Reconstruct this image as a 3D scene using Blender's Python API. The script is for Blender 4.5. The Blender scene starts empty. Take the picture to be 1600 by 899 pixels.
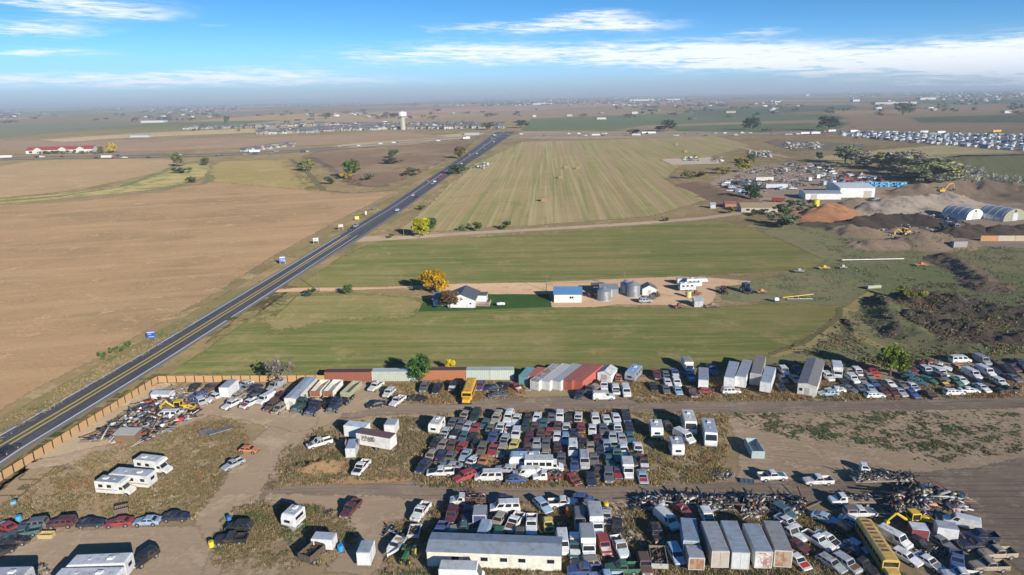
import bpy, math, random
import numpy as np
from mathutils import Vector, Matrix
random.seed(7); RNG = np.random.default_rng(11)
sc = bpy.context.scene
COL = sc.collection
rad = math.radians

# ---------------------------------------------------------------- camera
CAM_H, FPX = 70.0, 1066.67
PITCH, ROLL = math.atan(299.5 / FPX), rad(-1.1)
cam_d = bpy.data.cameras.new('camera'); cam_d.sensor_width = 36; cam_d.lens = 24
cam_d.clip_start = 1; cam_d.clip_end = 120000
cam = bpy.data.objects.new('camera', cam_d); COL.objects.link(cam)
CR = (Matrix.Rotation(math.pi / 2 - PITCH, 3, 'X') @ Matrix.Rotation(ROLL, 3, 'Z'))
cam.matrix_world = Matrix.Translation((0, 0, CAM_H)) @ CR.to_4x4()
sc.camera = cam
CRN = np.array(CR)

# ---------------------------------------------------------------- sun, sky, exposure
SUN_EL, SUN_AZ = rad(20.5), rad(-57)          # azimuth measured from +X
sdir = Vector((math.cos(SUN_AZ) * math.cos(SUN_EL), math.sin(SUN_AZ) * math.cos(SUN_EL), math.sin(SUN_EL)))
sun_d = bpy.data.lights.new('sun', 'SUN'); sun_d.energy = 5.0; sun_d.angle = rad(0.5); sun_d.color = (1, .93, .82)
sun = bpy.data.objects.new('sun', sun_d); COL.objects.link(sun)
sun.rotation_euler = sdir.to_track_quat('Z', 'Y').to_euler()
sc.view_settings.view_transform = 'Standard'; sc.view_settings.look = 'None'
sc.view_settings.exposure = 0.22; sc.view_settings.gamma = 1
sc.render.engine = 'CYCLES'
sc.cycles.max_bounces = 5; sc.cycles.diffuse_bounces = 2; sc.cycles.glossy_bounces = 2
sc.cycles.transparent_max_bounces = 10; sc.cycles.volume_bounces = 0
sc.cycles.use_denoising = True
SKY_STRENGTH = 0.12


def ray(px, py):
    return CRN @ np.array([(px - 800) / FPX, (449.5 - py) / FPX, -1.0])


def G(px, py, z=0.0):
    """ground point seen at a place of the photograph (plan position of what stands there)"""
    d = ray(px, py); t = (z - CAM_H) / d[2]
    return (float(d[0] * t), float(d[1] * t))


# ---------------------------------------------------------------- node helper
class NT:
    def __init__(s, tree):
        s.t = tree; s.N = tree.nodes; s.L = tree.links; s.N.clear()

    def n(s, kind, ins=None, **props):
        nd = s.N.new(kind)
        for k, v in props.items(): setattr(nd, k, v)
        for k, v in (ins or {}).items():
            if hasattr(v, 'is_output') or hasattr(v, 'links'): s.L.new(v, nd.inputs[k])
            else: nd.inputs[k].default_value = v
        return nd

    def m(s, op, a, b=0.0, c=None, clamp=False):
        ins = {0: a, 1: b}
        if c is not None: ins[2] = c
        return s.n('ShaderNodeMath', ins, operation=op, use_clamp=clamp).outputs[0]

    def noise(s, vec, scale, detail=3, rough=.55, dist=0.0):
        return s.n('ShaderNodeTexNoise', {'Vector': vec, 'Scale': scale, 'Detail': detail, 'Roughness': rough, 'Distortion': dist}).outputs[0]

    def mapv(s, vec, scale=(1, 1, 1), rot=0.0, loc=(0, 0, 0)):
        return s.n('ShaderNodeMapping', {'Vector': vec, 'Scale': scale, 'Rotation': (0, 0, rot), 'Location': loc}).outputs[0]

    def ramp(s, fac, stops, interp='LINEAR'):
        r = s.n('ShaderNodeValToRGB', {'Fac': fac}); cr = r.color_ramp; cr.interpolation = interp
        while len(cr.elements) < len(stops): cr.elements.new(.5)
        for e, (p, c) in zip(cr.elements, stops):
            e.position = p
            e.color = (c, c, c, 1) if isinstance(c, (int, float)) else (*c, 1)
        return r.outputs[0]

    def mix(s, f, a, b, mode='MIX'):
        nd = s.n('ShaderNodeMix', data_type='RGBA', blend_type=mode)
        for i, v in ((0, f), (6, a), (7, b)):
            if hasattr(v, 'links'): s.L.new(v, nd.inputs[i])
            else: nd.inputs[i].default_value = v if isinstance(v, (int, float)) else (*v[:3], 1)
        return nd.outputs[2]

    def sstep(s, v, lo, hi):
        return s.n('ShaderNodeMapRange', {0: v, 1: lo, 2: hi, 3: 0.0, 4: 1.0}, interpolation_type='SMOOTHSTEP').outputs[0]


# world: physical sky for the light, with thin clouds laid on the sky directions
w = bpy.data.worlds.new('World'); sc.world = w; w.use_nodes = True
T = NT(w.node_tree)
tc = T.n('ShaderNodeTexCoord').outputs['Generated']
sx = T.n('ShaderNodeSeparateXYZ', {0: tc}).outputs
zc = T.m('MAXIMUM', sx[2], 0.0)
# the low sky is sampled a little higher up (clear dry autumn air), the last degree keeps its dusty band
zlift = T.m('ADD', T.m('MULTIPLY', zc, 1.7), 0.03)
vec = T.n('ShaderNodeCombineXYZ', {0: sx[0], 1: sx[1], 2: zlift}).outputs[0]
vec = T.n('ShaderNodeVectorMath', {0: vec}, operation='NORMALIZE').outputs[0]
sky = T.n('ShaderNodeTexSky', {'Vector': vec}, sky_type='NISHITA', sun_disc=False, sun_elevation=SUN_EL,
          sun_rotation=rad(147), altitude=1500, air_density=1.0, dust_density=0.25, ozone_density=3.0).outputs[0]
hsv = T.n('ShaderNodeHueSaturation', {'Hue': .5, 'Saturation': 1.26, 'Value': 1.12, 'Fac': 1.0, 'Color': sky}).outputs[0]
el = T.m('MULTIPLY', T.m('ARCSINE', sx[2]), 57.2958)
az = T.m('MULTIPLY', T.m('ARCTAN2', sx[0], sx[1]), 57.2958)
nv = T.n('ShaderNodeCombineXYZ', {0: T.m('MULTIPLY', az, .16), 1: T.m('MULTIPLY', el, 1.1), 2: 0.0}).outputs[0]
n1 = T.noise(nv, 1.5, 7, .62, .3)
nv2 = T.n('ShaderNodeCombineXYZ', {0: T.m('ADD', T.m('MULTIPLY', az, .3), T.m('MULTIPLY', el, .9)), 1: T.m('MULTIPLY', el, 3.4), 2: 3.0}).outputs[0]
n2 = T.noise(nv2, 1.2, 6, .65, .5)
eld = T.m('ADD', el, T.m('MULTIPLY', T.m('SUBTRACT', n1, .5), .9))
azd = T.m('ADD', az, T.m('MULTIPLY', T.m('SUBTRACT', n2, .5), 6.0))
CLOUDS = [(90, 4, 130, 7, .9), (200, 22, 60, 7, 1), (60, 45, 70, 10, 1), (70, 82, 70, 5, 1), (90, 126, 130, 8, .9), (235, 129, 40, 6, .6),
          (390, 120, 120, 11, 1.0), (560, 128, 150, 6, .5), (760, 84, 180, 15, 1.15), (820, 42, 120, 7, 1), (985, 40, 65, 8, 1.1), (925, 24, 60, 7, 1),
          (1060, 84, 110, 14, 1), (1160, 86, 150, 15, 1.1), (1310, 98, 130, 9, 1.0), (1510, 94, 180, 18, 1.2), (1680, 92, 150, 26, 1.1), (1195, 50, 40, 5, .6),
          (880, 130, 200, 5, .32), (180, 150, 60, 4, .4), (1300, 134, 200, 4, .2), (340, 40, 30, 4, .35), (450, 153, 140, 4, .35)]
tot = None
for px, py, a, b, s_ in CLOUDS:
    d = ray(px, py); d = d / np.linalg.norm(d)
    a0 = math.degrees(math.atan2(d[0], d[1])); e0 = math.degrees(math.asin(d[2]))
    ka = FPX * math.pi / 180
    qa = T.m('MULTIPLY', T.m('SUBTRACT', azd, a0), ka / a)
    qe = T.m('MULTIPLY', T.m('SUBTRACT', T.m('ADD', eld, T.m('MULTIPLY', T.m('SUBTRACT', az, a0), -.0)), e0), ka / b)
    g = T.m('MULTIPLY', T.m('EXPONENT', T.m('MULTIPLY', T.m('ADD', T.m('MULTIPLY', qa, qa), T.m('MULTIPLY', qe, qe)), -.8)), s_)
    tot = g if tot is None else T.m('ADD', tot, g)
n3 = T.noise(T.n('ShaderNodeCombineXYZ', {0: T.m('ADD', T.m('MULTIPLY', az, .34), T.m('MULTIPLY', el, .5)), 1: T.m('MULTIPLY', el, 2.6), 2: 8.0}).outputs[0], 1.0, 7, .6, .9)
brk = T.sstep(T.m('ADD', T.m('MULTIPLY', n2, .6), T.m('MULTIPLY', n3, .4)), .3, .68)
dens = T.m('MULTIPLY', tot, T.m('ADD', .14, T.m('MULTIPLY', brk, 1.12)))
cov = T.sstep(dens, .08, 1.12)
hazef = T.sstep(el, 2.6, -.1)
ccol = T.mix(hazef, (7.0, 7.4, 8.0), (4.0, 4.6, 5.6))
skyc = T.mix(T.m('MULTIPLY', T.sstep(el, 4.6, .4), .72), hsv, (2.3, 3.6, 5.3))
skyc = T.mix(T.m('MULTIPLY', T.sstep(el, 1.9, -.3), .95), skyc, (2.65, 3.2, 4.15))
allsky = T.mix(T.m('MULTIPLY', cov, .93), skyc, ccol)
SKY_NODE = T.n('ShaderNodeBackground', {'Color': allsky, 'Strength': SKY_STRENGTH})
T.n('ShaderNodeOutputWorld', {0: SKY_NODE.outputs[0]})


# ---------------------------------------------------------------- object helpers
def tag(o, label=None, cat=None, group=None, kind=None):
    if label: o['label'] = label
    if cat: o['category'] = cat
    if group: o['group'] = group
    if kind: o['kind'] = kind
    return o


def mk(name, me, parent=None, loc=None, rz=None, col=None):
    o = bpy.data.objects.new(name, me); COL.objects.link(o)
    if parent: o.parent = parent
    if loc: o.location = loc
    if rz is not None: o.rotation_euler[2] = rz
    if col: o.color = (*col, 1)
    return o


def empty(name, x, y, rz=0, z=0):
    o = mk(name, None, None, (x, y, z), rz); o.empty_display_size = .3
    return o


class MB:
    """mesh collector"""
    def __init__(s): s.v = []; s.f = []; s.m = []

    def add(s, vs, fs, m=0):
        b = len(s.v); s.v += [tuple(p) for p in vs]
        s.f += [tuple(b + i for i in f) for f in fs]; s.m += [m] * len(fs); return s

    def box(s, x0, x1, y0, y1, z0, z1, m=0, c=0.0):
        """box, optionally with its upper edges chamfered by c"""
        if c <= 0:
            vs = [(x, y, z) for z in (z0, z1) for x, y in ((x0, y0), (x1, y0), (x1, y1), (x0, y1))]
            return s.add(vs, [(0, 3, 2, 1), (4, 5, 6, 7), (0, 1, 5, 4), (1, 2, 6, 5), (2, 3, 7, 6), (3, 0, 4, 7)], m)
        vs = [(x, y, z) for z, k in ((z0, 0), (z1 - c, 0), (z1, c)) for x, y in ((x0 + k, y0 + k), (x1 - k, y0 + k), (x1 - k, y1 - k), (x0 + k, y1 - k))]
        fs = [(0, 3, 2, 1), (8, 9, 10, 11)]
        for l in (0, 4):
            for i in range(4): fs.append((l + i, l + (i + 1) % 4, l + 4 + (i + 1) % 4, l + 4 + i))
        return s.add(vs, fs, m)

    def quad(s, a, b, c, d, m=0): return s.add([a, b, c, d], [(0, 1, 2, 3)], m)

    def slab(s, pts, t, m=0):
        """flat polygon (3-D points) given a thickness t along its normal"""
        P = [Vector(p) for p in pts]; n = (P[1] - P[0]).cross(P[2] - P[0]).normalized() * t
        k = len(P); vs = P + [p - n for p in P]
        fs = [tuple(range(k)), tuple(range(2 * k - 1, k - 1, -1))] + [(i, k + i, k + (i + 1) % k, (i + 1) % k) for i in range(k)]
        return s.add(vs, fs, m)

    def cyl(s, p0, p1, r0, r1=None, n=10, m=0, cap=True):
        r1 = r0 if r1 is None else r1
        p0, p1 = Vector(p0), Vector(p1); ax = (p1 - p0).normalized()
        u = ax.orthogonal().normalized(); w_ = ax.cross(u)
        vs = []
        for p, r in ((p0, r0), (p1, r1)):
            vs += [p + (u * math.cos(t) + w_ * math.sin(t)) * r for t in [2 * math.pi * i / n for i in range(n)]]
        fs = [(i, (i + 1) % n, n + (i + 1) % n, n + i) for i in range(n)]
        if cap: fs += [tuple(range(n - 1, -1, -1)), tuple(range(n, 2 * n))]
        return s.add(vs, fs, m)

    def loft(s, rings, m=0, cap=True):
        k = len(rings[0]); vs = [p for r in rings for p in r]; fs = []
        for j in range(len(rings) - 1):
            for i in range(k): fs.append((j * k + i, (j + 1) * k + i, (j + 1) * k + (i + 1) % k, j * k + (i + 1) % k))
        if cap: fs += [tuple(range(k)), tuple(range(len(rings) * k - 1, (len(rings) - 1) * k - 1, -1))]
        return s.add(vs, fs, m)

    def lathe(s, prof, n=16, cx=0, cy=0, m=0):
        rings = [[(cx + r * math.cos(2 * math.pi * i / n), cy + r * math.sin(2 * math.pi * i / n), z) for i in range(n)] for r, z in prof]
        return s.loft([list(reversed(r)) for r in rings], m)

    def mesh(s, name, mats, smooth=False):
        me = bpy.data.meshes.new(name); me.from_pydata(s.v, [], s.f)
        for x in (mats if isinstance(mats, (list, tuple)) else [mats]): me.materials.append(x)
        me.polygons.foreach_set('material_index', s.m)
        if smooth: me.polygons.foreach_set('use_smooth', [True] * len(s.f))
        me.update(); return me

    def build(s, name, mats, parent=None, smooth=False, col=None):
        return mk(name, s.mesh(name, mats, smooth), parent, col=col)


def np_mesh(name, V, Fq, mat, attrs=None, colors=None, smooth=False):
    """V (n,3), Fq (m,3 or 4) -> mesh, fast"""
    me = bpy.data.meshes.new(name); k = Fq.shape[1]
    me.vertices.add(len(V)); me.vertices.foreach_set('co', V.astype(np.float32).ravel())
    me.loops.add(Fq.size); me.loops.foreach_set('vertex_index', Fq.astype(np.int32).ravel())
    me.polygons.add(len(Fq)); me.polygons.foreach_set('loop_start', np.arange(0, Fq.size, k, dtype=np.int32))
    me.polygons.foreach_set('loop_total', np.full(len(Fq), k, dtype=np.int32))
    me.update(calc_edges=True)
    for an, av in (attrs or {}).items():
        at = me.attributes.new(an, 'FLOAT', 'POINT'); at.data.foreach_set('value', av.astype(np.float32))
    if colors is not None:
        at = me.attributes.new('tint', 'FLOAT_COLOR', 'POINT')
        at.data.foreach_set('color', np.c_[colors, np.ones(len(colors))].astype(np.float32).ravel())
    if mat: me.materials.append(mat)
    if smooth: me.polygons.foreach_set('use_smooth', [True] * len(Fq))
    return me


def poly_sd(P, poly):
    """signed distance (inside positive) of points P to polygon"""
    poly = np.array(poly); A = poly; B = np.roll(poly, -1, 0)
    best = np.full(len(P), 1e18); inside = np.zeros(len(P), bool)
    for a, b in zip(A, B):
        ab = b - a; L = ab @ ab
        if L < 1e-12: continue
        t = np.clip(((P - a) @ ab) / L, 0, 1)
        d = P - (a + t[:, None] * ab); best = np.minimum(best, (d ** 2).sum(1))
        c = ((a[1] > P[:, 1]) != (b[1] > P[:, 1]))
        with np.errstate(divide='ignore', invalid='ignore'):
            xx = (b[0] - a[0]) * (P[:, 1] - a[1]) / (b[1] - a[1]) + a[0]
        inside ^= c & (P[:, 0] < xx)
    return np.sqrt(best) * np.where(inside, 1, -1)


def line_sd(P, line, wid):
    """distance to a polyline, minus its half width (inside positive)"""
    line = np.array(line, float); wid = np.atleast_1d(np.array(wid, float))
    if len(wid) == 1: wid = np.repeat(wid, len(line))
    best = np.full(len(P), -1e9)
    for i in range(len(line) - 1):
        a, b = line[i], line[i + 1]; ab = b - a; L = max(ab @ ab, 1e-9)
        t = np.clip(((P - a) @ ab) / L, 0, 1)
        d = np.sqrt(((P - (a + t[:, None] * ab)) ** 2).sum(1))
        best = np.maximum(best, wid[i] * (1 - t) + wid[i + 1] * t - d)
    return best


def gp(pts): return [G(*p[:2]) for p in pts]

# ================================================================ ground materials
def gmat(name, a, b, c, size=1.0, streak=None, fine=.35, edge=None, extra=None, rough=.95, cov=.5):
    """soil / grass: three colours mixed by noise at three sizes; streak=(angle, stretch, width m, colour, amount);
    edge=noise amplitude in metres for the ragged fade of a sheet's border"""
    m = bpy.data.materials.new(name); m.use_nodes = True; T = NT(m.node_tree)
    P = T.n('ShaderNodeNewGeometry').outputs['Position']
    big = T.noise(P, .022 / size, 4, .6); mid = T.noise(P, .16 / size, 5, .65, .4); sm = T.noise(P, 1.1 / size, 4, .7)
    col = T.mix(T.sstep(T.m('ADD', big, T.m('MULTIPLY', T.m('SUBTRACT', mid, .5), .5)), .42, .6), a, b)
    col = T.mix(T.sstep(T.m('ADD', mid, T.m('MULTIPLY', T.m('SUBTRACT', sm, .5), .55)), cov, cov + .16), col, c)
    if streak:
        for (ang, st, wd, sc_, amt) in (streak if isinstance(streak, list) else [streak]):
            v = T.mapv(P, (1 / (wd * st), 1 / wd, 1), -rad(ang)) if False else T.n('ShaderNodeVectorRotate', {'Vector': P, 'Angle': -rad(ang)}, rotation_type='Z_AXIS').outputs[0]
            v = T.n('ShaderNodeVectorMath', {0: v, 1: (1 / (wd * st), 1 / wd, 0)}, operation='MULTIPLY').outputs[0]
            f = T.m('MULTIPLY', T.sstep(T.noise(v, 1.0, 3, .6, .25), .47, .63), amt)
            col = T.mix(f, col, sc_)
    if extra: col = extra(T, P, col, mid, sm)
    fn = T.noise(P, 4.5 / max(size, 1) if size < 3 else 1.5 / size, 3, .7)
    v = T.m('ADD', 1 - fine, T.m('MULTIPLY', T.m('ADD', T.m('MULTIPLY', fn, .6), T.m('MULTIPLY', sm, .4)), 2 * fine))
    col = T.n('ShaderNodeVectorMath', {0: col, 3: v}, operation='SCALE').outputs[0]
    bs = T.n('ShaderNodeBsdfDiffuse', {'Color': col, 'Roughness': 1.0}).outputs[0]
    if size < 1.6:
        bmp = T.n('ShaderNodeBump', {'Strength': .55, 'Distance': .12, 'Height': T.m('ADD', T.m('MULTIPLY', sm, .7), T.m('MULTIPLY', fn, .5))})
        T.L.new(bmp.outputs[0], bs.node.inputs['Normal'])
    if edge is not None:
        sd = T.n('ShaderNodeAttribute', attribute_name='sd').outputs['Fac']
        ee = T.m('ADD', sd, T.m('MULTIPLY', T.m('SUBTRACT', T.m('ADD', T.m('MULTIPLY', mid, .55), T.m('MULTIPLY', sm, .45)), .5), edge * 4))
        al = T.sstep(ee, -edge * .18, edge * .3)
        bs = T.n('ShaderNodeMixShader', {0: al, 1: T.n('ShaderNodeBsdfTransparent').outputs[0], 2: bs}).outputs[0]
    T.n('ShaderNodeOutputMaterial', {0: bs})
    return m


def sheet(name, mat, z, poly=None, line=None, wid=None, cell=None, edge=1.0, margin=None, kind='structure', label=None):
    """flat sheet of one kind of ground; stores the signed distance to its border for a ragged edge"""
    pts = np.array(poly if poly is not None else line, float)
    mw = 0 if wid is None else float(np.max(wid))
    mg = (margin if margin is not None else edge * 2.2)
    lo = pts.min(0) - mw - mg; hi = pts.max(0) + mw + mg
    if cell is None: cell = max(hi - lo) / 130
    nx, ny = [int(math.ceil((hi[i] - lo[i]) / cell)) + 1 for i in (0, 1)]
    X, Y = np.meshgrid(lo[0] + np.arange(nx) * cell, lo[1] + np.arange(ny) * cell)
    P = np.c_[X.ravel(), Y.ravel()]
    sd = poly_sd(P, poly) if poly is not None else line_sd(P, line, wid)
    keep = (sd > -mg - cell).reshape(ny, nx)
    kc = keep[:-1, :-1] | keep[1:, :-1] | keep[:-1, 1:] | keep[1:, 1:]
    iy, ix = np.nonzero(kc); i0 = iy * nx + ix
    F = np.c_[i0, i0 + 1, i0 + nx + 1, i0 + nx]
    used, inv = np.unique(F, return_inverse=True); F = inv.reshape(F.shape)
    V = np.c_[P[used], np.full(len(used), z)]
    o = mk(name, np_mesh(name, V, F, mat, {'sd': sd[used]})); o['kind'] = kind
    if label: o['label'] = label
    return o


def flat(name, mat, z, pts, kind='structure'):
    mb = MB(); mb.add([(*p, z) for p in pts], [tuple(range(len(pts)))])
    o = mb.build(name, mat); o['kind'] = kind
    if o.data.polygons[0].normal.z < 0: o.data.flip_normals()
    return o


# base: one sheet to the horizon ------------------------------------------------
def base_extra(T, P, col, mid, sm):
    # far away the land is a patchwork of crops kilometres across
    fv = T.n('ShaderNodeTexVoronoi', {'Vector': T.n('ShaderNodeVectorMath', {0: P, 1: (1 / 900, 1 / 1500, 0)}, operation='MULTIPLY').outputs[0], 'Scale': 1.0, 'Randomness': .8}, distance='CHEBYCHEV').outputs['Color']
    r = T.n('ShaderNodeSeparateColor', {0: fv}).outputs[0]
    pc = T.ramp(r, [(0, (.16, .12, .075)), (.25, (.2, .15, .1)), (.4, (.09, .11, .05)), (.6, (.14, .12, .07)), (.8, (.24, .17, .1)), (1, (.07, .1, .05))], 'CONSTANT')
    d = T.n('ShaderNodeSeparateXYZ', {0: P}).outputs[1]
    return T.mix(T.sstep(d, 1500, 2400), col, pc)


M_base = gmat('dry_grassland', (.19, .14, .075), (.14, .11, .06), (.24, .19, .11), 2.5, extra=base_extra)
gb = MB(); xs = [-60000, -20000, -6000, -2000, -600, 0, 600, 2000, 6000, 20000, 60000]; ys = [-3000, -500, 0, 300, 800, 2000, 5000, 12000, 30000, 90000]
gb.add([(x, y, -.06) for y in ys for x in xs], [(j * 11 + i, j * 11 + i + 1, j * 11 + i + 12, j * 11 + i + 11) for j in range(9) for i in range(10)])
tag(gb.build('ground', M_base), kind='structure')

# fields ------------------------------------------------------------------------
M_plow = gmat('plowed_soil', (.26, .172, .098), (.205, .14, .08), (.32, .218, .13), 1.5, streak=[(12, 18, .8, (.21, .145, .08), .4), (12, 10, 12, (.31, .22, .125), .4)], fine=.5, edge=2.0, cov=.54)
M_plow2 = gmat('plowed_soil_far', (.27, .19, .11), (.23, .17, .095), (.31, .225, .13), 4, streak=(4, 12, 5, (.24, .17, .1), .5), fine=.2)
M_oldst = gmat('olive_stubble', (.25, .19, .085), (.21, .17, .07), (.28, .21, .11), 4, streak=(4, 12, 8, (.19, .16, .07), .5), fine=.2, edge=12)
M_hayst = gmat('cut_hay', (.215, .18, .085), (.25, .195, .105), (.17, .16, .065), 3, streak=[(86.5, 90, 4.4, (.125, .14, .045), .6), (87, 110, 2.8, (.31, .255, .15), .6), (86, 60, 11, (.25, .17, .11), .5)], fine=.3, edge=5)
M_green = gmat('green_hay', (.10, .118, .034), (.16, .142, .056), (.20, .165, .078), 2.2, streak=[(-2, 16, 2.6, (.195, .17, .078), .6), (-2, 26, 7.0, (.075, .10, .03), .7), (-1, 12, 1.0, (.2, .17, .09), .45), (-4, 9, 16, (.155, .14, .055), .5)], fine=.42, edge=2.2, cov=.55)
M_lawn = gmat('watered_lawn', (.026, .062, .018), (.036, .075, .022), (.045, .065, .025), 1, fine=.35, edge=.7)
M_drive = gmat('pinkish_gravel', (.40, .27, .175), (.44, .31, .20), (.34, .225, .14), 1.2, fine=.2, edge=1.1)
M_verge = gmat('roadside_grass', (.15, .125, .06), (.24, .17, .09), (.085, .10, .035), 1, fine=.45, edge=1.2, cov=.5)
M_scrub = gmat('brown_scrub', (.15, .10, .07), (.20, .15, .095), (.11, .085, .055), 4, fine=.35, edge=12)
M_strip = gmat('dry_yellow_grass', (.30, .24, .11), (.21, .18, .085), (.13, .15, .05), 3, fine=.3, edge=8)

sheet('plowed_field', M_plow, -.03, gp([(-900, 1000), (-300, 820), (0, 641), (60, 606), (130, 571), (200, 532), (330, 462), (430, 398), (520, 349), (600, 308), (622, 299), (560, 300), (520, 303), (507, 292), (480, 275), (400, 272), (330, 280), (250, 300), (130, 314), (0, 322), (-600, 372)]), cell=3.2, edge=2.0)
sheet('stubble_field', M_oldst, .02, gp([(325, 262), (345, 252), (455, 249), (478, 268), (507, 290), (500, 300), (400, 290), (330, 285)]), edge=12)
sheet('far_plowed_field', M_plow2, .03, gp([(-900, 335), (0, 307), (70, 300), (150, 290), (215, 275), (262, 262), (272, 252), (180, 249), (60, 252), (0, 262), (-900, 300)]), edge=1)
sheet('grass_strip', M_strip, .05, gp([(-300, 322), (0, 311), (100, 303), (190, 290), (255, 268), (300, 254), (330, 258), (325, 275), (300, 285), (230, 298), (100, 311), (0, 319), (-300, 335)]), edge=8)
sheet('scrubland', M_scrub, .02, gp([(470, 245), (510, 262), (545, 290), (600, 292), (650, 272), (715, 240), (752, 212), (700, 222), (600, 229), (500, 236)]), edge=14)
sheet('cut_hay_field', M_hayst, .02, gp([(622, 358), (660, 330), (700, 290), (745, 255), (815, 222), (960, 218), (1120, 212), (1175, 228), (1130, 240), (1060, 262), (1040, 280), (1080, 300), (1110, 312), (1020, 338), (870, 350), (740, 358), (680, 362)]), edge=6)
sheet('green_field', M_green, -.03, gp([(446, 450), (500, 420), (560, 388), (600, 376), (680, 374), (870, 363), (1010, 352), (1130, 345), (1190, 362), (1250, 388), (1292, 408), (1270, 420), (1140, 428), (1000, 437), (850, 442), (700, 445), (560, 448)]), cell=2.5, edge=2.2)
sheet('green_field', M_green, -.028, gp([(262, 584), (330, 540), (400, 490), (452, 459), (540, 456), (680, 468), (860, 477), (1090, 482), (1200, 474), (1310, 470), (1322, 480), (1290, 510), (1215, 552), (1150, 572), (900, 583), (500, 588)]), cell=2, edge=2.2)
sheet('dry_grass_patch', gmat('dry_grass_patch', (.195, .163, .072), (.155, .145, .06), (.235, .18, .09), 1.8, streak=[(-2, 14, 2.6, (.125, .13, .045), .7), (-2, 20, 6, (.24, .185, .095), .5)], fine=.4, edge=7), -.02, gp([(400, 492), (440, 464), (520, 460), (640, 460), (670, 476), (640, 496), (540, 500), (470, 512), (420, 520)]), cell=1.6, edge=7)
sheet('lawn', M_lawn, .012, gp([(655, 487), (660, 474), (685, 459), (700, 455), (764, 460), (858, 460), (862, 480), (700, 486)]), cell=.7, edge=.7)
sheet('gravel_drive', M_drive, -.01, gp([(425, 454), (460, 450), (600, 449), (690, 444), (850, 441), (960, 436), (1060, 432), (1112, 434), (1180, 440), (1150, 446), (1118, 448), (1120, 462), (1112, 475), (1080, 478), (965, 476), (930, 480), (862, 481), (858, 461), (780, 461), (690, 454), (640, 450), (540, 454), (430, 457)]), cell=1.2, edge=1.1)
M_lane = gmat('gravel_lane', (.29, .225, .16), (.33, .25, .18), (.24, .19, .13), 1.5, fine=.25, edge=1.5)
sheet('gravel_lane', M_lane, -.012, line=gp([(560, 374), (640, 371), (740, 364), (870, 357), (1000, 349), (1100, 341), (1180, 330), (1240, 322)]), wid=[7, 4.5, 4, 4, 4, 4, 4, 5], cell=1.6, edge=1.5)

# highway --------------------------------------------------------------------------
CEN = [G(-60, 738), G(0, 700), G(120, 629.5), G(236, 560), G(340, 496), G(440, 434), G(545, 368), G(620, 322), G(691, 273), G(745, 238), G(790, 206)]
CEN = [(-112.5, 60), (-111, 100)] + [(x, y) for x, y in CEN[1:]]
CEN = [np.array(p) for p in CEN]


def offs(line, o0):
    """offset polyline to the right (+) of its running direction"""
    out = []
    for i, p in enumerate(line):
        a = line[max(i - 1, 0)]; b = line[min(i + 1, len(line) - 1)]
        t = (b - a) / np.linalg.norm(b - a); n = np.array([t[1], -t[0]])
        out.append(p + n * (o0[i] if hasattr(o0, '__len__') else o0))
    return out


def ribbon(name, mat, z, line, o0, o1, kind='structure'):
    A = offs(line, o0); B = offs(line, o1); mb = MB(); k = len(line)
    zz = lambda p: z + max(0, (np.linalg.norm(p) - 300)) * 1e-5 * (z * 100)
    mb.add([(*p, zz(p)) for p in A] + [(*p, zz(p)) for p in B], [(i, k + i, k + i + 1, i + 1) for i in range(k - 1)])
    return tag(mb.build(name, mat), kind=kind)


def asphalt(name, base, worn):
    m = bpy.data.materials.new(name); m.use_nodes = True; T = NT(m.node_tree)
    P = T.n('ShaderNodeNewGeometry').outputs['Position']
    v = T.n('ShaderNodeVectorMath', {0: P, 1: (1.6, .02, 0)}, operation='MULTIPLY').outputs[0]
    f = T.m('ADD', T.m('MULTIPLY', T.noise(v, 1, 4, .6), .6), T.m('MULTIPLY', T.noise(P, .6, 5, .7), .4))
    col = T.mix(T.sstep(f, .4, .62), base, worn)
    b = T.n('ShaderNodeBsdfPrincipled', {'Base Color': col, 'Roughness': .85})
    T.n('ShaderNodeOutputMaterial', {0: b.outputs[0]}); return m


def plain(name, col, rough=.6, metal=0.0, var=.15, scale=1.0, emit=None):
    m = bpy.data.materials.new(name); m.use_nodes = True; T = NT(m.node_tree)
    P = T.n('ShaderNodeNewGeometry').outputs['Position']
    f = T.m('ADD', 1 - var, T.m('MULTIPLY', T.noise(P, scale, 4, .65), 2 * var))
    c = T.n('ShaderNodeVectorMath', {0: (*col,), 3: f}, operation='SCALE').outputs[0]
    b = T.n('ShaderNodeBsdfPrincipled', {'Base Color': c, 'Roughness': rough, 'Metallic': metal})
    T.n('ShaderNodeOutputMaterial', {0: b.outputs[0]}); return m


M_asph = asphalt('asphalt', (.082, .077, .084), (.14, .128, .13))
M_shld = asphalt('shoulder_asphalt', (.24, .205, .175), (.31, .26, .215))
M_med = asphalt('median_asphalt', (.13, .11, .1), (.17, .14, .125))
M_yel = plain('yellow_road_paint', (.8, .56, .07), .6, 0, .12, 2)
M_wht = plain('white_road_paint', (.75, .75, .72), .6, 0, .1, 2)
kk = len(CEN)
wR = [6.4, 6.4, 6.4, 6.3, 6.3, 6.3, 6.4, 9.5, 9.0, 9.0, 14, 22]; wL = [-6.0] * 8 + [-6.5, -8, -13, -21]
wR = wR[:kk]; wL = wL[:kk]
sheet('roadside_verge', M_verge, -.02, line=CEN, wid=[13, 13, 12.5, 12, 12, 12, 12, 13, 14, 15, 22, 32][:kk], cell=2.5, edge=1.2)
ribbon('road_shoulder', M_shld, .0, CEN, wL, wR)
eR = [4.75] * 6 + [4.9, 7.2, 7, 7.5, 12, 20]; eL = [-4.75] * 8 + [-5, -6.5, -11, -18]
ribbon('highway', M_asph, .012, CEN, eL[:kk], eR[:kk])
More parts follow.
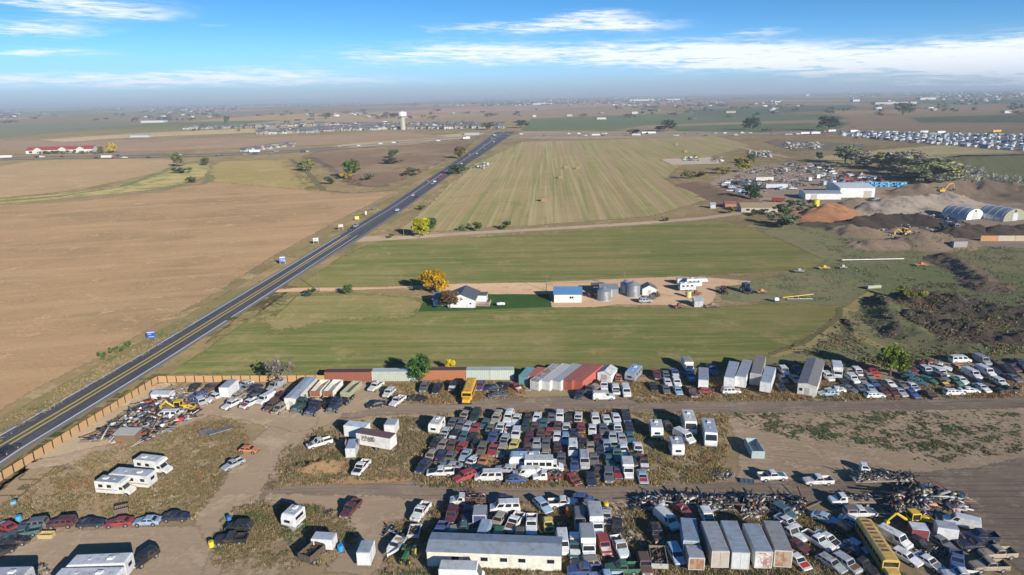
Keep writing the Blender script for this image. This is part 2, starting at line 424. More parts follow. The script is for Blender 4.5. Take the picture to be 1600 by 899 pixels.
ribbon('road_median', M_med, .018, CEN, [-.75] * 6 + [-.8, -1.2, -1.3, -1.5, -2, -3], [.75] * 6 + [.8, 2.0, 1.8, 1.5, 2, 3])
for o0 in (-1.0, .6): ribbon('road_marking', M_yel, .024, CEN[:8], o0, o0 + .5)
for o0 in (-4.9, 4.55): ribbon('road_marking', M_wht, .024, CEN[:8], o0, o0 + .45)
ribbon('road_marking', M_wht, .03, CEN[6:], [-.95, -1.5, -1.5, -1.6, -2.2, -3.2][:kk - 6], [-.6, -1.1, -1.1, -1.1, -1.6, -2.4][:kk - 6])
M_inter = asphalt('interstate_asphalt', (.2, .185, .175), (.24, .22, .21))
for k_, sh in enumerate((0, 3.2)):
    pl = [G(x, y - sh) for x, y in [(-200, 258), (0, 250), (150, 247), (300, 245), (430, 240), (560, 231), (700, 219), (800, 213), (950, 212), (1100, 212), (1300, 209), (1450, 211), (1700, 218)]]
    ribbon('interstate_highway', M_inter, .12, [np.array(p) for p in pl], -6.5, 6.5)

# yard ground --------------------------------------------------------------------
M_yard = gmat('weedy_yard_soil', (.25, .185, .115), (.185, .145, .082), (.31, .24, .165), 1.0, fine=.5, edge=1.6, cov=.52)
M_dirt = gmat('packed_dirt', (.285, .215, .15), (.25, .19, .13), (.33, .255, .18), 1.2, streak=(0, 8, .7, (.22, .165, .115), .3), fine=.18, edge=1.5)
M_dark = gmat('dark_packed_dirt', (.20, .155, .12), (.16, .125, .098), (.25, .195, .15), 1.1, streak=[(-1.5, 22, .6, (.10, .078, .062), .6), (-1.5, 14, 1.1, (.24, .185, .14), .4)], fine=.18, edge=1.5)
M_sand = gmat('pale_sandy_dirt', (.33, .255, .17), (.28, .21, .135), (.38, .30, .2), 1.0, fine=.2, edge=1.2)
M_lot = gmat('bare_lot_soil', (.30, .225, .155), (.25, .185, .125), (.35, .27, .19), 1.0, streak=[(20, 16, .5, (.21, .155, .11), .4), (-12, 20, .6, (.38, .3, .21), .35)], fine=.4, edge=1.6)
M_orange = gmat('orange_earth', (.34, .21, .11), (.3, .19, .1), (.28, .18, .1), 1, fine=.25, edge=1.4)
M_dgrass = gmat('gully_grass', (.12, .13, .065), (.175, .155, .085), (.095, .115, .055), 1.4, fine=.45, edge=2.5, cov=.5)

sheet('yard_ground', M_yard, -.02, gp([(-60, 1120), (-60, 800), (0, 757), (246, 598), (300, 597), (800, 596), (1000, 588), (1200, 578), (1400, 562), (1700, 548), (1800, 1100)]), cell=2, edge=1.4)
sheet('meadow', M_dgrass, -.024, gp([(1140, 574), (1215, 552), (1290, 510), (1322, 478), (1200, 474), (1130, 470), (1118, 448), (1180, 438), (1270, 420), (1292, 408), (1250, 388), (1190, 362), (1240, 345), (1400, 372), (1700, 372), (1900, 560), (1400, 572)]), cell=2.5, edge=2.5)
sheet('bare_lot', M_lot, -.012, gp([(1140, 662), (1140, 640), (1300, 640), (1650, 636), (1750, 760), (1400, 765), (1250, 766), (1150, 755), (1155, 700)]), cell=1.2, edge=1.6)
sheet('dirt_road', M_dark, .0, line=gp([(500, 652), (600, 641), (700, 637), (800, 632), (900, 630), (1000, 634), (1130, 636), (1300, 635), (1450, 632), (1650, 627)]), wid=[2.6, 2.8, 3, 3.5, 4, 3.2, 3, 3, 3, 3], cell=.9, edge=.8)
sheet('dirt_road', M_dark, .004, line=gp([(395, 768), (500, 762), (600, 764), (750, 769), (900, 770), (1100, 770), (1300, 769), (1450, 765), (1700, 755)]), wid=[3, 3.6, 4.6, 3.4, 3.3, 3.3, 3.4, 5.5, 8], cell=.9, edge=.9)
sheet('dirt_road', M_dirt, .008, line=gp([(270, 960), (300, 890), (330, 835), (365, 780), (410, 715), (450, 672), (500, 652)]), wid=[5, 4.6, 4.4, 4.4, 5, 5.5, 5], cell=.9, edge=1.1)
sheet('dirt_road', M_dirt, .012, line=gp([(470, 662), (410, 640), (330, 636), (280, 660), (200, 695), (120, 715), (60, 725)]), wid=[4, 6, 4, 3, 3, 3, 2], cell=.9, edge=1.2)
sheet('sandy_ground', M_sand, .002, line=gp([(250, 604), (200, 630), (130, 676), (80, 705), (230, 690)]), wid=[2.2, 2.2, 2.4, 3.2, 2], cell=.9, edge=1.0)
sheet('sandy_ground', M_sand, .003, gp([(255, 610), (300, 606), (420, 606), (520, 612), (560, 620), (560, 640), (500, 650), (420, 632), (330, 640), (300, 622)]), cell=.9, edge=1.0)
sheet('dirt_clearing', M_dirt, .016, gp([(0, 845), (100, 830), (230, 822), (310, 820), (330, 850), (300, 960), (-60, 960), (-60, 850)]), cell=1, edge=1.3)
sheet('dirt_clearing', M_dirt, .006, gp([(395, 770), (620, 775), (700, 780), (690, 800), (640, 830), (580, 900), (500, 895), (560, 840), (510, 800), (430, 782)]), cell=1, edge=1.2)
sheet('dirt_clearing', M_orange, .008, gp([(440, 742), (480, 722), (540, 718), (640, 735), (650, 752), (560, 758), (450, 757)]), cell=.8, edge=1.0)
sheet('dirt_clearing', M_dirt, .005, gp([(560, 600), (600, 602), (620, 632), (560, 645), (530, 645), (540, 620)]), cell=.8, edge=1.0)
sheet('muddy_ground', M_dark, .0, gp([(1500, 765), (1540, 728), (1620, 712), (1750, 715), (1850, 1000), (1600, 900), (1530, 830), (1500, 800)]), cell=1, edge=1.6)
sheet('rubble_ground', gmat('wood_chip_rubble', (.40, .32, .25), (.34, .26, .2), (.22, .16, .12), .35, fine=.5, edge=.8), .01, gp([(948, 785), (975, 782), (990, 800), (985, 825), (1008, 838), (975, 842), (962, 815)]), cell=.5, edge=.7)
sheet('scrap_yard_ground', gmat('scrap_yard_soil', (.24, .18, .135), (.2, .155, .12), (.28, .215, .165), 2, fine=.25, edge=4), .0, gp([(1100, 290), (1140, 268), (1200, 257), (1290, 257), (1350, 272), (1430, 300), (1700, 330), (1750, 395), (1400, 380), (1280, 352), (1240, 338), (1180, 318), (1120, 306)]), edge=4)

# haze: real air in one closed box
hz = MB(); hz.box(-22000, 22000, -400, 26000, -1.2, 74)
M_hz = bpy.data.materials.new('haze_air'); M_hz.use_nodes = True; T = NT(M_hz.node_tree)
HV = T.n('ShaderNodeVolumePrincipled', {'Color': (.74, .86, 1.0, 1), 'Density': 1.15e-4, 'Anisotropy': 0.0})
ho = T.n('ShaderNodeOutputMaterial'); T.L.new(HV.outputs[0], ho.inputs['Volume'])
hzo = hz.build('haze', M_hz); hzo['kind'] = 'stuff'

# ================================================================ object materials
def omat(name, base=None, rough=.4, metal=0.0, rust=0.0, dirt=.25, spec=.5, rustcol=(.17, .075, .035), coat=0.0, scale=1.0):
    """paint / plastic / metal. base=None takes the object's own colour (one colour per vehicle)"""
    m = bpy.data.materials.new(name); m.use_nodes = True; T = NT(m.node_tree)
    oi = T.n('ShaderNodeObjectInfo')
    c0 = oi.outputs['Color'] if base is None else T.n('ShaderNodeRGB').outputs[0]
    if base is not None: c0.default_value = (*base, 1)
    oc = T.n('ShaderNodeTexCoord').outputs['Object']
    rv = T.n('ShaderNodeCombineXYZ', {0: T.m('MULTIPLY', oi.outputs['Random'], 91.0), 1: T.m('MULTIPLY', oi.outputs['Random'], 37.0), 2: 0.0}).outputs[0]
    P = T.n('ShaderNodeVectorMath', {0: oc, 1: rv}, operation='ADD').outputs[0]
    a = T.noise(P, .9 * scale, 5, .68, .3); b = T.noise(P, 4.0 * scale, 4, .7)
    col = T.mix(T.m('MULTIPLY', T.sstep(a, .42, .75), dirt), c0, (.19, .155, .115))
    col = T.n('ShaderNodeVectorMath', {0: col, 3: T.m('ADD', .86, T.m('MULTIPLY', b, .26))}, operation='SCALE').outputs[0]
    ro = T.m('ADD', rough, T.m('MULTIPLY', b, .2))
    if rust > 0:
        thr = T.m('SUBTRACT', .86, T.m('MULTIPLY', T.m('MULTIPLY', oi.outputs['Random'], oi.outputs['Random']) if rust < .9 else oi.outputs['Random'], .42 * min(rust, 1) + (.02 if rust > 1 else 0)))
        f = T.m('MULTIPLY', T.sstep(T.m('ADD', T.m('MULTIPLY', a, .7), T.m('MULTIPLY', b, .35)), T.m('SUBTRACT', thr, .05), T.m('ADD', thr, .05)), .85)
        col = T.mix(f, col, T.mix(b, rustcol, tuple(x * 1.9 for x in rustcol)))
        ro = T.m('ADD', ro, T.m('MULTIPLY', f, .35))
    bs = T.n('ShaderNodeBsdfPrincipled', {'Base Color': col, 'Roughness': ro, 'Metallic': metal, 'Coat Weight': coat})
    T.n('ShaderNodeOutputMaterial', {0: bs.outputs[0]}); return m


def tintmat(name, rough=.9):
    m = bpy.data.materials.new(name); m.use_nodes = True; T = NT(m.node_tree)
    c = T.n('ShaderNodeAttribute', attribute_name='tint').outputs['Color']
    bs = T.n('ShaderNodeBsdfPrincipled', {'Base Color': c, 'Roughness': rough, 'Specular IOR Level': .25})
    T.n('ShaderNodeOutputMaterial', {0: bs.outputs[0]}); return m


M_paint = omat('car_paint', None, .34, 0, .7, .5, coat=.2)
M_shell = omat('painted_panel', None, .45, 0, .3, .36)
M_roofp = omat('trailer_roof', None, .5, 0, .3, .6)
M_cont = omat('container_steel', None, .55, 0, .85, .2, rustcol=(.2, .08, .035))
M_rusty = omat('rusted_panel', None, .75, 0, .98, .3, rustcol=(.21, .095, .045))
M_glass = omat('window_glass', (.018, .022, .028), .05, 0, 0, .12)
M_tyre = omat('tyre_rubber', (.018, .018, .02), .8, 0, 0, .3)
M_rim = omat('wheel_rim', (.45, .45, .46), .4, .5, 0, .3)
M_blk = omat('dark_metal', (.03, .03, .032), .6, .2, .3, .35)
M_chr = omat('bumper_metal', (.42, .42, .42), .35, .6, .1, .2)
M_lamp = omat('lamp_glass', (.62, .6, .55), .15)
M_tail = omat('tail_lamp', (.35, .02, .015), .2)
M_galv = omat('galvanised_steel', (.42, .44, .46), .35, .55, .15, .12)
M_wood = omat('old_wood', (.23, .155, .095), .85, 0, 0, .35)
M_any = omat('painted_metal', None, .45, 0, .3, .3)
M_engine = tintmat('engine_parts', .6)


class Parts:
    def __init__(s): s.p = []

    def add(s, name, mb, mats, key=None, sub=(), loc=None, smooth=False):
        me = mb if not isinstance(mb, MB) else mb.mesh(name, mats, smooth)
        s.p.append((name, me, key, list(sub), loc)); return s


PROTO = {}


def spawn(name, cat, parts, x, y, ang, c=(1, 1, 1), d=(1, 1, 1), label=None, group=None, z=0, tilt=(0, 0), skip=(), s=1.0):
    r = empty(name, x, y, ang, z); r.rotation_euler[0] = rad(tilt[0]); r.rotation_euler[1] = rad(tilt[1])
    if s != 1.0: r.scale = (s, s, s)
    tag(r, label, cat, group)
    for (nm, me, key, sub, loc) in parts.p:
        if nm in skip: continue
        cc = c if key in (None, 'c') else (d if key == 'd' else key)
        o = mk(nm, me, r, loc, col=cc)
        for (n2, m2, k2, l2) in sub: mk(n2, m2, o, l2, col=c if k2 in (None, 'c') else (d if k2 == 'd' else k2))
    return r


def wheel_mesh(r=.34, wd=.24, n=14, painted=False):
    k = ('wheel', r, wd, painted)
    if k not in PROTO:
        mb = MB()
        for sx_ in (1,):
            mb.cyl((0, -wd / 2, 0), (0, wd / 2, 0), r, n=n, m=0)
            mb.cyl((0, wd / 2, 0), (0, wd / 2 + .012, 0), r * .6, n=n, m=1); mb.cyl((0, -wd / 2 - .012, 0), (0, -wd / 2, 0), r * .6, n=n, m=1)
        PROTO[k] = mb.mesh('wheel', [M_tyre, M_any if painted else M_rim])
    return PROTO[k]


def wheels(P, xs, hw, r=.34, wd=.24):
    for x in xs:
        for sgn in (1, -1): P.add('wheel', wheel_mesh(r, wd), None, None, loc=(x, sgn * (hw - wd / 2 + .02), r))


def ring(x, w_, zb, zt, r1=.12, rt=.1):
    return [(x, -w_ + r1, zb), (x, -w_, zb + r1 * 1.2), (x, -w_, zt - rt), (x, -w_ + rt * .9, zt), (x, w_ - rt * .9, zt), (x, w_, zt - rt), (x, w_, zb + r1 * 1.2), (x, w_ - r1, zb)]


CARS = {  # L, W, hood front z, cowl z, belt z, roof z, x cowl, x roof front, x roof rear, x rear base, deck z, wheelbase half front, rear, clearance
    'sedan': (4.8, 1.86, .74, .96, 1.0, 1.42, .98, .3, -1.0, -1.72, 1.02, 1.45, -1.38, .26),
    'coupe': (4.7, 1.84, .70, .92, .95, 1.32, .7, .0, -.85, -1.75, .98, 1.45, -1.33, .24),
    'hatch': (4.1, 1.74, .76, .98, 1.0, 1.45, .95, .35, -1.25, -1.92, .98, 1.25, -1.3, .26),
    'wagon': (4.9, 1.86, .76, .98, 1.02, 1.48, 1.0, .35, -1.9, -2.3, 1.0, 1.45, -1.45, .26),
    'suv': (4.75, 1.92, .98, 1.15, 1.18, 1.8, 1.0, .5, -1.95, -2.28, 1.15, 1.42, -1.4, .38),
    'minivan': (4.9, 1.95, .85, 1.08, 1.12, 1.76, 1.35, .6, -2.05, -2.35, 1.1, 1.5, -1.5, .28),
    'van': (5.6, 2.05, 1.05, 1.28, 1.32, 2.1, 1.75, 1.15, -2.6, -2.75, 1.3, 1.8, -1.75, .34),
    'pickup': (5.5, 1.98, 1.0, 1.18, 1.2, 1.82, .98, .45, -.62, -.75, 1.22, 1.75, -1.65, .42),
}


def car(kind, hood=True, glass=True, top=False, winless=False, full=True):
    key = (kind, hood, glass, top, winless, full)
    if key in PROTO: return PROTO[key]
    L, W, zh, zc, zb, zr, xc, xrf, xrr, xb, zd, wf, wr, cl = CARS[kind]
    P = Parts(); hw = W / 2; xf = L / 2; xk = -L / 2
    b = MB()
    st = [(xf, hw * .78, cl + .12, zh - .18), (xf - .1, hw * .93, cl + .02, zh - .04), (xf - .45, hw, cl, zh + .02), (xc + .12, hw, cl, zc), (xc - .15, hw, cl, zb)]
    if kind == 'pickup':
        st += [(xb - .02, hw, cl, zb)]
        b.loft([ring(*s_) for s_ in st], 0)
        # bed: floor and three walls, tailgate separate
        t = .09; z0, z1 = cl + .05, zb + .02; x1 = xb - .06
        b.box(xk, x1, -hw + .1, hw - .1, z0, z0 + .3, 1)
        b.box(xk + .04, x1, -hw, -hw + t * 1.6, z0, z1, 0, .03); b.box(xk + .04, x1, hw - t * 1.6, hw, z0, z1, 0, .03)
        b.box(x1 - t, x1, -hw + t * 1.6, hw - t * 1.6, z0 + .05, z1 - .02, 0)
    else:
        st += [(xb + .1, hw, cl, zd), (xk + .25, hw * .985, cl, zd - .03 if kind != 'sedan' else zd - .02), (xk + .05, hw * .93, cl + .04, zd - .12), (xk, hw * .86, cl + .12, zd - .3)]
        b.loft([ring(*s_) for s_ in st], 0)
    wr_ = hw * (.80 if zr < 1.6 else .86); wb = hw * .955
    zt = zr - .05
    # greenhouse shell
    g = [(xc, zb - .05), (xrf, zt), (xrr, zt), (xb, zb - .05)]
    A = [(g[0][0], -wb, g[0][1]), (g[0][0], wb, g[0][1]), (g[3][0], wb, g[3][1]), (g[3][0], -wb, g[3][1])]
    Bq = [(xrf, -wr_, zt), (xrf, wr_, zt), (xrr, wr_, zt), (xrr, -wr_, zt)]
    C = [(xrf - .16, -wr_ + .14, zr), (xrf - .16, wr_ - .14, zr), (xrr + .14, wr_ - .14, zr), (xrr + .14, -wr_ + .14, zr)]
    gm = 0 if glass else 1
    b.add(A + Bq + C, [(0, 1, 5, 4), (2, 3, 7, 6)], gm)
    b.add(A + Bq + C, [(1, 2, 6, 5), (3, 0, 4, 7)], gm if not winless else 0)
    b.add(A + Bq + C, [(4, 5, 9, 8), (5, 6, 10, 9), (6, 7, 11, 10), (7, 4, 8, 11), (8, 9, 10, 11)], 0)
    if not glass:   # pillars over dark faces painted for the shade inside the cabin
        for (p, q) in ((0, 4), (1, 5), (2, 6), (3, 7)):
            a, c_ = Vector((A + Bq)[p]), Vector((A + Bq)[q]); b.cyl(a, c_, .06, n=4, m=0)
        xm = (xrf + xrr) / 2
        for sg in (1, -1): b.cyl((xm, sg * wb, zb - .05), (xm, sg * wr_, zt), .06, n=4, m=0)
    for x in (wf, wr):   # wheel arches
        for sg in (1, -1): b.cyl((x, sg * (hw - .04), .36), (x, sg * (hw + .006), .36), .43, n=14, m=1)
    if not hood:
        b.box(xc + .2, xf - .3, -hw * .8, hw * .8, zc - .2, max(zh + .03, zc - .06), 1)
    P.add('body', b, [M_paint, M_blk], 'c')

    def inset(q, fr=.1, off=.008, u0=0, u1=1):
        q = [Vector(p) for p in q]
        def at(u, v): return (q[0].lerp(q[1], u)).lerp(q[3].lerp(q[2], u), v)
        n = (q[1] - q[0]).cross(q[3] - q[0]).normalized() * off
        u0 += fr * .35; u1 -= fr * .35
        return [at(u0, .14) + n, at(u1, .14) + n, at(u1, .88) + n, at(u0, .88) + n]
    V8 = A + Bq
    if glass:
        P.add('windshield', MB().slab(inset([V8[0], V8[1], V8[5], V8[4]], .16), .02), M_glass)
        if not (kind == 'van' and winless): P.add('rear_window', MB().slab(inset([V8[2], V8[3], V8[7], V8[6]], .3), .02), M_glass)
        n = {'pickup': 1, 'coupe': 1, 'sedan': 2, 'hatch': 2}.get(kind, 3)
        for q in ([V8[1], V8[2], V8[6], V8[5]], [V8[3], V8[0], V8[4], V8[7]]):
            mb = MB(); front_first = q[0] == V8[1]
            for i in range(n):
                if winless and i > 0: continue
                u0, u1 = i / n, (i + 1) / n
                if winless: u0, u1 = 0, .26
                if not front_first: u0, u1 = 1 - u1, 1 - u0
                mb.slab(inset(q, .12, .008, u0, u1), .02)
            P.add('side_window', mb, M_glass)
    if hood:
        h = MB(); h.add([(xc + .1, -hw * .84, zc + .005), (xc + .1, hw * .84, zc + .005), (xf - .5, hw * .8, zh + .03), (xf - .5, -hw * .8, zh + .03),
                         (xc + .06, -hw * .80, zc + .03), (xc + .06, hw * .80, zc + .03), (xf - .46, hw * .76, zh + .055), (xf - .46, -hw * .76, zh + .055)],
                        [(4, 7, 6, 5), (0, 3, 7, 4), (2, 1, 5, 6), (3, 2, 6, 7), (1, 0, 4, 5)])
        P.add('hood', h, M_paint, 'd')
    else:
        P.add('engine', engine_mesh(), None, None, loc=((xc + xf) / 2, 0, zh - .02))
    if full:
        for sg in (1, -1):
            P.add('headlight', MB().box(xf - .1, xf + .004, sg * hw * .62 - .16, sg * hw * .62 + .16, zh - .27, zh - .12), M_lamp)
            P.add('tail_light', MB().box(xk - .01, xk + .09, sg * hw * .72 - .12, sg * hw * .72 + .12, zd - .34, zd - .16), M_tail)
        P.add('bumper', MB().box(xf - .12, xf + .05, -hw * .84, hw * .84, cl + .12, cl + .3, 0, .03), M_chr if kind in ('pickup', 'van', 'suv') else M_blk)
        P.add('rear_bumper', MB().box(xk - .05, xk + .1, -hw * .84, hw * .84, cl + .12, cl + .28, 0, .03), M_chr if kind in ('pickup', 'van', 'suv') else M_blk)
    if kind == 'pickup':
        P.add('tailgate', MB().box(xk - .03, xk + .045, -hw * .9, hw * .9, cl + .1, zb), M_paint, 'c')
        if top:
            t = MB(); t.loft([[(x, -hw * .93, zb + .02), (x, -hw * .80, zr - .02), (x, -hw * .6, zr + .04), (x, hw * .6, zr + .04), (x, hw * .80, zr - .02), (x, hw * .93, zb + .02)] for x in (xb - .1, xk + .08)])
            sw = [MB().slab([(xk + .4, sg * (hw * .91), zb + .14), (xb - .35, sg * (hw * .91), zb + .14), (xb - .35, sg * hw * .84, zr - .14), (xk + .4, sg * hw * .84, zr - .14)][::sg], .02).mesh('window', M_glass) for sg in (1, -1)]
            P.add('bed_cap', t, M_paint, 'd', sub=[('window', w_, None, None) for w_ in sw])
    wheels(P, (wf, wr), hw, .34 if zr < 1.7 else .38)
    PROTO[key] = P
    return P


def bits(n, sx, sy, sz, seed, pal, smin=.05, smax=.3, long=0.3):
    """many small angular pieces -> V, F(quads), colours"""
    r = np.random.default_rng(seed); pal = np.array(pal)
    c = np.c_[r.uniform(-sx, sx, n), r.uniform(-sy, sy, n), r.uniform(0, sz, n)]
    s = r.uniform(smin, smax, (n, 3)) * np.array([1, 1, .5])
    lg = r.random(n) < long; s[lg, 0] *= r.uniform(2, 5, lg.sum()); s[lg, 1:] *= .4
    return boxes_np(c, s, r.uniform(0, 6.3, n), r.normal(0, .35, n), pal[r.integers(0, len(pal), n)] * r.uniform(.6, 1.25, (n, 1)))


def boxes_np(c, s, yaw, pitch, colr):
    base = np.array([(x, y, z) for z in (-.5, .5) for x, y in ((-.5, -.5), (.5, -.5), (.5, .5), (-.5, .5))])
    q = np.array([(0, 3, 2, 1), (4, 5, 6, 7), (0, 1, 5, 4), (1, 2, 6, 5), (2, 3, 7, 6), (3, 0, 4, 7)])
    V = base[None] * s[:, None, :]
    cp, sp = np.cos(pitch)[:, None], np.sin(pitch)[:, None]
    x, y, z = V[..., 0], V[..., 1], V[..., 2]
    x, z = x * cp - z * sp, x * sp + z * cp
    cy, sy_ = np.cos(yaw)[:, None], np.sin(yaw)[:, None]
    x, y = x * cy - y * sy_, x * sy_ + y * cy
    V = np.stack([x, y, z], -1) + c[:, None, :]
    n = len(c); F = (q[None] + (np.arange(n) * 8)[:, None, None]).reshape(-1, 4)
    return V.reshape(-1, 3), F, np.repeat(colr, 8, 0)


JUNK = [(.05, .045, .045), (.08, .07, .065), (.03, .03, .035), (.3, .29, .28), (.18, .1, .06), (.45, .43, .4), (.12, .09, .07), (.05, .07, .12), (.22, .2, .18), (.1, .1, .1), (.55, .55, .54)]


def engine_mesh():
    if 'engine' not in PROTO:
        V, F, C = bits(60, .45, .6, .16, 5, JUNK[:7], .08, .3)
        PROTO['engine'] = np_mesh('engine', V, F, M_engine, colors=C)
    return PROTO['engine']


def win(P, mb_list_name, rects, hw, mat=None, key=None, axis='y', at=None, face=1, name='window'):
    """each window pane a part of its own: rects (a0,a1,z0,z1) on a side (axis y) or an end (axis x)"""
    for a0, a1, z0, z1 in rects:
        if axis == 'y': bx_ = MB().box(a0, a1, hw - .01, hw + .03, z0, z1) if face > 0 else MB().box(a0, a1, -hw - .03, -hw + .01, z0, z1)
        else: bx_ = MB().box(at - .02, at + .03, a0, a1, z0, z1) if face > 0 else MB().box(at - .03, at + .02, a0, a1, z0, z1)
        P.add(name, bx_, mat or M_glass, key)


def roof_slab(x0, x1, hw, z, t=.05, ins=.03): return MB().box(x0 + ins, x1 - ins, -hw + ins, hw - ins, z, z + t, 0, .03)


def trailer_box(L, W=2.5, z0=1.0, H=2.8, axle=None, rear=True, ribs=True, legs=True, r=.5, stain=True):
    """box semi trailer / cargo trailer: front is +x"""
    key = ('tb', L, W, z0, H, axle, rear, ribs, legs, r, stain)
    if key in PROTO: return PROTO[key]
    P = Parts(); hw = W / 2; x0, x1 = -L / 2, L / 2
    b = MB(); b.box(x0, x1, -hw, hw, z0, z0 + H, 0)
    if ribs:
        n = int(L / 1.2)
        for i in range(n + 1):
            x = x0 + L * i / n
            for sg in (1, -1): b.box(x - .03, x + .03, min(sg * hw, sg * (hw + .025)), max(sg * hw, sg * (hw + .025)), z0 + .02, z0 + H - .02, 0)
    P.add('box', b, M_shell, 'c')
    rs = roof_slab(x0, x1, hw, z0 + H, .04)
    if ribs:
        for i in range(1, int(L / 1.2)): rs.box(x0 + i * 1.2 - .02, x0 + i * 1.2 + .02, -hw + .08, hw - .08, z0 + H + .04, z0 + H + .055)
    P.add('roof', rs, M_roofp, 'r')
    P.p[-1] = (P.p[-1][0], P.p[-1][1], 'd', [], None)
    if rear:
        for sg in (1, -1):
            d = MB().box(x0 - .04, x0 - .002, min(sg * .03, sg * (hw - .12)), max(sg * .03, sg * (hw - .12)), z0 + .12, z0 + H - .14)
            P.add('rear_door', d, M_rusty if stain else M_shell, 'c')
        P.add('frame', MB().box(x0 - .06, x0, -hw, -hw + .12, z0, z0 + H).box(x0 - .06, x0, hw - .12, hw, z0, z0 + H).box(x0 - .06, x0, -hw + .12, hw - .12, z0 + H - .14, z0 + H).box(x0 - .06, x0, -hw + .12, hw - .12, z0, z0 + .1), M_shell, (.6, .6, .58))
    ax = axle or ((x0 + 1.2, x0 + 2.4) if L > 9 else (x0 + L * .42,))
    wheels(P, ax, hw - .05, r, .3)
    P.add('chassis', MB().box(x0 + .2, x1 - .2, -.5, .5, z0 - .22, z0), M_blk)
    if legs:
        for sg in (1, -1): P.add('landing_leg', MB().box(x1 - 2.3, x1 - 2.15, sg * .7 - .07, sg * .7 + .07, 0, z0), M_blk)
    PROTO[key] = P; return P


def container(L=12.2, door=True):
    key = ('cont', L, door)
    if key in PROTO: return PROTO[key]
    P = Parts(); hw = 1.22; H = 2.6; x0, x1 = -L / 2, L / 2
    b = MB(); n = int(L / .28); pts = []
    for i in range(n + 1):
        x = x0 + .1 + (L - .2) * i / n; pts.append((x, hw - (.045 if i % 2 else 0)))
    for sg in (1, -1):
        vs = [(x, sg * y, z) for z in (.12, H - .1) for x, y in pts]; k = len(pts)
        b.add(vs, [((i, i + 1, k + i + 1, k + i) if sg < 0 else (i + 1, i, k + i, k + i + 1)) for i in range(k - 1)])
    for z in (.0, H - .12):
        b.box(x0, x1, -hw, -hw + .1, z, z + .14); b.box(x0, x1, hw - .1, hw, z, z + .14)
    for x in (x0, x1 - .12):
        for y in (-hw, hw - .12): b.box(x, x + .12, y, y + .12, .14, H - .12)
    b.box(x1 - .08, x1 - .03, -hw + .1, hw - .1, .05, H)
    b.box(x0 + .1, x1 - .1, -hw + .1, hw - .1, .05, .14)
    P.add('wall', b, M_cont, 'c')
    rf = MB(); m_ = int(L / .5)
    rf.box(x0 + .02, x1 - .02, -hw + .08, hw - .08, H - .06, H - .01)
    for i in range(m_): rf.box(x0 + .2 + i * .5, x0 + .42 + i * .5, -hw + .16, hw - .16, H - .01, H + .015)
    P.add('roof', rf, M_cont, 'd')
    for sg in (1, -1):
        d = MB().box(x0 + .0, x0 + .05, min(sg * .02, sg * (hw - .13)), max(sg * .02, sg * (hw - .13)), .16, H - .14)
        bar = MB()
        for q in (.3, .75): bar.cyl((x0 - .03, sg * q, .1), (x0 - .03, sg * q, H - .1), .025, n=5)
        P.add('door', d, M_cont, 'c', sub=[('lock_bar', bar.mesh('lock_bar', M_cont), 'd', None)])
    PROTO[key] = P; return P


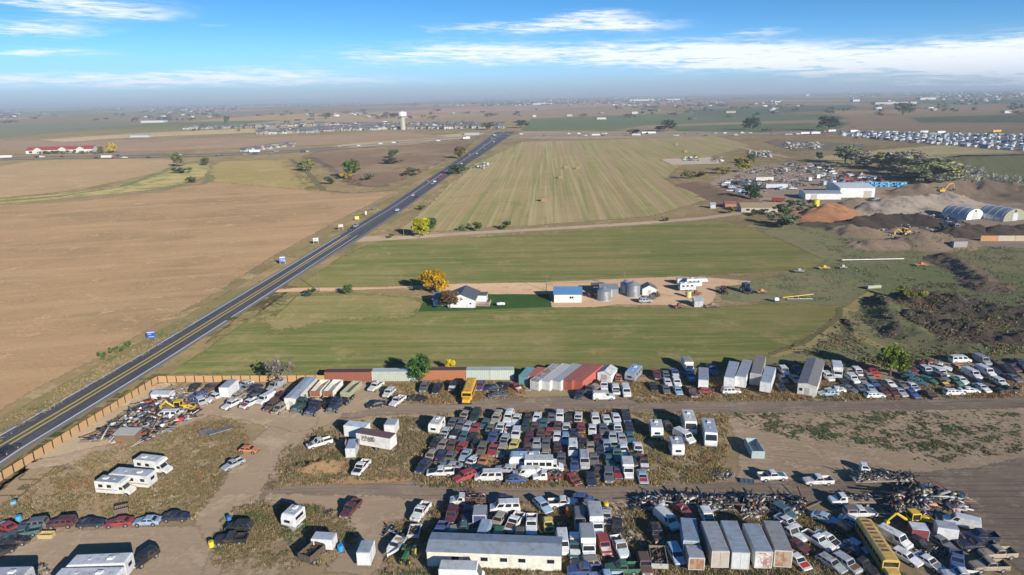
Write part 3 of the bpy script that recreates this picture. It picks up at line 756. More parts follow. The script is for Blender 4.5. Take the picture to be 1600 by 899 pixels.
def camper(L=6.5, H=2.35, z0=.55, W=2.4, kind='trailer', wins=2):
    """travel trailer, class A or class C motorhome; front is +x"""
    key = ('camper', L, H, z0, W, kind, wins)
    if key in PROTO: return PROTO[key]
    P = Parts(); hw = W / 2; x0, x1 = -L / 2, L / 2; zt = z0 + H
    prof = {'trailer': [(x0, z0 + .25), (x0 + .12, z0), (x1 - .45, z0), (x1, z0 + .5), (x1, zt - .75), (x1 - .35, zt - .1), (x1 - .6, zt), (x0 + .2, zt), (x0, zt - .2)],
            'A': [(x0, z0), (x1 - .1, z0), (x1, z0 + .6), (x1 - .1, z0 + 1.05), (x1 - .5, zt - .25), (x1 - .75, zt), (x0 + .15, zt), (x0, zt - .15)],
            'C': [(x0, z0), (x1 - 2.3, z0), (x1 - 2.3, z0 + 1.5), (x1 - 1.25, z0 + 1.62), (x1 - 1.05, z0 + 1.8), (x1 - 1.3, zt - .15), (x1 - 1.9, zt), (x0 + .12, zt), (x0, zt - .12)],
            'fifth': [(x0, z0), (x1 - 2.2, z0), (x1 - 2.2, z0 + 1.2), (x1, z0 + 1.2), (x1 + .05, z0 + 1.8), (x1 - .7, zt), (x0 + .15, zt), (x0, zt - .15)]}[kind]
    b = MB(); k = len(prof); e = .06
    rings = [[(x, y, z) for x, z in prof] for y in (-hw, hw)]
    b.loft([list(reversed(r_)) for r_ in rings]); P.add('body', b, M_shell, 'c')
    xr0, xr1 = x0 + .2, (x1 - .65 if kind == 'trailer' else x1 - .8 if kind == 'A' else x1 - 1.95 if kind == 'C' else x1 - .75)
    P.add('roof', MB().box(xr0, xr1, -hw + .05, hw - .05, zt - .01, zt + .03, 0, .02), M_roofp, 'd')
    for i, fx in enumerate((.3, .68)):
        xv = xr0 + (xr1 - xr0) * fx
        if i == 0: P.add('air_conditioner', MB().box(xv - .45, xv + .45, -.35, .35, zt + .03, zt + .27, 0, .08), M_shell, (.75, .75, .72))
        else: P.add('roof_vent', MB().box(xv - .2, xv + .2, -.2, .2, zt + .03, zt + .13, 0, .03), M_shell, (.6, .6, .6))
    xe = x1 - (2.4 if kind in ('C', 'fifth') else .7)
    for sg in (1, -1):
        for i in range(wins):
            xa = x0 + .55 + (xe - x0 - .9) * (i + .12) / wins
            win(P, '', [(xa, xa + .85, z0 + 1.15, z0 + 1.75)], hw, face=sg)
        P.add('stripe', MB().box(x0 + .2, xe, min(sg * hw, sg * (hw + .012)), max(sg * hw, sg * (hw + .012)), z0 + .62, z0 + .8), M_shell, 's')
        P.p[-1] = ('stripe', P.p[-1][1], (.42, .3, .2), [], None)
    P.add('door', MB().box(xe - 1.0, xe - .4, -hw - .02, -hw, z0 + .1, z0 + 1.9), M_shell, (.68, .68, .66))
    win(P, '', [(-.5, .5, z0 + 1.15, z0 + 1.75)], hw, axis='x', at=x0, face=-1, name='rear_window')
    if kind == 'trailer' or kind == 'fifth':
        wheels(P, (x0 + L * .4, x0 + L * .4 + .85), hw, .33)
        if kind == 'trailer':
            win(P, '', [(-.55, .55, z0 + 1.0, z0 + 1.5)], hw, axis='x', at=x1, face=1, name='front_window')
            h = MB(); h.cyl((x1 - .4, -.7, z0), (x1 + .9, 0, z0 - .05), .05, n=5); h.cyl((x1 - .4, .7, z0), (x1 + .9, 0, z0 - .05), .05, n=5); h.cyl((x1 + .75, 0, 0), (x1 + .75, 0, z0 + .2), .05, n=6)
            P.add('hitch', h, M_blk)
    elif kind == 'A':
        wheels(P, (x0 + L * .28, x1 - 1.3), hw, .42)
        q = [(x1 - .08, -hw * .9, z0 + 1.12), (x1 - .08, hw * .9, z0 + 1.12), (x1 - .47, hw * .86, zt - .36), (x1 - .47, -hw * .86, zt - .36)]
        P.add('windshield', MB().slab([Vector(p) + Vector((.03, 0, .01)) for p in q], .03), M_glass)
        for sg in (1, -1):
            P.add('headlight', MB().box(x1 - .08, x1 + .02, sg * .85 - .18, sg * .85 + .18, z0 + .2, z0 + .4), M_lamp)
        P.add('bumper', MB().box(x1 - .05, x1 + .14, -hw * .95, hw * .95, z0 - .15, z0 + .05, 0, .03), M_chr)
    else:
        wheels(P, (x0 + L * .3, x1 - .75), hw * .95, .4)
        c_ = MB(); cw = .95
        c_.loft([[(x, -cw * kk_, .45), (x, -cw * kk_, z_), (x, cw * kk_, z_), (x, cw * kk_, .45)] for x, z_, kk_ in ((x1, 1.0, .9), (x1 - .7, 1.2, 1), (x1 - 1.0, 1.3, 1))])
        c_.loft([[(x, -cw * kk_, .5), (x, -cw * kk_, z_), (x, cw * kk_, z_), (x, cw * kk_, .5)] for x, z_, kk_ in ((x1 - 1.0, 1.3, 1), (x1 - 1.5, 2.0, .92), (x1 - 2.35, 2.03, .92))])
        P.add('cab', c_, M_shell, 'c')
        P.add('windshield', MB().slab([(x1 - 1.0, -cw * .86, 1.36), (x1 - 1.0, cw * .86, 1.36), (x1 - 1.44, cw * .8, 1.98), (x1 - 1.44, -cw * .8, 1.98)], .02), M_glass)
        for sg in (1, -1):
            P.add('side_window', MB().box(x1 - 2.1, x1 - 1.4, min(sg * cw * .95, sg * cw * 1.02), max(sg * cw * .95, sg * cw * 1.02), 1.35, 1.85), M_glass)
            P.add('headlight', MB().box(x1 - .04, x1 + .02, sg * .65 - .14, sg * .65 + .14, .72, .9), M_lamp)
    PROTO[key] = P; return P


def box_truck(L=7.0, H=2.3, step=False, wins=0, W=2.3):
    """van body on a truck nose; step=True is a walk-in van; wins>0 a shuttle bus"""
    key = ('bt', L, H, step, wins, W)
    if key in PROTO: return PROTO[key]
    P = Parts(); hw = W / 2; x0, x1 = -L / 2, L / 2; z0 = .75; zt = z0 + H
    xb = x1 - (1.0 if step else 2.0)
    b = MB(); b.box(x0, xb, -hw, hw, z0, zt, 0, .05); P.add('box', b, M_shell, 'c')
    P.add('roof', roof_slab(x0, xb, hw - .03, zt - .005, .035), M_roofp, 'd')
    c_ = MB(); cw = hw * (.96 if step else .88)
    if step: pr = [(x1, 1.0, .95), (x1 - .35, 1.35, 1), (x1 - .95, zt - .15, 1), (xb - .05, zt - .1, 1)]
    else: pr = [(x1, 1.05, .85), (x1 - .85, 1.3, 1), (x1 - .9, 1.35, 1), (x1 - 1.35, 2.1, .92), (xb + .02, 2.12, .92)]
    c_.loft([[(x, -cw * k_, .5), (x, -cw * k_, z_), (x, cw * k_, z_), (x, cw * k_, .5)] for x, z_, k_ in pr]); P.add('cab', c_, M_shell, 'c')
    a, d_ = (pr[1], pr[2]) if step else (pr[2], pr[3])
    P.add('windshield', MB().slab([(a[0] + .02, -cw * .9, a[1] + .1), (a[0] + .02, cw * .9, a[1] + .1), (d_[0] + .06, cw * .85, d_[1] - .1), (d_[0] + .06, -cw * .85, d_[1] - .1)], .02), M_glass)
    for sg in (1, -1):
        xa = x1 - (1.3 if step else 1.95)
        P.add('side_window', MB().box(xa, xa + .62, min(sg * cw * .94, sg * (cw + .015)), max(sg * cw * .94, sg * (cw + .015)), 1.45, 2.0), M_glass)
        P.add('headlight', MB().box(x1 - .05, x1 + .02, sg * .72 - .14, sg * .72 + .14, .75, .93), M_lamp)
        for i in range(wins):
            xa = x0 + .4 + (xb - x0 - .5) * i / wins; win(P, '', [(xa, xa + (xb - x0 - .5) / wins - .22, z0 + 1.0, z0 + 1.75)], hw, face=sg)
    P.add('rear_door', MB().box(x0 - .03, x0, -hw * .85, hw * .85, z0 + .08, zt - .2), M_shell, 'c')
    if wins: win(P, '', [(-.85, -.1, z0 + 1.0, z0 + 1.7), (.1, .85, z0 + 1.0, z0 + 1.7)], hw, axis='x', at=x0 - .03, face=-1, name='rear_window')
    P.add('bumper', MB().box(x1 - .05, x1 + .12, -cw, cw, .5, .72, 0, .03), M_chr)
    wheels(P, (x0 + L * .24, x1 - (.95 if not step else 1.1)), hw * .96, .42, .28)
    PROTO[key] = P; return P


def school_bus(L=11.0):
    key = ('bus', L)
    if key in PROTO: return PROTO[key]
    P = Parts(); hw = 1.22; x0, x1 = -L / 2, L / 2; xc = x1 - 1.6; z0 = .8; zt = 2.95
    b = MB(); sec = [(-hw, z0), (-hw, zt - .35), (-hw + .12, zt - .12), (-hw + .4, zt), (hw - .4, zt), (hw - .12, zt - .12), (hw, zt - .35), (hw, z0)]
    b.loft([[(x, y, z) for y, z in sec] for x in (xc, x0 + .1)]); P.add('body', b, M_paint, 'c')
    rf = MB()
    for i in range(int((L - 2) / .75)): rf.box(x0 + .3 + i * .75, x0 + .36 + i * .75, -hw + .42, hw - .42, zt, zt + .025)
    P.add('roof', rf, M_paint, 'c')
    pt = MB()
    for i in range(8): pt.box(x0 + .5 + i * 1.05, x0 + 1.05 + i * 1.05, -.62, .55, zt, zt + .012)
    P.add('roof_patch', pt, M_rusty, 'd')
    h = MB(); h.loft([[(x, -w_, .55), (x, -w_, z_ - .12), (x, -w_ + .15, z_), (x, w_ - .15, z_), (x, w_, z_ - .12), (x, w_, .55)] for x, z_, w_ in ((x1, 1.35, .85), (x1 - .25, 1.5, .95), (xc - .02, 1.62, 1.05))])
    P.add('hood', h, M_paint, 'c')
    P.add('windshield', MB().box(xc, xc + .03, -hw * .86, hw * .86, 1.75, 2.5), M_glass)
    for sg in (1, -1):
        n = 9
        for i in range(n):
            xa = x0 + .35 + (xc - x0 - .6) * i / n; win(P, '', [(xa, xa + (xc - x0 - .6) / n - .16, 1.75, 2.35)], hw, face=sg)
        P.add('rub_rail', MB().box(x0 + .12, xc, min(sg * hw, sg * (hw + .03)), max(sg * hw, sg * (hw + .03)), 1.4, 1.5), M_blk)
        P.add('headlight', MB().box(x1 - .02, x1 + .02, sg * .62 - .12, sg * .62 + .12, .95, 1.15), M_lamp)
    P.add('bumper', MB().box(x1 - .02, x1 + .15, -1.1, 1.1, .5, .78, 0, .03), M_blk)
    P.add('rear_window', MB().box(x0 + .06, x0 + .1, -.7, .7, 1.7, 2.4), M_glass)
    wheels(P, (x0 + 2.6, x1 - 1.0), hw, .5, .3); PROTO[key] = P; return P


def semi_tractor(L=7.2, sleeper=False):
    key = ('semi', L, sleeper)
    if key in PROTO: return PROTO[key]
    P = Parts(); x1 = L / 2; x0 = -L / 2
    h = MB(); h.loft([[(x, -w_, .7), (x, -w_, z_ - .15), (x, -w_ + .2, z_), (x, w_ - .2, z_), (x, w_, z_ - .15), (x, w_, .7)] for x, z_, w_ in ((x1, 1.75, .62), (x1 - .2, 1.85, .7), (x1 - 1.9, 2.05, .85))])
    P.add('hood', h, M_paint, 'c')
    xc = x1 - 1.9; c_ = MB(); c_.box(xc - 1.7, xc, -1.08, 1.08, .75, 2.15, 0); c_.loft([[(x, -w_, 2.14), (x, -w_ + .08, z_), (x, w_ - .08, z_), (x, w_, 2.14)] for x, z_, w_ in ((xc - .12, 2.75, 1.05), (xc - 1.7, 2.85, 1.08))])
    P.add('cab', c_, M_paint, 'c')
    P.add('windshield', MB().box(xc - .13, xc - .06, -.85, .85, 2.1, 2.62), M_glass)
    for sg in (1, -1):
        P.add('side_window', MB().box(xc - 1.1, xc - .4, min(sg * 1.07, sg * 1.11), max(sg * 1.07, sg * 1.11), 1.95, 2.5), M_glass)
        P.add('fender', MB().box(x1 - 1.5, x1 - .25, min(sg * .7, sg * 1.15), max(sg * .7, sg * 1.15), .95, 1.2, 0, .1), M_paint, 'c')
        P.add('headlight', MB().box(x1 - .24, x1 - .2, sg * .93 - .13, sg * .93 + .13, .95, 1.15), M_lamp)
        P.add('exhaust_stack', MB().cyl((xc - 1.8, sg * .9, .9), (xc - 1.8, sg * .9, 3.3), .08, n=8), M_chr)
    P.add('bumper', MB().box(x1 + .0, x1 + .2, -1.15, 1.15, .45, .85, 0, .04), M_chr)
    P.add('grille', MB().box(x1, x1 + .03, -.5, .5, .9, 1.6), M_chr)
    P.add('frame', MB().box(x0, xc, -.45, .45, .75, 1.0), M_blk)
    wheels(P, (x1 - .9, x0 + .8, x0 + 2.0), 1.2, .5, .3); PROTO[key] = P; return P


def open_box(L, W, H, z0=.1, t=.1, wheelx=(), rake=0.0, fill=None):
    key = ('ob', L, W, H, z0, wheelx, rake, fill)
    if key in PROTO: return PROTO[key]
    P = Parts(); hw = W / 2; x0, x1 = -L / 2, L / 2
    b = MB(); b.box(x0, x1, -hw, hw, z0, z0 + t)
    b.box(x0, x1, -hw, -hw + t, z0 + t, z0 + H); b.box(x0, x1, hw - t, hw, z0 + t, z0 + H)
    b.box(x1 - t, x1, -hw + t, hw - t, z0 + t, z0 + H)
    n = int(L / .8)
    for i in range(n + 1):
        for sg in (1, -1): b.box(x0 + i * L / n - .04 + (.04 if i == 0 else 0), x0 + i * L / n + .04 - (.04 if i == n else 0), min(sg * hw, sg * (hw + .07)), max(sg * hw, sg * (hw + .07)), z0 + .05, z0 + H - .05)
    P.add('bin', b, M_any, 'c'); P.add('rear_gate', MB().box(x0 - .02, x0 + t, -hw, hw, z0 + t, z0 + H + .02), M_any, 'd')
    if fill:
        V, F, C = bits(110, L / 2 - .3, hw - .25, fill, 3, JUNK[:5] + [(.25, .17, .1)], .12, .5); V[:, 2] += z0 + .1
        P.add('load', np_mesh('load', V, F, M_engine, colors=C), None)
    if wheelx: wheels(P, wheelx, hw, .45, .28); P.add('chassis', MB().box(x0 + .1, x1 + .8, -.4, .4, z0 - .2, z0), M_blk)
    PROTO[key] = P; return P


def flat_truck(L=7, load=True, rack=False):
    """cab with a flat deck behind it"""
    key = ('flat', L, load, rack)
    if key in PROTO: return PROTO[key]
    P = Parts(); x1 = L / 2; x0 = -L / 2; hw = 1.02; xc = x1 - 1.25; xb = x1 - 2.75
    b = MB(); b.loft([ring(*s_) for s_ in [(x1, .8, .6, .95), (x1 - .12, .95, .5, 1.08), (x1 - .5, 1.0, .45, 1.14), (xc, 1.0, .45, 1.25), (xb, 1.0, .45, 1.28)]])
    b.add([(xc, -.95, 1.24), (xc, .95, 1.24), (xb, .95, 1.24), (xb, -.95, 1.24), (xc - .5, -.82, 1.9), (xc - .5, .82, 1.9), (xb + .05, .82, 1.9), (xb + .05, -.82, 1.9)], [(0, 1, 5, 4), (1, 2, 6, 5), (2, 3, 7, 6), (3, 0, 4, 7), (4, 5, 6, 7)])
    P.add('cab', b, M_paint, 'c')
    P.add('windshield', MB().slab([(xc - .05 + .02, -.8, 1.34), (xc - .03, .8, 1.34), (xc - .43, .72, 1.83), (xc - .43, -.72, 1.83)], .02), M_glass)
    for sg in (1, -1): P.add('side_window', MB().slab([(xc - .2, sg * .945, 1.33), (xb + .4, sg * .945, 1.33), (xb + .4, sg * .87, 1.8), (xc - .5, sg * .87, 1.8)][::sg], .02), M_glass)
    P.add('deck', MB().box(x0, xb - .1, -1.15, 1.15, .95, 1.07), M_rusty, 'd'); P.add('chassis', MB().box(x0 + .2, xb, -.4, .4, .6, .95), M_blk)
    if rack:
        r_ = MB()
        for y in (-1.1, 1.1):
            for x in np.linspace(x0 + .1, xb - .2, 5): r_.cyl((x, y, 1.07), (x, y, 2.0), .04, n=4)
            for z in (1.4, 1.7, 2.0): r_.cyl((x0 + .1, y, z), (xb - .2, y, z), .035, n=4)
        P.add('rack', r_, M_any, 'd')
    if load:
        V, F, C = bits(70, (xb - x0) / 2 - .3, .85, .55, 17, JUNK + [(.5, .5, .48)], .12, .5); V[:, 0] += (x0 + xb) / 2; V[:, 2] += 1.15
        P.add('load', np_mesh('load', V, F, M_engine, colors=C), None)
    wheels(P, (x1 - .85, x0 + 1.3), hw, .4, .28); PROTO[key] = P; return P


def boat(L=5.2):
    if 'boat' in PROTO: return PROTO['boat']
    P = Parts(); hw = 1.0; st = []
    for i in range(9):
        t = i / 8; x = -L / 2 + L * t; w_ = hw * (1 - max(0, (t - .45) / .55) ** 2.2) + .02; zb = .55 + max(0, t - .6) * .7
        st.append([(x, -w_, 1.25 + .2 * t), (x, -w_ * .85, zb + .25), (x, 0, zb), (x, w_ * .85, zb + .25), (x, w_, 1.25 + .2 * t), (x, w_ * .85, 1.24 + .2 * t), (x, 0, .95 + .1 * t), (x, -w_ * .85, 1.24 + .2 * t)])
    P.add('hull', MB().loft(st), M_shell, 'c')
    P.add('seat', MB().box(-1.9, -1.2, -.7, .7, 1.05, 1.32, 0, .05).box(-.5, 0, -.7, .7, 1.05, 1.3, 0, .05), M_shell, (.42, .33, .2))
    P.add('windscreen', MB().slab([(.35, -.75, 1.3), (.35, .75, 1.3), (.1, .65, 1.7), (.1, -.65, 1.7)], .03), M_glass)
    P.add('outboard_motor', MB().box(-L / 2 - .4, -L / 2 - .02, -.2, .2, .7, 1.5, 0, .06), M_blk)
    t_ = MB(); t_.cyl((-2.2, .6, .4), (3.3, 0, .45), .05, n=5); t_.cyl((-2.2, -.6, .4), (3.3, 0, .45), .05, n=5); t_.cyl((-1, -1, .35), (-1, 1, .35), .05, n=5)
    P.add('trailer_frame', t_, M_blk); wheels(P, (-1.0,), 1.15, .3, .2); PROTO['boat'] = P; return P


def farm_tractor(cab=False):
    key = ('ft', cab)
    if key in PROTO: return PROTO[key]
    P = Parts()
    P.add('hood', MB().box(.3, 2.1, -.35, .35, .95, 1.5, 0, .08), M_any, 'c'); P.add('grille', MB().box(2.1, 2.15, -.3, .3, .85, 1.4), M_blk)
    P.add('chassis', MB().box(-1.0, 2.0, -.25, .25, .6, .95), M_blk)
    for sg in (1, -1):
        P.add('fender', MB().box(-1.3, -.1, min(sg * .55, sg * 1.05), max(sg * .55, sg * 1.05), 1.35, 1.5, 0, .05), M_any, 'c')
        P.add('rear_wheel', wheel_mesh(.78, .42, 18, True), None, 'd', loc=(-.7, sg * .85, .78)); P.add('front_wheel', wheel_mesh(.42, .26, 14, True), None, 'd', loc=(1.6, sg * .68, .42))
    P.add('seat', MB().box(-.75, -.3, -.28, .28, 1.1, 1.6, 0, .06), M_blk); P.add('steering_wheel', MB().cyl((.1, 0, 1.55), (.13, 0, 1.6), .22, n=10), M_blk)
    P.add('exhaust', MB().cyl((1.2, .12, 1.5), (1.2, .12, 2.3), .045, n=6), M_blk)
    if cab:
        P.add('cab', MB().box(-1.1, .4, -.75, .75, 2.45, 2.6, 0, .05).box(-1.1, -1.02, -.75, -.67, 1.4, 2.45).box(-1.1, -1.02, .67, .75, 1.4, 2.45).box(.32, .4, -.75, -.67, 1.3, 2.45).box(.32, .4, .67, .75, 1.3, 2.45), M_any, 'c')
        P.add('cab_glass', MB().box(-1.0, .3, -.7, .7, 1.5, 2.4), M_glass)
    PROTO[key] = P; return P


def backhoe():
    if 'bh' in PROTO: return PROTO['bh']
    P = Parts()
    P.add('body', MB().box(-.6, 2.0, -.45, .45, .8, 1.6, 0, .12), M_any, 'c')
    P.add('cab', MB().box(-1.3, .2, -.8, .8, 2.5, 2.68, 0, .05).box(-1.3, .2, -.8, .8, .9, 1.5, 0, .04).box(-1.3, -1.2, -.8, -.7, 1.5, 2.5).box(-1.3, -1.2, .7, .8, 1.5, 2.5).box(.1, .2, -.8, -.7, 1.5, 2.5).box(.1, .2, .7, .8, 1.5, 2.5), M_any, 'c')
    P.add('cab_glass', MB().box(-1.2, .1, -.74, .74, 1.5, 2.5), M_glass)
    bm = MB(); bm.cyl((-1.6, 0, 1.1), (-3.6, 0, 2.5), .26, .2, 6); bm.cyl((-3.6, 0, 2.5), (-4.9, 0, 1.2), .2, .15, 6); P.add('boom', bm, M_any, 'c')
    P.add('bucket', MB().box(-5.3, -4.7, -.35, .35, .5, 1.2, 0, .1), M_any, 'c')
    P.add('loader_arm', MB().cyl((.8, .6, 1.4), (3.0, .6, .6), .13, n=5).cyl((.8, -.6, 1.4), (3.0, -.6, .6), .13, n=5), M_any, 'c')
    P.add('loader_bucket', MB().slab([(3.0, -1.1, .15), (3.8, -1.1, .1), (3.8, 1.1, .1), (3.0, 1.1, .15)], .08).slab([(3.0, -1.1, .15), (3.0, 1.1, .15), (2.9, 1.1, 1.0), (2.9, -1.1, 1.0)], .08), M_any, 'c')
    for sg in (1, -1):
        P.add('rear_wheel', wheel_mesh(.75, .42, 18), None, None, loc=(-.8, sg * .95, .75)); P.add('front_wheel', wheel_mesh(.48, .3), None, None, loc=(1.5, sg * .8, .48))
    PROTO['bh'] = P; return P


def excavator():
    if 'ex' in PROTO: return PROTO['ex']
    P = Parts()
    for sg in (1, -1): P.add('track', MB().box(-2.2, 2.2, sg * 1.25 - .3, sg * 1.25 + .3, 0, .9, 0, .2), M_blk)
    P.add('body', MB().box(-2.4, 1.3, -1.35, 1.35, 1.0, 2.2, 0, .2), M_any, 'c'); P.add('cab', MB().box(.2, 1.8, .3, 1.3, 1.0, 3.0, 0, .1), M_any, 'c')
    P.add('cab_window', MB().box(.4, 1.84, .38, 1.34, 1.9, 2.8), M_glass)
    P.add('boom', MB().cyl((1.2, 0, 1.8), (4.2, 0, 5.6), .4, .4, 6).cyl((4.2, 0, 5.6), (7.4, 0, 6.2), .4, .3, 6), M_any, 'c')
    P.add('stick', MB().cyl((7.2, 0, 6.5), (8.4, 0, 2.6), .3, .22, 6), M_any, 'c')
    P.add('bucket', MB().box(7.7, 9.1, -.65, .65, 1.3, 2.6, 0, .3), M_blk); PROTO['ex'] = P; return P


def ramp_house(L, W, zw, zr, ov=.3, roofc=(.2, .2, .2), wallc=(.8, .8, .78), wins=(), doors=(), name='', wallm=None, roofm=None, gable='x'):
    """gabled building, ridge along x. wins: (side, a0, a1, z0, z1)"""
    P = Parts(); hx, hy = L / 2, W / 2; b = MB()
    vs = [(-hx, -hy, 0), (hx, -hy, 0), (hx, hy, 0), (-hx, hy, 0), (-hx, -hy, zw), (hx, -hy, zw), (hx, hy, zw), (-hx, hy, zw), (-hx, 0, zr - .06), (hx, 0, zr - .06)]
    b.add(vs, [(0, 1, 5, 4), (2, 3, 7, 6), (1, 2, 6, 9, 5), (3, 0, 4, 8, 7), (4, 5, 9, 8), (6, 7, 8, 9)])
    P.add('wall', b, wallm or M_shell, wallc)
    r = MB(); sl = (zr - zw) / hy; ze = zw - ov * sl
    r.slab([(-hx - ov, -hy - ov, ze + .05), (hx + ov, -hy - ov, ze + .05), (hx + ov, 0, zr + .05), (-hx - ov, 0, zr + .05)], .1)
    r.slab([(hx + ov, hy + ov, ze + .05), (-hx - ov, hy + ov, ze + .05), (-hx - ov, 0, zr + .05), (hx + ov, 0, zr + .05)], .1)
    P.add('roof', r, roofm or M_roofp, roofc)
    for (nm, lst, mt, cc) in (('window', wins, M_glass, None), ('door', doors, M_shell, (.5, .45, .4))):
        for (sd_, a0, a1, z0, z1) in lst:
            if sd_ in 'sn': y = -hy if sd_ == 's' else hy; fr = MB().box(a0, a1, y - .05, y + .05, z0, z1); f2 = MB().box(a0 - .08, a1 + .08, y - .03, y + .03, z0 - .08, z1 + .08)
            else: x = -hx if sd_ == 'w' else hx; fr = MB().box(x - .05, x + .05, a0, a1, z0, z1); f2 = MB().box(x - .03, x + .03, a0 - .08, a1 + .08, z0 - .08, z1 + .08)
            P.add(nm, fr, mt, cc, sub=[('frame', f2.mesh('frame', M_shell), (.7, .7, .68), None)])
    return P

# ================================================================ the yard's vehicles
CC = {'W': ('white', (.78, .78, .75)), 'S': ('silver', (.42, .44, .46)), 'G': ('grey', (.17, .17, .18)), 'K': ('black', (.016, .016, .02)), 'B': ('blue', (.03, .10, .33)),
      'N': ('navy', (.014, .025, .085)), 'R': ('red', (.45, .025, .02)), 'M': ('maroon', (.15, .02, .025)), 'Y': ('yellow', (.78, .62, .07)), 'O': ('orange', (.72, .19, .03)),
      'T': ('tan', (.42, .34, .23)), 'E': ('green', (.04, .22, .11)), 'D': ('dark green', (.015, .055, .04)), 'L': ('light blue', (.32, .47, .62)), 'C': ('teal', (.05, .17, .19)),
      'U': ('rust brown', (.17, .08, .045)), 'V': ('olive', (.19, .18, .10)), 'Q': ('pale green', (.42, .52, .42)), 'P': ('purple', (.14, .06, .16))}
KK = {'s': ('sedan', 'sedan', 'car'), 'c': ('coupe', 'coupe', 'car'), 'h': ('hatch', 'hatchback', 'car'), 'w': ('wagon', 'station wagon', 'car'), 'u': ('suv', 'SUV', 'car'),
      'm': ('minivan', 'minivan', 'van'), 'v': ('van', 'windowed van', 'van'), 'k': ('van', 'panel van', 'van'), 'p': ('pickup', 'pickup', 'pickup'), 't': ('pickup', 'capped pickup', 'pickup')}
NAME = {'s': 'sedan', 'c': 'coupe', 'h': 'hatchback', 'w': 'station_wagon', 'u': 'suv', 'm': 'minivan', 'v': 'passenger_van', 'k': 'cargo_van', 'p': 'pickup_truck', 't': 'pickup_truck'}
JOBS = []      # everything that stands in the yard, spawned after a small spacing pass


def job(parts, name, cat, x, y, ang, L, W, c=(1, 1, 1), d=(1, 1, 1), label=None, group=None, fixed=True, base=None, axis=None, **kw):
    JOBS.append(dict(p=parts, n=name, cat=cat, x=x, y=y, a=rad(ang), L=L, W=W, c=c, d=d, label=label, group=group, fixed=fixed, base=base, axis=axis, kw=kw))


def cars(zone, spec, reg=(0, 0, 1), ang=-96, axis='x', full=True, group=None):
    """spec: 'code X Y [@angle] [#label]' ; code = kind colour [x no hood] [g no glass] [:hood colour]"""
    for ent in spec.split(';'):
        ent = ent.strip()
        if not ent: continue
        lab = None
        if '#' in ent: ent, lab = ent.split('#'); lab = lab.strip()
        tk = ent.split(); code = tk[0]; X, Y = float(tk[1]), float(tk[2]); a = float(tk[3][1:]) if len(tk) > 3 else ang + random.uniform(-4, 4)
        hc = None
        if ':' in code: code, hc = code.split(':')
        k, cl, fl = code[0], code[1], code[2:]
        px, py = reg[0] + X / reg[2], reg[1] + Y / reg[2]
        x, y = G(px, py, .7)
        kk, kn, cat = KK[k]; cn, rgb = CC[cl]
        j = random.uniform(.85, 1.12); rgb = tuple(min(.85, v * j) for v in rgb)
        if max(rgb) < .4: rgb = tuple(v * .85 + .012 for v in rgb)
        g_ = sum(rgb) / 3; rgb = tuple(v * .8 + g_ * .2 for v in rgb)
        hrgb = CC[hc][1] if hc else tuple(v * random.uniform(.88, 1.1) for v in rgb)
        st = ' without hood' if 'x' in fl else ' without glass' if 'g' in fl else f' with {CC[hc][0]} hood' if hc else ''
        if k == 't' and not hc: hrgb = rgb
        P = car(kk, hood='x' not in fl, glass='g' not in fl, top=(k == 't'), winless=(k == 'k'), full=full)
        z = 0 if not ('x' in fl or 'g' in fl) else random.choice((0, -.12))
        tl = (random.uniform(-1.5, 1.5), random.uniform(-1.5, 1.5)) if 'x' in fl else (0, 0)
        sk = []
        if 'x' in fl and random.random() < .5: sk = ['headlight', 'bumper']
        job(P, NAME[k], cat, x, y, a, CARS[kk][0], CARS[kk][1], rgb, hrgb, lab, group or 'vehicles stored in the salvage yard', False, None if lab else (f'{cn} {kn}{st}', zone), axis, z=z, tilt=tl, skip=sk, s=.84 if lab and 'silver pickup alone' in lab else .96)


def rb(n, f, Ht):
    """near and far middle of a roof seen in the photo -> centre, heading near to far, length"""
    A, B = np.array(G(*n, Ht)), np.array(G(*f, Ht)); d = B - A
    return (A + B) / 2, math.degrees(math.atan2(d[1], d[0])), float(np.linalg.norm(d))


def boxlike(parts_fn, name, cat, n, f, Ht, W, c, d, label, group=None, flip=False, L=None, **kw):
    C0, a, l = rb(n, f, Ht)
    if L:  # keep the near end, use the real length
        dv = np.array([math.cos(rad(a)), math.sin(rad(a))]); C0 = C0 - dv * l / 2 + dv * L / 2; l = L
    l = round(l * 2) / 2
    job(parts_fn(l), name, cat, C0[0], C0[1], a + (180 if flip else 0), l, W, c, d, label, group, True, **kw)


W_, S_ = (.78, .78, .76), (.5, .52, .54)
RG = (.36, .39, .43)     # weathered grey roof
ZA, ZB, ZC, ZD, ZE, ZF = (0, 720, 5), (300, 720, 5), (580, 740, 5.654), (840, 740, 5.654), (1080, 740, 5.654), (1320, 740, 5.654)
ZG, ZH, ZI, ZJ, ZK, ZL = (120, 560, 5.618), (380, 560, 5.618), (640, 560, 5.618), (900, 540, 5.618), (1160, 540, 7.19), (1370, 540, 6.957)
Z7, Z8 = (630, 630, 6.914), (830, 630, 6.914)

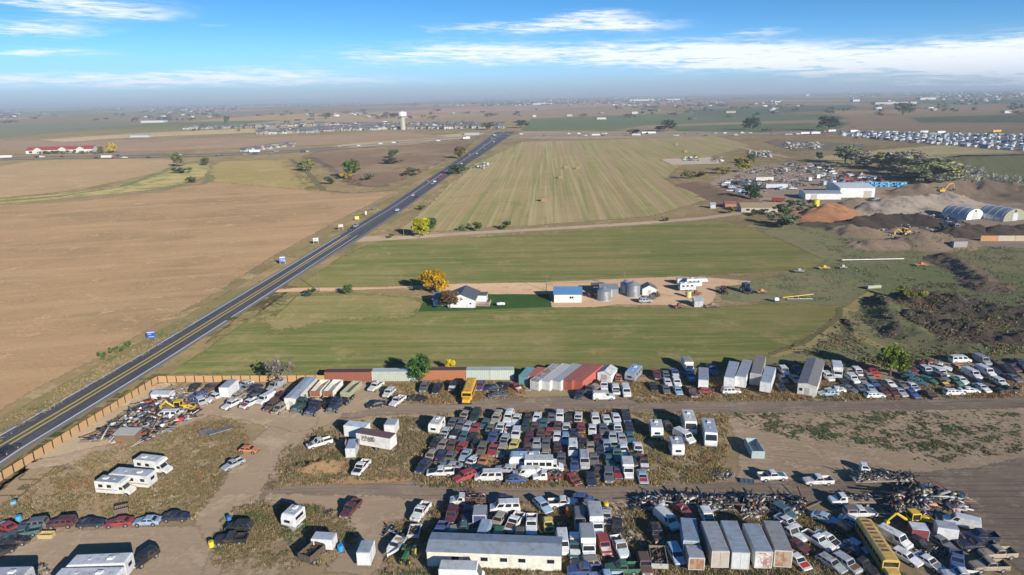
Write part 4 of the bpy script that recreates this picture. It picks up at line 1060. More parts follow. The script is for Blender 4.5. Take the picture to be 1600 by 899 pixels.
# --- the dense middle lot, column by column (left to right) ---------------------------------
G1 = 'junked cars packed in columns in the middle lot'
ORD = ['first', 'second', 'third', 'fourth', 'fifth', 'sixth', 'seventh', 'eighth', 'ninth', 'tenth', 'eleventh', 'twelfth', 'thirteenth', 'fourteenth', 'fifteenth', 'sixteenth', 'seventeenth', 'eighteenth']
COLS = [(Z7, -104, 'sT 400 450; sGx 512 235; sSx:K 460 325; sK 425 392; sTxg 312 560; uN 222 680 @-112'),
        (Z7, -104, 'sTxg 655 135; sG 632 240; sK:W 566 335; sU 495 458; sN 432 545'),
        (Z7, -103, 'tD 772 150; sS 715 285; sC 662 372; sR:M 610 460; sG:V 552 560'),
        (Z7, -102, 'cR 822 290; sK 760 370; sKx 738 448; cL 668 545'),
        (Z7, -102, 'sC 868 232; uV 808 512; sWx 752 628 @-118'),
        (Z7, -101, 'tT 998 178; sV 942 275; pB 985 370; pR 945 490; sO 882 610'),
        (Z7, -100, 'tW 1112 180; sWxg 1055 265; sS:N 1098 385; uT:V 1045 520'),
        (Z7, -99, 'sW 1218 170; sW:O 1172 262; mW 1235 335; sY 1195 462; sUxg 1168 560'),
        (Z7, -97, 'sKx:W 1357 178; uD 1355 258; sM 1350 368; sU 1322 470; sB 1292 548'),
        (Z8, -97, 'sW 75 165; sU 70 262; sUxg 62 348; sS 52 430; sG:L 28 540'),
        (Z8, -96, 'sG 178 168; sC 165 232; sRxg:Y 172 345; sG 160 425; sT 142 530'),
        (Z8, -95, 'uW 278 165; sU 276 262; sW 276 345; sMx:G 298 460; sG 312 590'),
        (Z8, -95, 'sKxg 396 168; sWxg 398 280; wL 412 380; kW 442 478; cB 468 660'),
        (Z8, -95, 'sWx 510 150; sRxg 520 262; pN 530 365; sKx:W 552 432; sT 578 495; kS 622 620; sN 648 812'),
        (Z8, -93, 'uW 692 182; sW 702 310; sMx 722 405; sN 722 498; sG 732 590; sUxg 775 690; uG 792 775'),
        (Z8, -92, 'sW 806 185; sG 812 280; sS 832 360; sL 848 452; pC 876 530; sC 886 612; sP:R 902 735'),
        (Z8, -92, 'sW 912 185; sW:G 932 272; sS 962 375; sW 978 505; pD 1012 598'),
        (Z8, -91, 'pN 1028 150; sN 1050 262; sC 1075 365; sWxg 1118 470; pM:W 1158 640; sL:R 1202 790')]
for i, (z_, a_, sp_) in enumerate(COLS):
    cars(f'{ORD[i]} column of middle lot', sp_, z_, a_, 'near', True, G1)
cars('', '''pW:K 400 745 @183 #white pickup with a yellow door standing open, front row of the middle lot;
 uR 690 775 @215 #red off-roader with its front open, left of the white passenger van;
 sD 800 700 @180 #dark green sedan behind the white passenger van;
 vW 900 782 @180 #long white passenger van side-on in the front row of the middle lot;
 wS 1130 718 @170 #beige wrecked wagon behind the white passenger van;
 hB 1222 800 @3 #pale blue hatchback side-on, right of the white passenger van;
 sS 540 632 @168 #silver coupe lying crosswise at the lower left of the middle lot''', Z7, full=True, group=G1)
cars('', '''sRxg 432 812 @-60 #red and white wreck without glass beside the tow truck;
 kW 85 775 @185 #white car hidden behind the tow truck''', Z8, full=True, group=G1)
job(flat_truck(5.8, True, False), 'tow_truck', 'truck', *G(856, 744, .8), 180, 5.8, 2, W_, (.3, .05, .03), 'white tow truck with red lifting gear in the front row of the middle lot')
job(box_truck(7.5, 2.2, False, 4), 'shuttle_bus', 'bus', *G(850, 729, 1.0), -2, 7.5, 2.3, W_, (.62, .63, .62), 'white shuttle bus side-on behind the tow truck')
job(camper(6.0, 2.2, .6, 2.3, 'trailer', 2), 'travel_trailer', 'trailer', *G(820, 721, 1.2), 178, 6, 2.3, (.70, .74, .78), (.4, .5, .65), 'blue and white camper partly behind the shuttle bus')
job(box_truck(5.2, 1.7, False, 0, 2.1), 'box_truck', 'truck', *G(981, 734, 1.0), -94, 5.2, 2.1, W_, (.6, .6, .58), 'small white box truck, third from right in the front of the middle lot')

# --- lower left ------------------------------------------------------------------------------
cars('', '''uM 94 817 @186 #dark red SUV in the row of cars above the dirt clearing;
 cN 142 816 @4 #navy coupe between the dark red SUV and a red sedan;
 sR 190 815 @186 #red sedan with white roof marks, left of the pale blue sedan;
 sL 231 812 @181 #pale blue sedan, second from right in the lower left row;
 sN 270 808 @2 #navy sedan at the right end of the lower left row;
 sR:W 8 823 @155 #red and white car at the left edge, topmost of the lower left group;
 pC 30 833 @200 #dark teal crew pickup in the lower left group;
 uG 54 820 @192 #grey SUV behind the teal pickup;
 sK 23 845 @12 #black sedan in front of the teal pickup;
 sK -1 862 @60 #black car cut by the left edge of the picture;
 uK 226 872 @-113 #black SUV parked right of the white camper trailers;
 pS 364 725 @-125 #silver pickup alone by the dirt track;
 hO 389 702 @-8 #orange and white wrecked car near the silver pickup;
 pW:K 564 731 @-104 #white pickup with black open nose left of the middle lot;
 pM 548 795 @-106 #maroon pickup alone on the open dirt;
 uK 374 823 @178 #black SUV behind the black pickup;
 pK 361 842 @183 #black pickup beside the yellow barrel;
 pWxg 499 692 @212 #stripped white pickup wreck beside the dirt road;
 sK:G -8 842 @60 #dark car at the very left edge behind the black sedan''', group='vehicles around the dirt clearing')
job(camper(7, 2.35, .6, 2.35, 'C', 2), 'motorhome', 'motorhome', *G(241, 730, 1.0), -13, 7, 2.3, (.8, .79, .74), (.6, .62, .62), 'white motorhome farthest up of the three campers in the grass')
job(camper(8.5, 2.35, .6, 2.4, 'trailer', 3), 'travel_trailer', 'trailer', *G(208, 750, 1.2), 170, 8.5, 2.4, (.74, .73, .68), (.58, .61, .63), 'long cream travel trailer between the two motorhomes in the grass')
job(camper(6.8, 2.3, .6, 2.3, 'C', 2), 'motorhome', 'motorhome', *G(182, 763, 1.0), -9, 6.8, 2.3, (.8, .78, .70), (.38, .42, .46), 'white motorhome nearest the camera of the three campers in the grass')
job(camper(9.2, 2.5, .6, 2.5, 'fifth', 3), 'travel_trailer', 'trailer', *G(157, 890, 1.2), 182, 8.6, 2.5, W_, (.66, .67, .68), 'white slide-out trailer behind another one at the bottom left')
job(camper(10, 2.5, .6, 2.5, 'fifth', 3), 'travel_trailer', 'trailer', *G(137, 909, 1.6), 180, 10, 2.5, (.8, .8, .8), (.72, .72, .7), 'white trailer cut by the bottom edge at the lower left')
job(camper(8, 2.5, .6, 2.5, 'trailer', 3), 'travel_trailer', 'trailer', *G(5, 908, 1.6), 180, 8, 2.5, (.55, .55, .57), (.5, .51, .54), 'grey-roofed trailer in the bottom left corner')
boxlike(lambda l: camper(l, 2.3, .6, 2.4, 'trailer', 3), 'travel_trailer', 'trailer', (447, 807), (467, 788.4), 2.9, 2.4, W_, (.55, .57, .6), 'white travel trailer with fallen awning in the weeds', flip=True)
boxlike(lambda l: trailer_box(l, 2.0, .55, 1.8, None, True, False, False, .33, False), 'cargo_trailer', 'trailer', (522.5, 838), (489, 836), 2.4, 2.0, W_, (.5, .53, .57), 'small white cargo trailer behind the wooden dump bed')
boxlike(lambda l: open_box(l, 2.4, 1.1, .9, .1, (-.9,), 0, .5), 'dump_truck', 'truck', (474, 869), (499, 848), 1.9, 2.4, (.13, .095, .07), (.12, .10, .08), 'brown wooden dump bed full of scrap on wheels')
boxlike(lambda l: trailer_box(l, 2.1, .6, 2.3, None, True, True, False, .35, False), 'cargo_trailer', 'trailer', (567, 864), (575, 844), 2.9, 2.1, W_, (.36, .42, .46), 'white box trailer with long shadow left of the boat')

# --- white boxes beside the middle lot --------------------------------------------------------
boxlike(lambda l: trailer_box(l, 2.5, .5, 2.5, None, False, False, False, .4, False), 'storage_box', 'storage box', (574, 665), (541, 661), 3.0, 2.5, W_, (.62, .7, .72), 'white storage box behind the maroon-roofed trailer, the left one')
boxlike(lambda l: trailer_box(l, 2.45, .4, 2.2, None, True, False, False, .3, False), 'storage_box', 'storage box', (608.3, 664.5), (614.5, 654), 2.6, 2.45, W_, (.38, .42, .44), 'white storage box with grey roof, right of the other white box')
boxlike(lambda l: trailer_box(l, 2.6, .9, 2.5, None, False, False, False, .45, False), 'semi_trailer', 'trailer', (614.5, 681.5), (561, 672.5), 3.4, 2.6, (.8, .78, .74), (.17, .09, .085), 'long white trailer with maroon roof and a faded mural', flip=False)
boxlike(lambda l: trailer_box(l, 2.0, .5, 2.0, None, True, False, False, .33, False), 'cargo_trailer', 'trailer', (547, 701), (552.5, 686), 2.5, 2.0, (.62, .64, .62), (.35, .43, .56), 'small grey cargo trailer with black end below the mural trailer')
boxlike(lambda l: camper(l, 2.2, .6, 2.3, 'trailer', 1), 'travel_trailer', 'trailer', (676.5, 664.5), (687.5, 650), 2.8, 2.3, (.78, .77, .68), (.66, .66, .6), 'cream camper trailer at the upper left corner of the middle lot', flip=True)

# --- recreational vehicles right of the middle lot --------------------------------------------
boxlike(lambda l: camper(l, 2.3, .6, 2.5, 'trailer', 2), 'travel_trailer', 'trailer', (1027.5, 670), (1024, 655), 2.9, 2.5, W_, (.55, .56, .58), 'white travel trailer, leftmost of the campers right of the middle lot', flip=True)
boxlike(lambda l: camper(l, 2.6, .6, 2.5, 'A', 3), 'motorhome', 'motorhome', (1080.5, 661), (1073.5, 640), 3.2, 2.5, (.76, .74, .66), (.66, .65, .6), 'cream bus-like motorhome nearest the yard road', flip=True)
boxlike(lambda l: camper(l, 2.6, .6, 2.5, 'A', 3), 'motorhome', 'motorhome', (1112, 678.5), (1105.5, 653), 3.2, 2.5, W_, (.42, .47, .54), 'white bus-like motorhome, rightmost of the campers by the middle lot', flip=True)
boxlike(lambda l: camper(l, 2.4, .6, 2.4, 'trailer', 2), 'travel_trailer', 'trailer', (1060.5, 696.5), (1055, 682), 3.0, 2.4, W_, (.45, .47, .5), 'white travel trailer nearest the camera of the campers by the middle lot', flip=True)
cars('', 'kW 1069 683 @-62 #white van tucked between two campers; hU 1043 665 @-80 #small red-brown wreck between two campers', group='campers right of the middle lot')
boxlike(lambda l: open_box(l, 2.4, 1.6, .15), 'dumpster', 'dumpster', (1185.5, 706), (1173, 684), 1.75, 2.4, (.42, .5, .5), (.4, .48, .48), 'pale green open-top dumpster alone on the bare lot')
cars('', '''pW:C 1207 744 @2 #teal and white pickup loaded with scrap beside the lower yard road;
 pW 1278 751 @181 #white and pink long pickup beside the loaded flatbed trailer''', group='loaded vehicles beside the lower yard road')
job(flat_truck(7.5, True, False), 'flatbed_truck', 'truck', *G(1330, 781, .9), 178, 7.5, 2.2, W_, (.4, .3, .22), 'white flatbed truck carrying machine parts, facing left')

# --- bottom centre -----------------------------------------------------------------------------
cars('', '''pW 657 800 @-108 #white pickup alone left of the long mobile home;
 sN 783 781 @184 #navy sedan beside the white truck with a rusty bed;
 vW 789 793 @182 #white van with a roof rack facing left;
 wL 849 789 @-62 #pale blue wagon angled beside the white van;
 uM 705 806 @-96 #maroon off-roader left of the dark blue box truck;
 sN 731 800 @-95 #navy car between the off-roader and the box truck;
 sT 776 814 @-112 #tan sedan angled behind the light blue van;
 pW:U 803 818 @-114 #white pickup with a brown bed;
 pW 830 820 @-93 #white pickup left of the yellow car;
 hYx 857 819 @-88 #yellow hatchback without hood;
 pB 692 831 @-100 #blue pickup behind the left end of the mobile home;
 pC:T 723 826 @182 #grey-green utility truck behind the mobile home;
 kL 757 833 @-100 #light blue van behind the mobile home;
 wE 782 836 @-96 #green wagon behind the mobile home;
 wV 808 838 @-94 #olive car behind the mobile home;
 pW 882 782 @2 #white pickup full of scrap facing the blue car;
 hB 908 782 @-10 #blue car in front of the scrap-filled white pickup;
 kG 906 814 @-92 #grey van left of the silver shuttle bus;
 sSx 953 806 @-98 #silver car beside the rubble patch;
 sKxg 956 820 @-98 #burnt black car below the silver one;
 tC:W 893 855 @-94 #teal truck with a white cap beside the mobile home;
 kW 876 856 @-90 #white van at the right end of the mobile home;
 uR:W 944 852 @-86 #red and white SUV below the white box truck;
 pWg 969 854 @-80 #white pickup with a grey bed beside the red and white SUV;
 wT 912 876 @184 #tan station wagon facing left in the bottom row;
 pB 917 889 @178 #blue pickup behind the light blue one;
 pL 945 894 @180 #light blue pickup with a scrap load in the bottom row;
 pE 976 889 @180 #green pickup in the bottom row;
 uU 1004 882 @-90 #brown truck with a green panel in the bottom row;
 kW 1042 813 @-66 #white windowless van angled beside the dark SUV;
 uK 1026 834 @-88 #dark SUV below the white angled van;
 mL 1056 866 @-84 #pale blue minivan beside the scrap bed;
 sR 1066 796 @-64 #red car among the scrap heaps;
 uW:K 1105 808 @-88 #white cab behind the first semi trailer''', group='vehicles packed along the bottom of the yard')
C0 = [np.array(G(668, 885)), np.array(G(877, 893))]; dv = (C0[1] - C0[0]); Lm = np.linalg.norm(dv); dv /= Lm; nm_ = np.array([-dv[1], dv[0]])
mh = ramp_house(Lm, 4.6, 2.75, 3.15, .12, (.30, .345, .40), (.76, .73, .62), [('s', a, a + 1.1, 1.35, 2.0) for a in (1.0, 3.8, 8.2, -6.5, -2.0)], [('s', -4.6, -3.7, .3, 2.2)])
cm = (C0[0] + C0[1]) / 2 + nm_ * 2.3
job(mh, 'mobile_home', 'mobile home', cm[0], cm[1], math.degrees(math.atan2(dv[1], dv[0])), Lm, 4.6, W_, W_, 'long cream mobile home with grey metal roof at the bottom of the yard')
job(box_truck(6.6, 2.2, True), 'step_van', 'truck', *G(722, 897, 1.4), -4, 6.6, 2.3, (.8, .8, .77), (.62, .62, .6), 'white step van in front of the long mobile home')
job(flat_truck(6.5, True, True), 'flatbed_truck', 'truck', *G(731, 781, .9), 180, 6.5, 2.2, (.7, .7, .68), (.2, .09, .06), 'white truck with a rusty staked bed')
boxlike(lambda l: trailer_box(l, 2.3, .6, 2.1, None, True, False, False, .4, False), 'box_truck', 'truck', (749, 804.5), (750.8, 789.5), 2.7, 2.3, (.06, .08, .18), (.33, .35, .38), 'dark blue box trailer with grey roof')
boxlike(lambda l: box_truck(max(l + 1.2, 6.5), 2.2, False, 4), 'shuttle_bus', 'bus', (934, 815), (928, 787), 2.9, 2.3, (.66, .68, .68), (.45, .47, .49), 'silver shuttle bus facing the camera beside the rubble', flip=True)
job(box_truck(6.0, 2.2, False), 'box_truck', 'truck', *G(918.5, 847, 1.5), -91, 6, 2.3, W_, (.34, .36, .38), 'white box truck facing the camera, right of the teal truck')
boxlike(lambda l: open_box(l, 2.5, .9, .7, .1, (-1,), 0, .6), 'stake_bed_truck', 'truck', (1031, 883), (1026, 854), 1.4, 2.5, (.27, .2, .15), (.5, .48, .44), 'tan stake bed heaped with junk in the bottom row')
job(boat(), 'motorboat', 'boat', *G(617, 855, .9), -108, 5.4, 2, (.72, .72, .7), W_, 'white motorboat with tan seats on a trailer')
job(farm_tractor(False), 'farm_tractor', 'tractor', *G(637, 864, .9), -100, 3.6, 2, (.03, .2, .05), (.8, .62, .04), 'green farm tractor with yellow wheels beside the boat', z=0)
job(farm_tractor(False), 'lawn_tractor', 'tractor', *G(632, 842, .5), -92, 2, 1.2, (.7, .68, .5), W_, 'small cream lawn tractor behind the boat', s=.55)
boxlike(lambda l: open_box(l, 1.9, .6, .5, .1, (0,), 0, .3), 'utility_trailer', 'trailer', (645, 838), (650, 820), .9, 1.9, (.6, .6, .58), (.6, .6, .58), 'white open utility trailer with scrap, behind the mobile home end')
# semi trailers
SG = 'grey-roofed semi trailers side by side at the bottom'
for n_, f_, c_, d_, lb in (((1126, 861), (1108, 815), (.5, .43, .36), (.35, .37, .40), 'semi trailer with rust-streaked doors, leftmost of the four parallel ones'),
                           ((1158, 864), (1138.5, 813.5), (.6, .62, .6), (.32, .37, .43), 'semi trailer with pale doors, second of the four parallel ones'),
                           ((1194.5, 863), (1173.5, 817.5), (.68, .66, .64), (.31, .36, .43), 'semi trailer with white peeling doors, third of the four parallel ones'),
                           ((1225, 861), (1205, 813.5), (.42, .31, .22), (.31, .31, .31), 'semi trailer with brown doors and patched roof, rightmost of the four')):
    boxlike(lambda l: trailer_box(l, 2.6, 1.05, 2.85), 'semi_trailer', 'trailer', n_, f_, 3.9, 2.6, c_, d_, lb, SG)
boxlike(lambda l: trailer_box(l, 2.5, .8, 2.4, None, True, False, False), 'box_trailer', 'trailer', (1081, 846), (1075, 809), 3.2, 2.5, (.3, .38, .46), (.25, .33, .42), 'blue-grey box trailer left of the four semi trailers')
boxlike(lambda l: trailer_box(l, 2.4, .7, 2.1, None, True, False, False, .4), 'box_trailer', 'trailer', (1089, 872), (1083, 852), 2.8, 2.4, (.42, .27, .18), (.36, .38, .41), 'short box trailer with an orange-brown rear panel')
cars('', '''uC 1220 803 @-60 #teal SUV behind the rightmost semi trailer;
 sW 1229 815 @-58 #white wreck just below the teal SUV;
 pWg 1240 832 @-66 #white pickup bed full of rust right of the semi trailers;
 sW:R 1247 875 @-70 #white sedan with rusty roof right of the semi trailers;
 sM 1255 845 @-58 #dark maroon sedan among the angled cars;
 pW 1276 845 @-60 #white pickup between the maroon and the white sedans;
 sW:K 1305 846 @-58 #white sedan with black hood among the angled cars;
 wS 1301 878 @-60 #silver wagon in the lower row of angled cars;
 uS:U 1327 878 @-62 #SUV with rust-red roof in the lower row of angled cars;
 sL 1290 809 @-42 #pale blue sedan angled below the scrap heap;
 uK 1330 838 @-62 #black SUV left of the rusty school bus;
 sN 1333 858 @-62 #navy car left of the rusty school bus;
 pK 1352 880 @-62 #black pickup beside the rear of the school bus;
 tW:G 1344 801 @0 #white truck with a camper cap facing right behind the school bus;
 sS 1333 815 @-40 #silver car by the tail of the school bus;
 wW 1421 868 @-58 #long white station wagon right of the school bus;
 kW 1397 842 @-60 #white van with a red stripe right of the school bus;
 sW:G 1452 880 @-62 #white car right of the long white wagon;
 kW 1503 817 @150 #white truck cab with a red lamp at the right of the scrap;
 pN 1531 838 @176 #navy pickup at the right end of the yard, the farther one;
 pN 1527 852 @176 #navy pickup at the right end of the yard, the nearer one;
 pT 1558 864 @182 #cream crew pickup with a box in its bed at the right end;
 pT 1545 884 @180 #tan pickup below the cream crew pickup;
 pB 1499 884 @-120 #blue pickup beside the tan pickup;
 pW 1490 889 @170 #white pickup low in the right corner;
 sKxg 1441 843 @-60 #stripped dark car among engine parts;
 sG 1475 846 @-70 #grey car in front of the white storage box;
 hL 1366 862 @-60 #pale blue hatchback wedged beside the school bus''', group='angled cars at the lower right of the yard')
C1, a1, l1 = rb((1401, 886), (1350, 810), 2.95)
job(school_bus(round(l1)), 'school_bus', 'bus', C1[0], C1[1], a1 + 180, l1, 2.4, (.62, .42, .10), (.16, .06, .07), 'faded yellow school bus with maroon roof patches at the lower right')
job(backhoe(), 'backhoe', 'machine', *G(1432, 811, 1.2), 3, 5, 2, (.75, .5, .03), W_, 'yellow backhoe among the scrap heaps at the right', group='yellow backhoes')
boxlike(lambda l: trailer_box(l, 2.2, .5, 1.5, None, True, False, False, .35), 'cargo_trailer', 'trailer', (1450, 823), (1421, 820), 2.1, 2.2, (.22, .05, .06), (.7, .72, .74), 'maroon box trailer with white roof below the yellow backhoe')
boxlike(lambda l: trailer_box(l, 2.2, .4, 2.0, None, False, False, False, .3, False), 'storage_box', 'storage box', (1497, 823), (1462, 818), 2.4, 2.2, (.72, .72, .72), (.4, .43, .48), 'white storage box right of the maroon box trailer')

# --- back row, left part ---------------------------------------------------------------------------
GB = 'vehicles lined up along the back of the yard'
boxlike(lambda l: trailer_box(l, 2.5, .9, 2.6, None, True, False, False), 'box_truck', 'truck', (349, 606), (365, 592.5), 3.5, 2.5, W_, (.42, .47, .52), 'white box trailer standing at the left end of the back row')
boxlike(lambda l: ramp_house(l, 3.0, 2.9, 3.05, .05, (.45, .5, .56), (.72, .7, .62), [('s', -2, -1.2, 1.2, 1.9), ('s', 2, 2.8, 1.2, 1.9)], [('w', -.6, .3, .2, 2.1)]), 'office_trailer', 'trailer', (453.5, 622), (486, 589.5), 3.0, 3.0, W_, W_, 'long cream office trailer with grey roof beside the dark trucks')
C2, a2, l2 = rb((266, 611), (241, 611), 2.4)
job(ramp_house(4.6, 2.6, 2.1, 2.5, .1, (.45, .5, .56), W_, [], [('s', -.3, .5, .1, 1.8)]), 'shed', 'shed', C2[0], C2[1], -6, 4.6, 2.6, W_, W_, 'small white shed behind the left scrap heap')
for n_, f_, c_, lb in (((495, 608), (505, 596.5), (.72, .66, .52), 'cream open dump trailer with rusty inside, the left one'), ((515, 608), (525, 596.5), (.78, .76, .68), 'white open dump trailer with rusty inside, the right one')):
    boxlike(lambda l: open_box(max(l, 7), 2.4, 1.5, 1.2, .1, (-2,)), 'dump_trailer', 'trailer', n_, f_, 2.7, 2.4, c_, (.3, .12, .06), lb)
boxlike(lambda l: open_box(max(l, 7), 2.3, 1.2, 1.3, .1, (-2, -1)), 'dump_trailer', 'trailer', (541, 611), (556, 597), 2.5, 2.3, (.4, .4, .26), (.4, .4, .26), 'olive dump trailer beside the dark blue truck')
for x_, y_, c_, lb in ((475, 630, (.02, .07, .06), 'dark green truck tractor facing the camera, leftmost of three'), (495, 635, (.02, .03, .07), 'navy truck tractor with white bumper, middle of three'), (529, 630, (.015, .035, .08), 'dark blue truck tractor, rightmost of three')):
    job(semi_tractor(), 'truck_tractor', 'truck', *G(x_, y_, 1.2), -108, 7.2, 2.4, c_, c_, lb, 'dark truck tractors in the back row')
cars('', '''sB 310 617 @-140 #blue car beside the wrecks at the left end of the back row;
 uW 322 627 @-52 #white SUV right of the yellow backhoe;
 sKxg 304 604 @-90 #burnt wreck against the fence behind the blue car;
 pUxg 331 606 @-120 #rusty wreck left of the white box trailer;
 pW 345 622 @-116 #white pickup in front of the white box trailer;
 pW 362 632 @-116 #white pickup, foremost of its row right of the box trailer;
 sT 366 619 @-118 #cream car behind the foremost white pickup;
 sT 379 607 @-118 #cream car nearest the fence right of the box trailer;
 sW:L 383 600 @-118 #white car with blue hood against the fence;
 sN 397 606 @-118 #navy car near the fence in the back row;
 sKx 403 613 @-118 #black car without hood left of the white camper van;
 pW:R 390 630 @-116 #white pickup with red stripe left of the cream camper;
 sG:T 397 622 @-118 #grey car behind the red striped pickup;
 uU 425 635 @-112 #rusty brown truck in front of the office trailer;
 pM 437 620 @-112 #maroon pickup left of the office trailer;
 kW 413 623 @-114 #white van between the rusty truck and the pickups;
 kS 432 603 @-114 #pale camper van near the bare tree;
 uTxg 447 637 @-110 #tan wreck at the near end of the office trailer;
 pW 587 604 @-112 #white pickup near the pale green container;
 uW 608 614 @-106 #white truck behind the black car;
 sK 588 631 @200 #black car at the edge of the yard road;
 pW 621 627 @-112 #white pickup beside the black car at the yard road;
 sKx 652 622 @170 #dark wreck with white tyre in the weeds;
 pG 663 605 @-94 #dark grey pickup left of the black pickup;
 pK 683 608 @-96 #black pickup left of the truck with white hood;
 pK:W 708 603 @-96 #black truck with a white hood left of the yellow school bus;
 pP 751 604 @-96 #purple pickup right of the yellow school bus;
 sN 770 606 @190 #navy car beside the upright wheel;
 sK 785 603 @-100 #black car before the pale containers;
 sR:W 801 604 @-60 #red and white wreck right of the black cars;
 sGx 777 616 @180 #flattened grey wreck in the weeds before the containers''', group=GB)
C1, a1, l1 = rb((727, 617), (737.5, 589.5), 2.95)
job(school_bus(round(l1)), 'school_bus', 'bus', C1[0], C1[1], a1 + 180, l1, 2.4, (.80, .43, .02), (.75, .42, .03), 'bright yellow-orange school bus in the back row')
cars('', '''kW 943 620 @0 #white windowed van side-on beside the yard road;
 kW 978 612 @-92 #white van seen from behind, right of the white box cab;
 uW:G 962 610 @-93 #white truck cab between two white vans;
 uW 941 603 @-95 #white truck behind the side-on white van;
 sN 915 616 @-110 #dark car at the end of the red containers;
 hOx 967 590 @-100 #orange wreck in front of the glass trailer;
 pM 1026 586 @-93 #maroon pickup, first of the cars right of the glass trailer;
 sK 1021 604 @-93 #dark car in the weeds below the maroon pickup;
 sG 1040 585 @-93 #grey car right of the maroon pickup;
 sG 1042 607 @-92 #grey car below a white roof in the back row;
 sW 1041 598 @-92 #white car above the grey car in the back row;
 pB:W 1054 584 @-92 #blue and white pickup behind two pale cars;
 uW 1057 598 @-91 #white SUV between the blue pickup and the light blue car;
 sL 1059 610 @-90 #light blue car in front of the white SUV;
 pB:L 1078 589 @-90 #blue pickup below the white camper truck;
 pUxg:W 1081 613 @-90 #rusty stripped truck bed by the yard road;
 pB 1113 578 @-91 #blue pickup right of the small grey-roofed trailer;
 uW:O 1142 611 @0 #white off-roader with an orange hood side-on by the weeds;
 hRxg 1101 607 @-10 #red wreck in the weeds below the grey-roofed trailer;
 uWg 1225 580 @-92 #white SUV without glass between two trailers;
 sG 1223 592 @-92 #grey car below the glassless white SUV;
 sK 1220 606 @-94 #black car foremost left of the house trailer;
 pN 1244 577 @-90 #navy pickup left of the house trailer;
 sS 1243 592 @-90 #silver car just left of the house trailer''', group=GB)
job(box_truck(6, 2.0, False), 'box_truck', 'truck', *G(1075, 571, 1.4), -91, 6, 2.3, (.75, .75, .72), (.4, .33, .3), 'white camper truck with brown roof in the back row')
job(flat_truck(6, False, False), 'flatbed_truck', 'truck', *G(926, 608, .8), -125, 6, 2.2, (.12, .12, .13), (.45, .35, .24), 'flatbed truck with tan deck beside the red containers')
boxlike(lambda l: camper(l, 2.2, .4, 2.6, 'trailer', 3), 'glass_trailer', 'trailer', (984, 583.5), (996, 570), 2.6, 2.6, (.3, .33, .37), (.33, .48, .68), 'grey trailer with blue roof beside the white shed', flip=True)
job(ramp_house(4.6, 3.6, 2.2, 3.0, .15, (.62, .63, .62), (.78, .78, .76), [], [('w', -.8, .8, .1, 2.0)]), 'shed', 'shed', *G(949, 586, 1.0), 62, 4.6, 3.6, W_, W_, 'white gabled shed behind the red containers')
for n_, f_, Ht, w_, c_, d_, lb in (((1099.5, 593.6), (1099, 574), 3.2, 2.4, W_, (.33, .37, .43), 'white trailer with grey roof between the cars and the blue pickup'),
                                   ((1140, 589.5), (1147, 565), 3.5, 2.5, W_, (.37, .42, .48), 'white storage trailer, leftmost of the four tall ones'),
                                   ((1157.5, 588.5), (1168.5, 562), 3.6, 2.5, W_, (.36, .39, .43), 'white storage trailer, second of the four tall ones'),
                                   ((1181, 584), (1189, 555.5), 3.8, 2.6, (.4, .38, .36), (.27, .24, .22), 'brown-roofed storage trailer, third of the four tall ones'),
                                   ((1196.5, 597), (1204.5, 573), 3.4, 2.5, W_, (.40, .46, .52), 'white storage trailer, rightmost of the four tall ones')):
    boxlike(lambda l: trailer_box(l, w_, .8, Ht - .85, None, True, False, False, .4, False), 'storage_trailer', 'trailer', n_, f_, Ht, w_, c_, d_, lb, 'tall storage trailers in the back row')
C3, a3, l3 = rb((1262, 600), (1275, 561), 3.1)
job(ramp_house(l3, 4.2, 2.9, 3.3, .1, (.25, .24, .23), (.72, .70, .64), [('w', 1.0, 1.7, 1.1, 1.8), ('s', -2, -1, 1.2, 2), ('s', 2, 3, 1.2, 2)], [('w', -.6, .4, .1, 2.0)]), 'mobile_home', 'mobile home', C3[0], C3[1], a3, l3, 4.2, W_, W_, 'old house trailer with shingle roof and red door in the back row')
boxlike(lambda l: box_truck(max(l + .6, 6), 2.1, False, 3), 'shuttle_bus', 'bus', (1311, 578), (1307, 563.5), 2.9, 2.3, (.7, .7, .68), (.62, .66, .68), 'white shuttle bus right of the house trailer', flip=True)
cars('', '''uW 293 352 @0;''', ang=0) if False else None
cars('back row right of house trailer', '''uW 955 352; sT 1215 292; sK 1120 395; uW:M 1342 300; uW 1240 375; sT 1340 388; sT 1482 362; sG 1318 478; sL 1430 475; sB 1532 448;
 wL 965 530 @178; sW 1045 492 @176; wW 1492 552 @2; sG 1200 480 @-60''', ZK, -88, 'x', False, GB)
job(flat_truck(6.5, False, False), 'fire_truck', 'truck', *G(1359, 577, 1.2), -85, 6.5, 2.2, (.5, .02, .02), (.35, .02, .02), 'red truck right of the white shuttle bus in the back row')
cars('packed rows at far right of yard', '''sM 410 232; sM 345 255; sR 580 200 @175; pW 690 222 @-40; vW 905 158 @2; hO 842 235 @190; kS 1160 165; sU 1282 182 @-60; pN 1530 195; pN 1592 250 @-80;
 kW 1030 312; kW 1180 285; sN 1300 280; uW 540 280; uW:L 692 300; uC 330 322 @-42; wC 452 388 @-40; wE 572 375 @-55; sU:Y 692 392; sE 820 385; sW 920 372; sW 130 412; sW:B 352 442;
 sS 236 502; sB 382 520; wW 842 502 @0; sW 1002 485 @-8; sW 1162 452; uW 1332 400; pK 1412 485 @185; sUxg 570 522; sK 1452 308; sG 300 415; sK 30 420; wC 395 345 @-42; sK 1385 250; sU 1462 232;
 sM 60 455; sM 130 480; uG 700 345; sN 1090 400; sK 1010 255; sG 1500 340''', ZL, -84, 'x', False, 'vehicles packed at the far right of the yard')

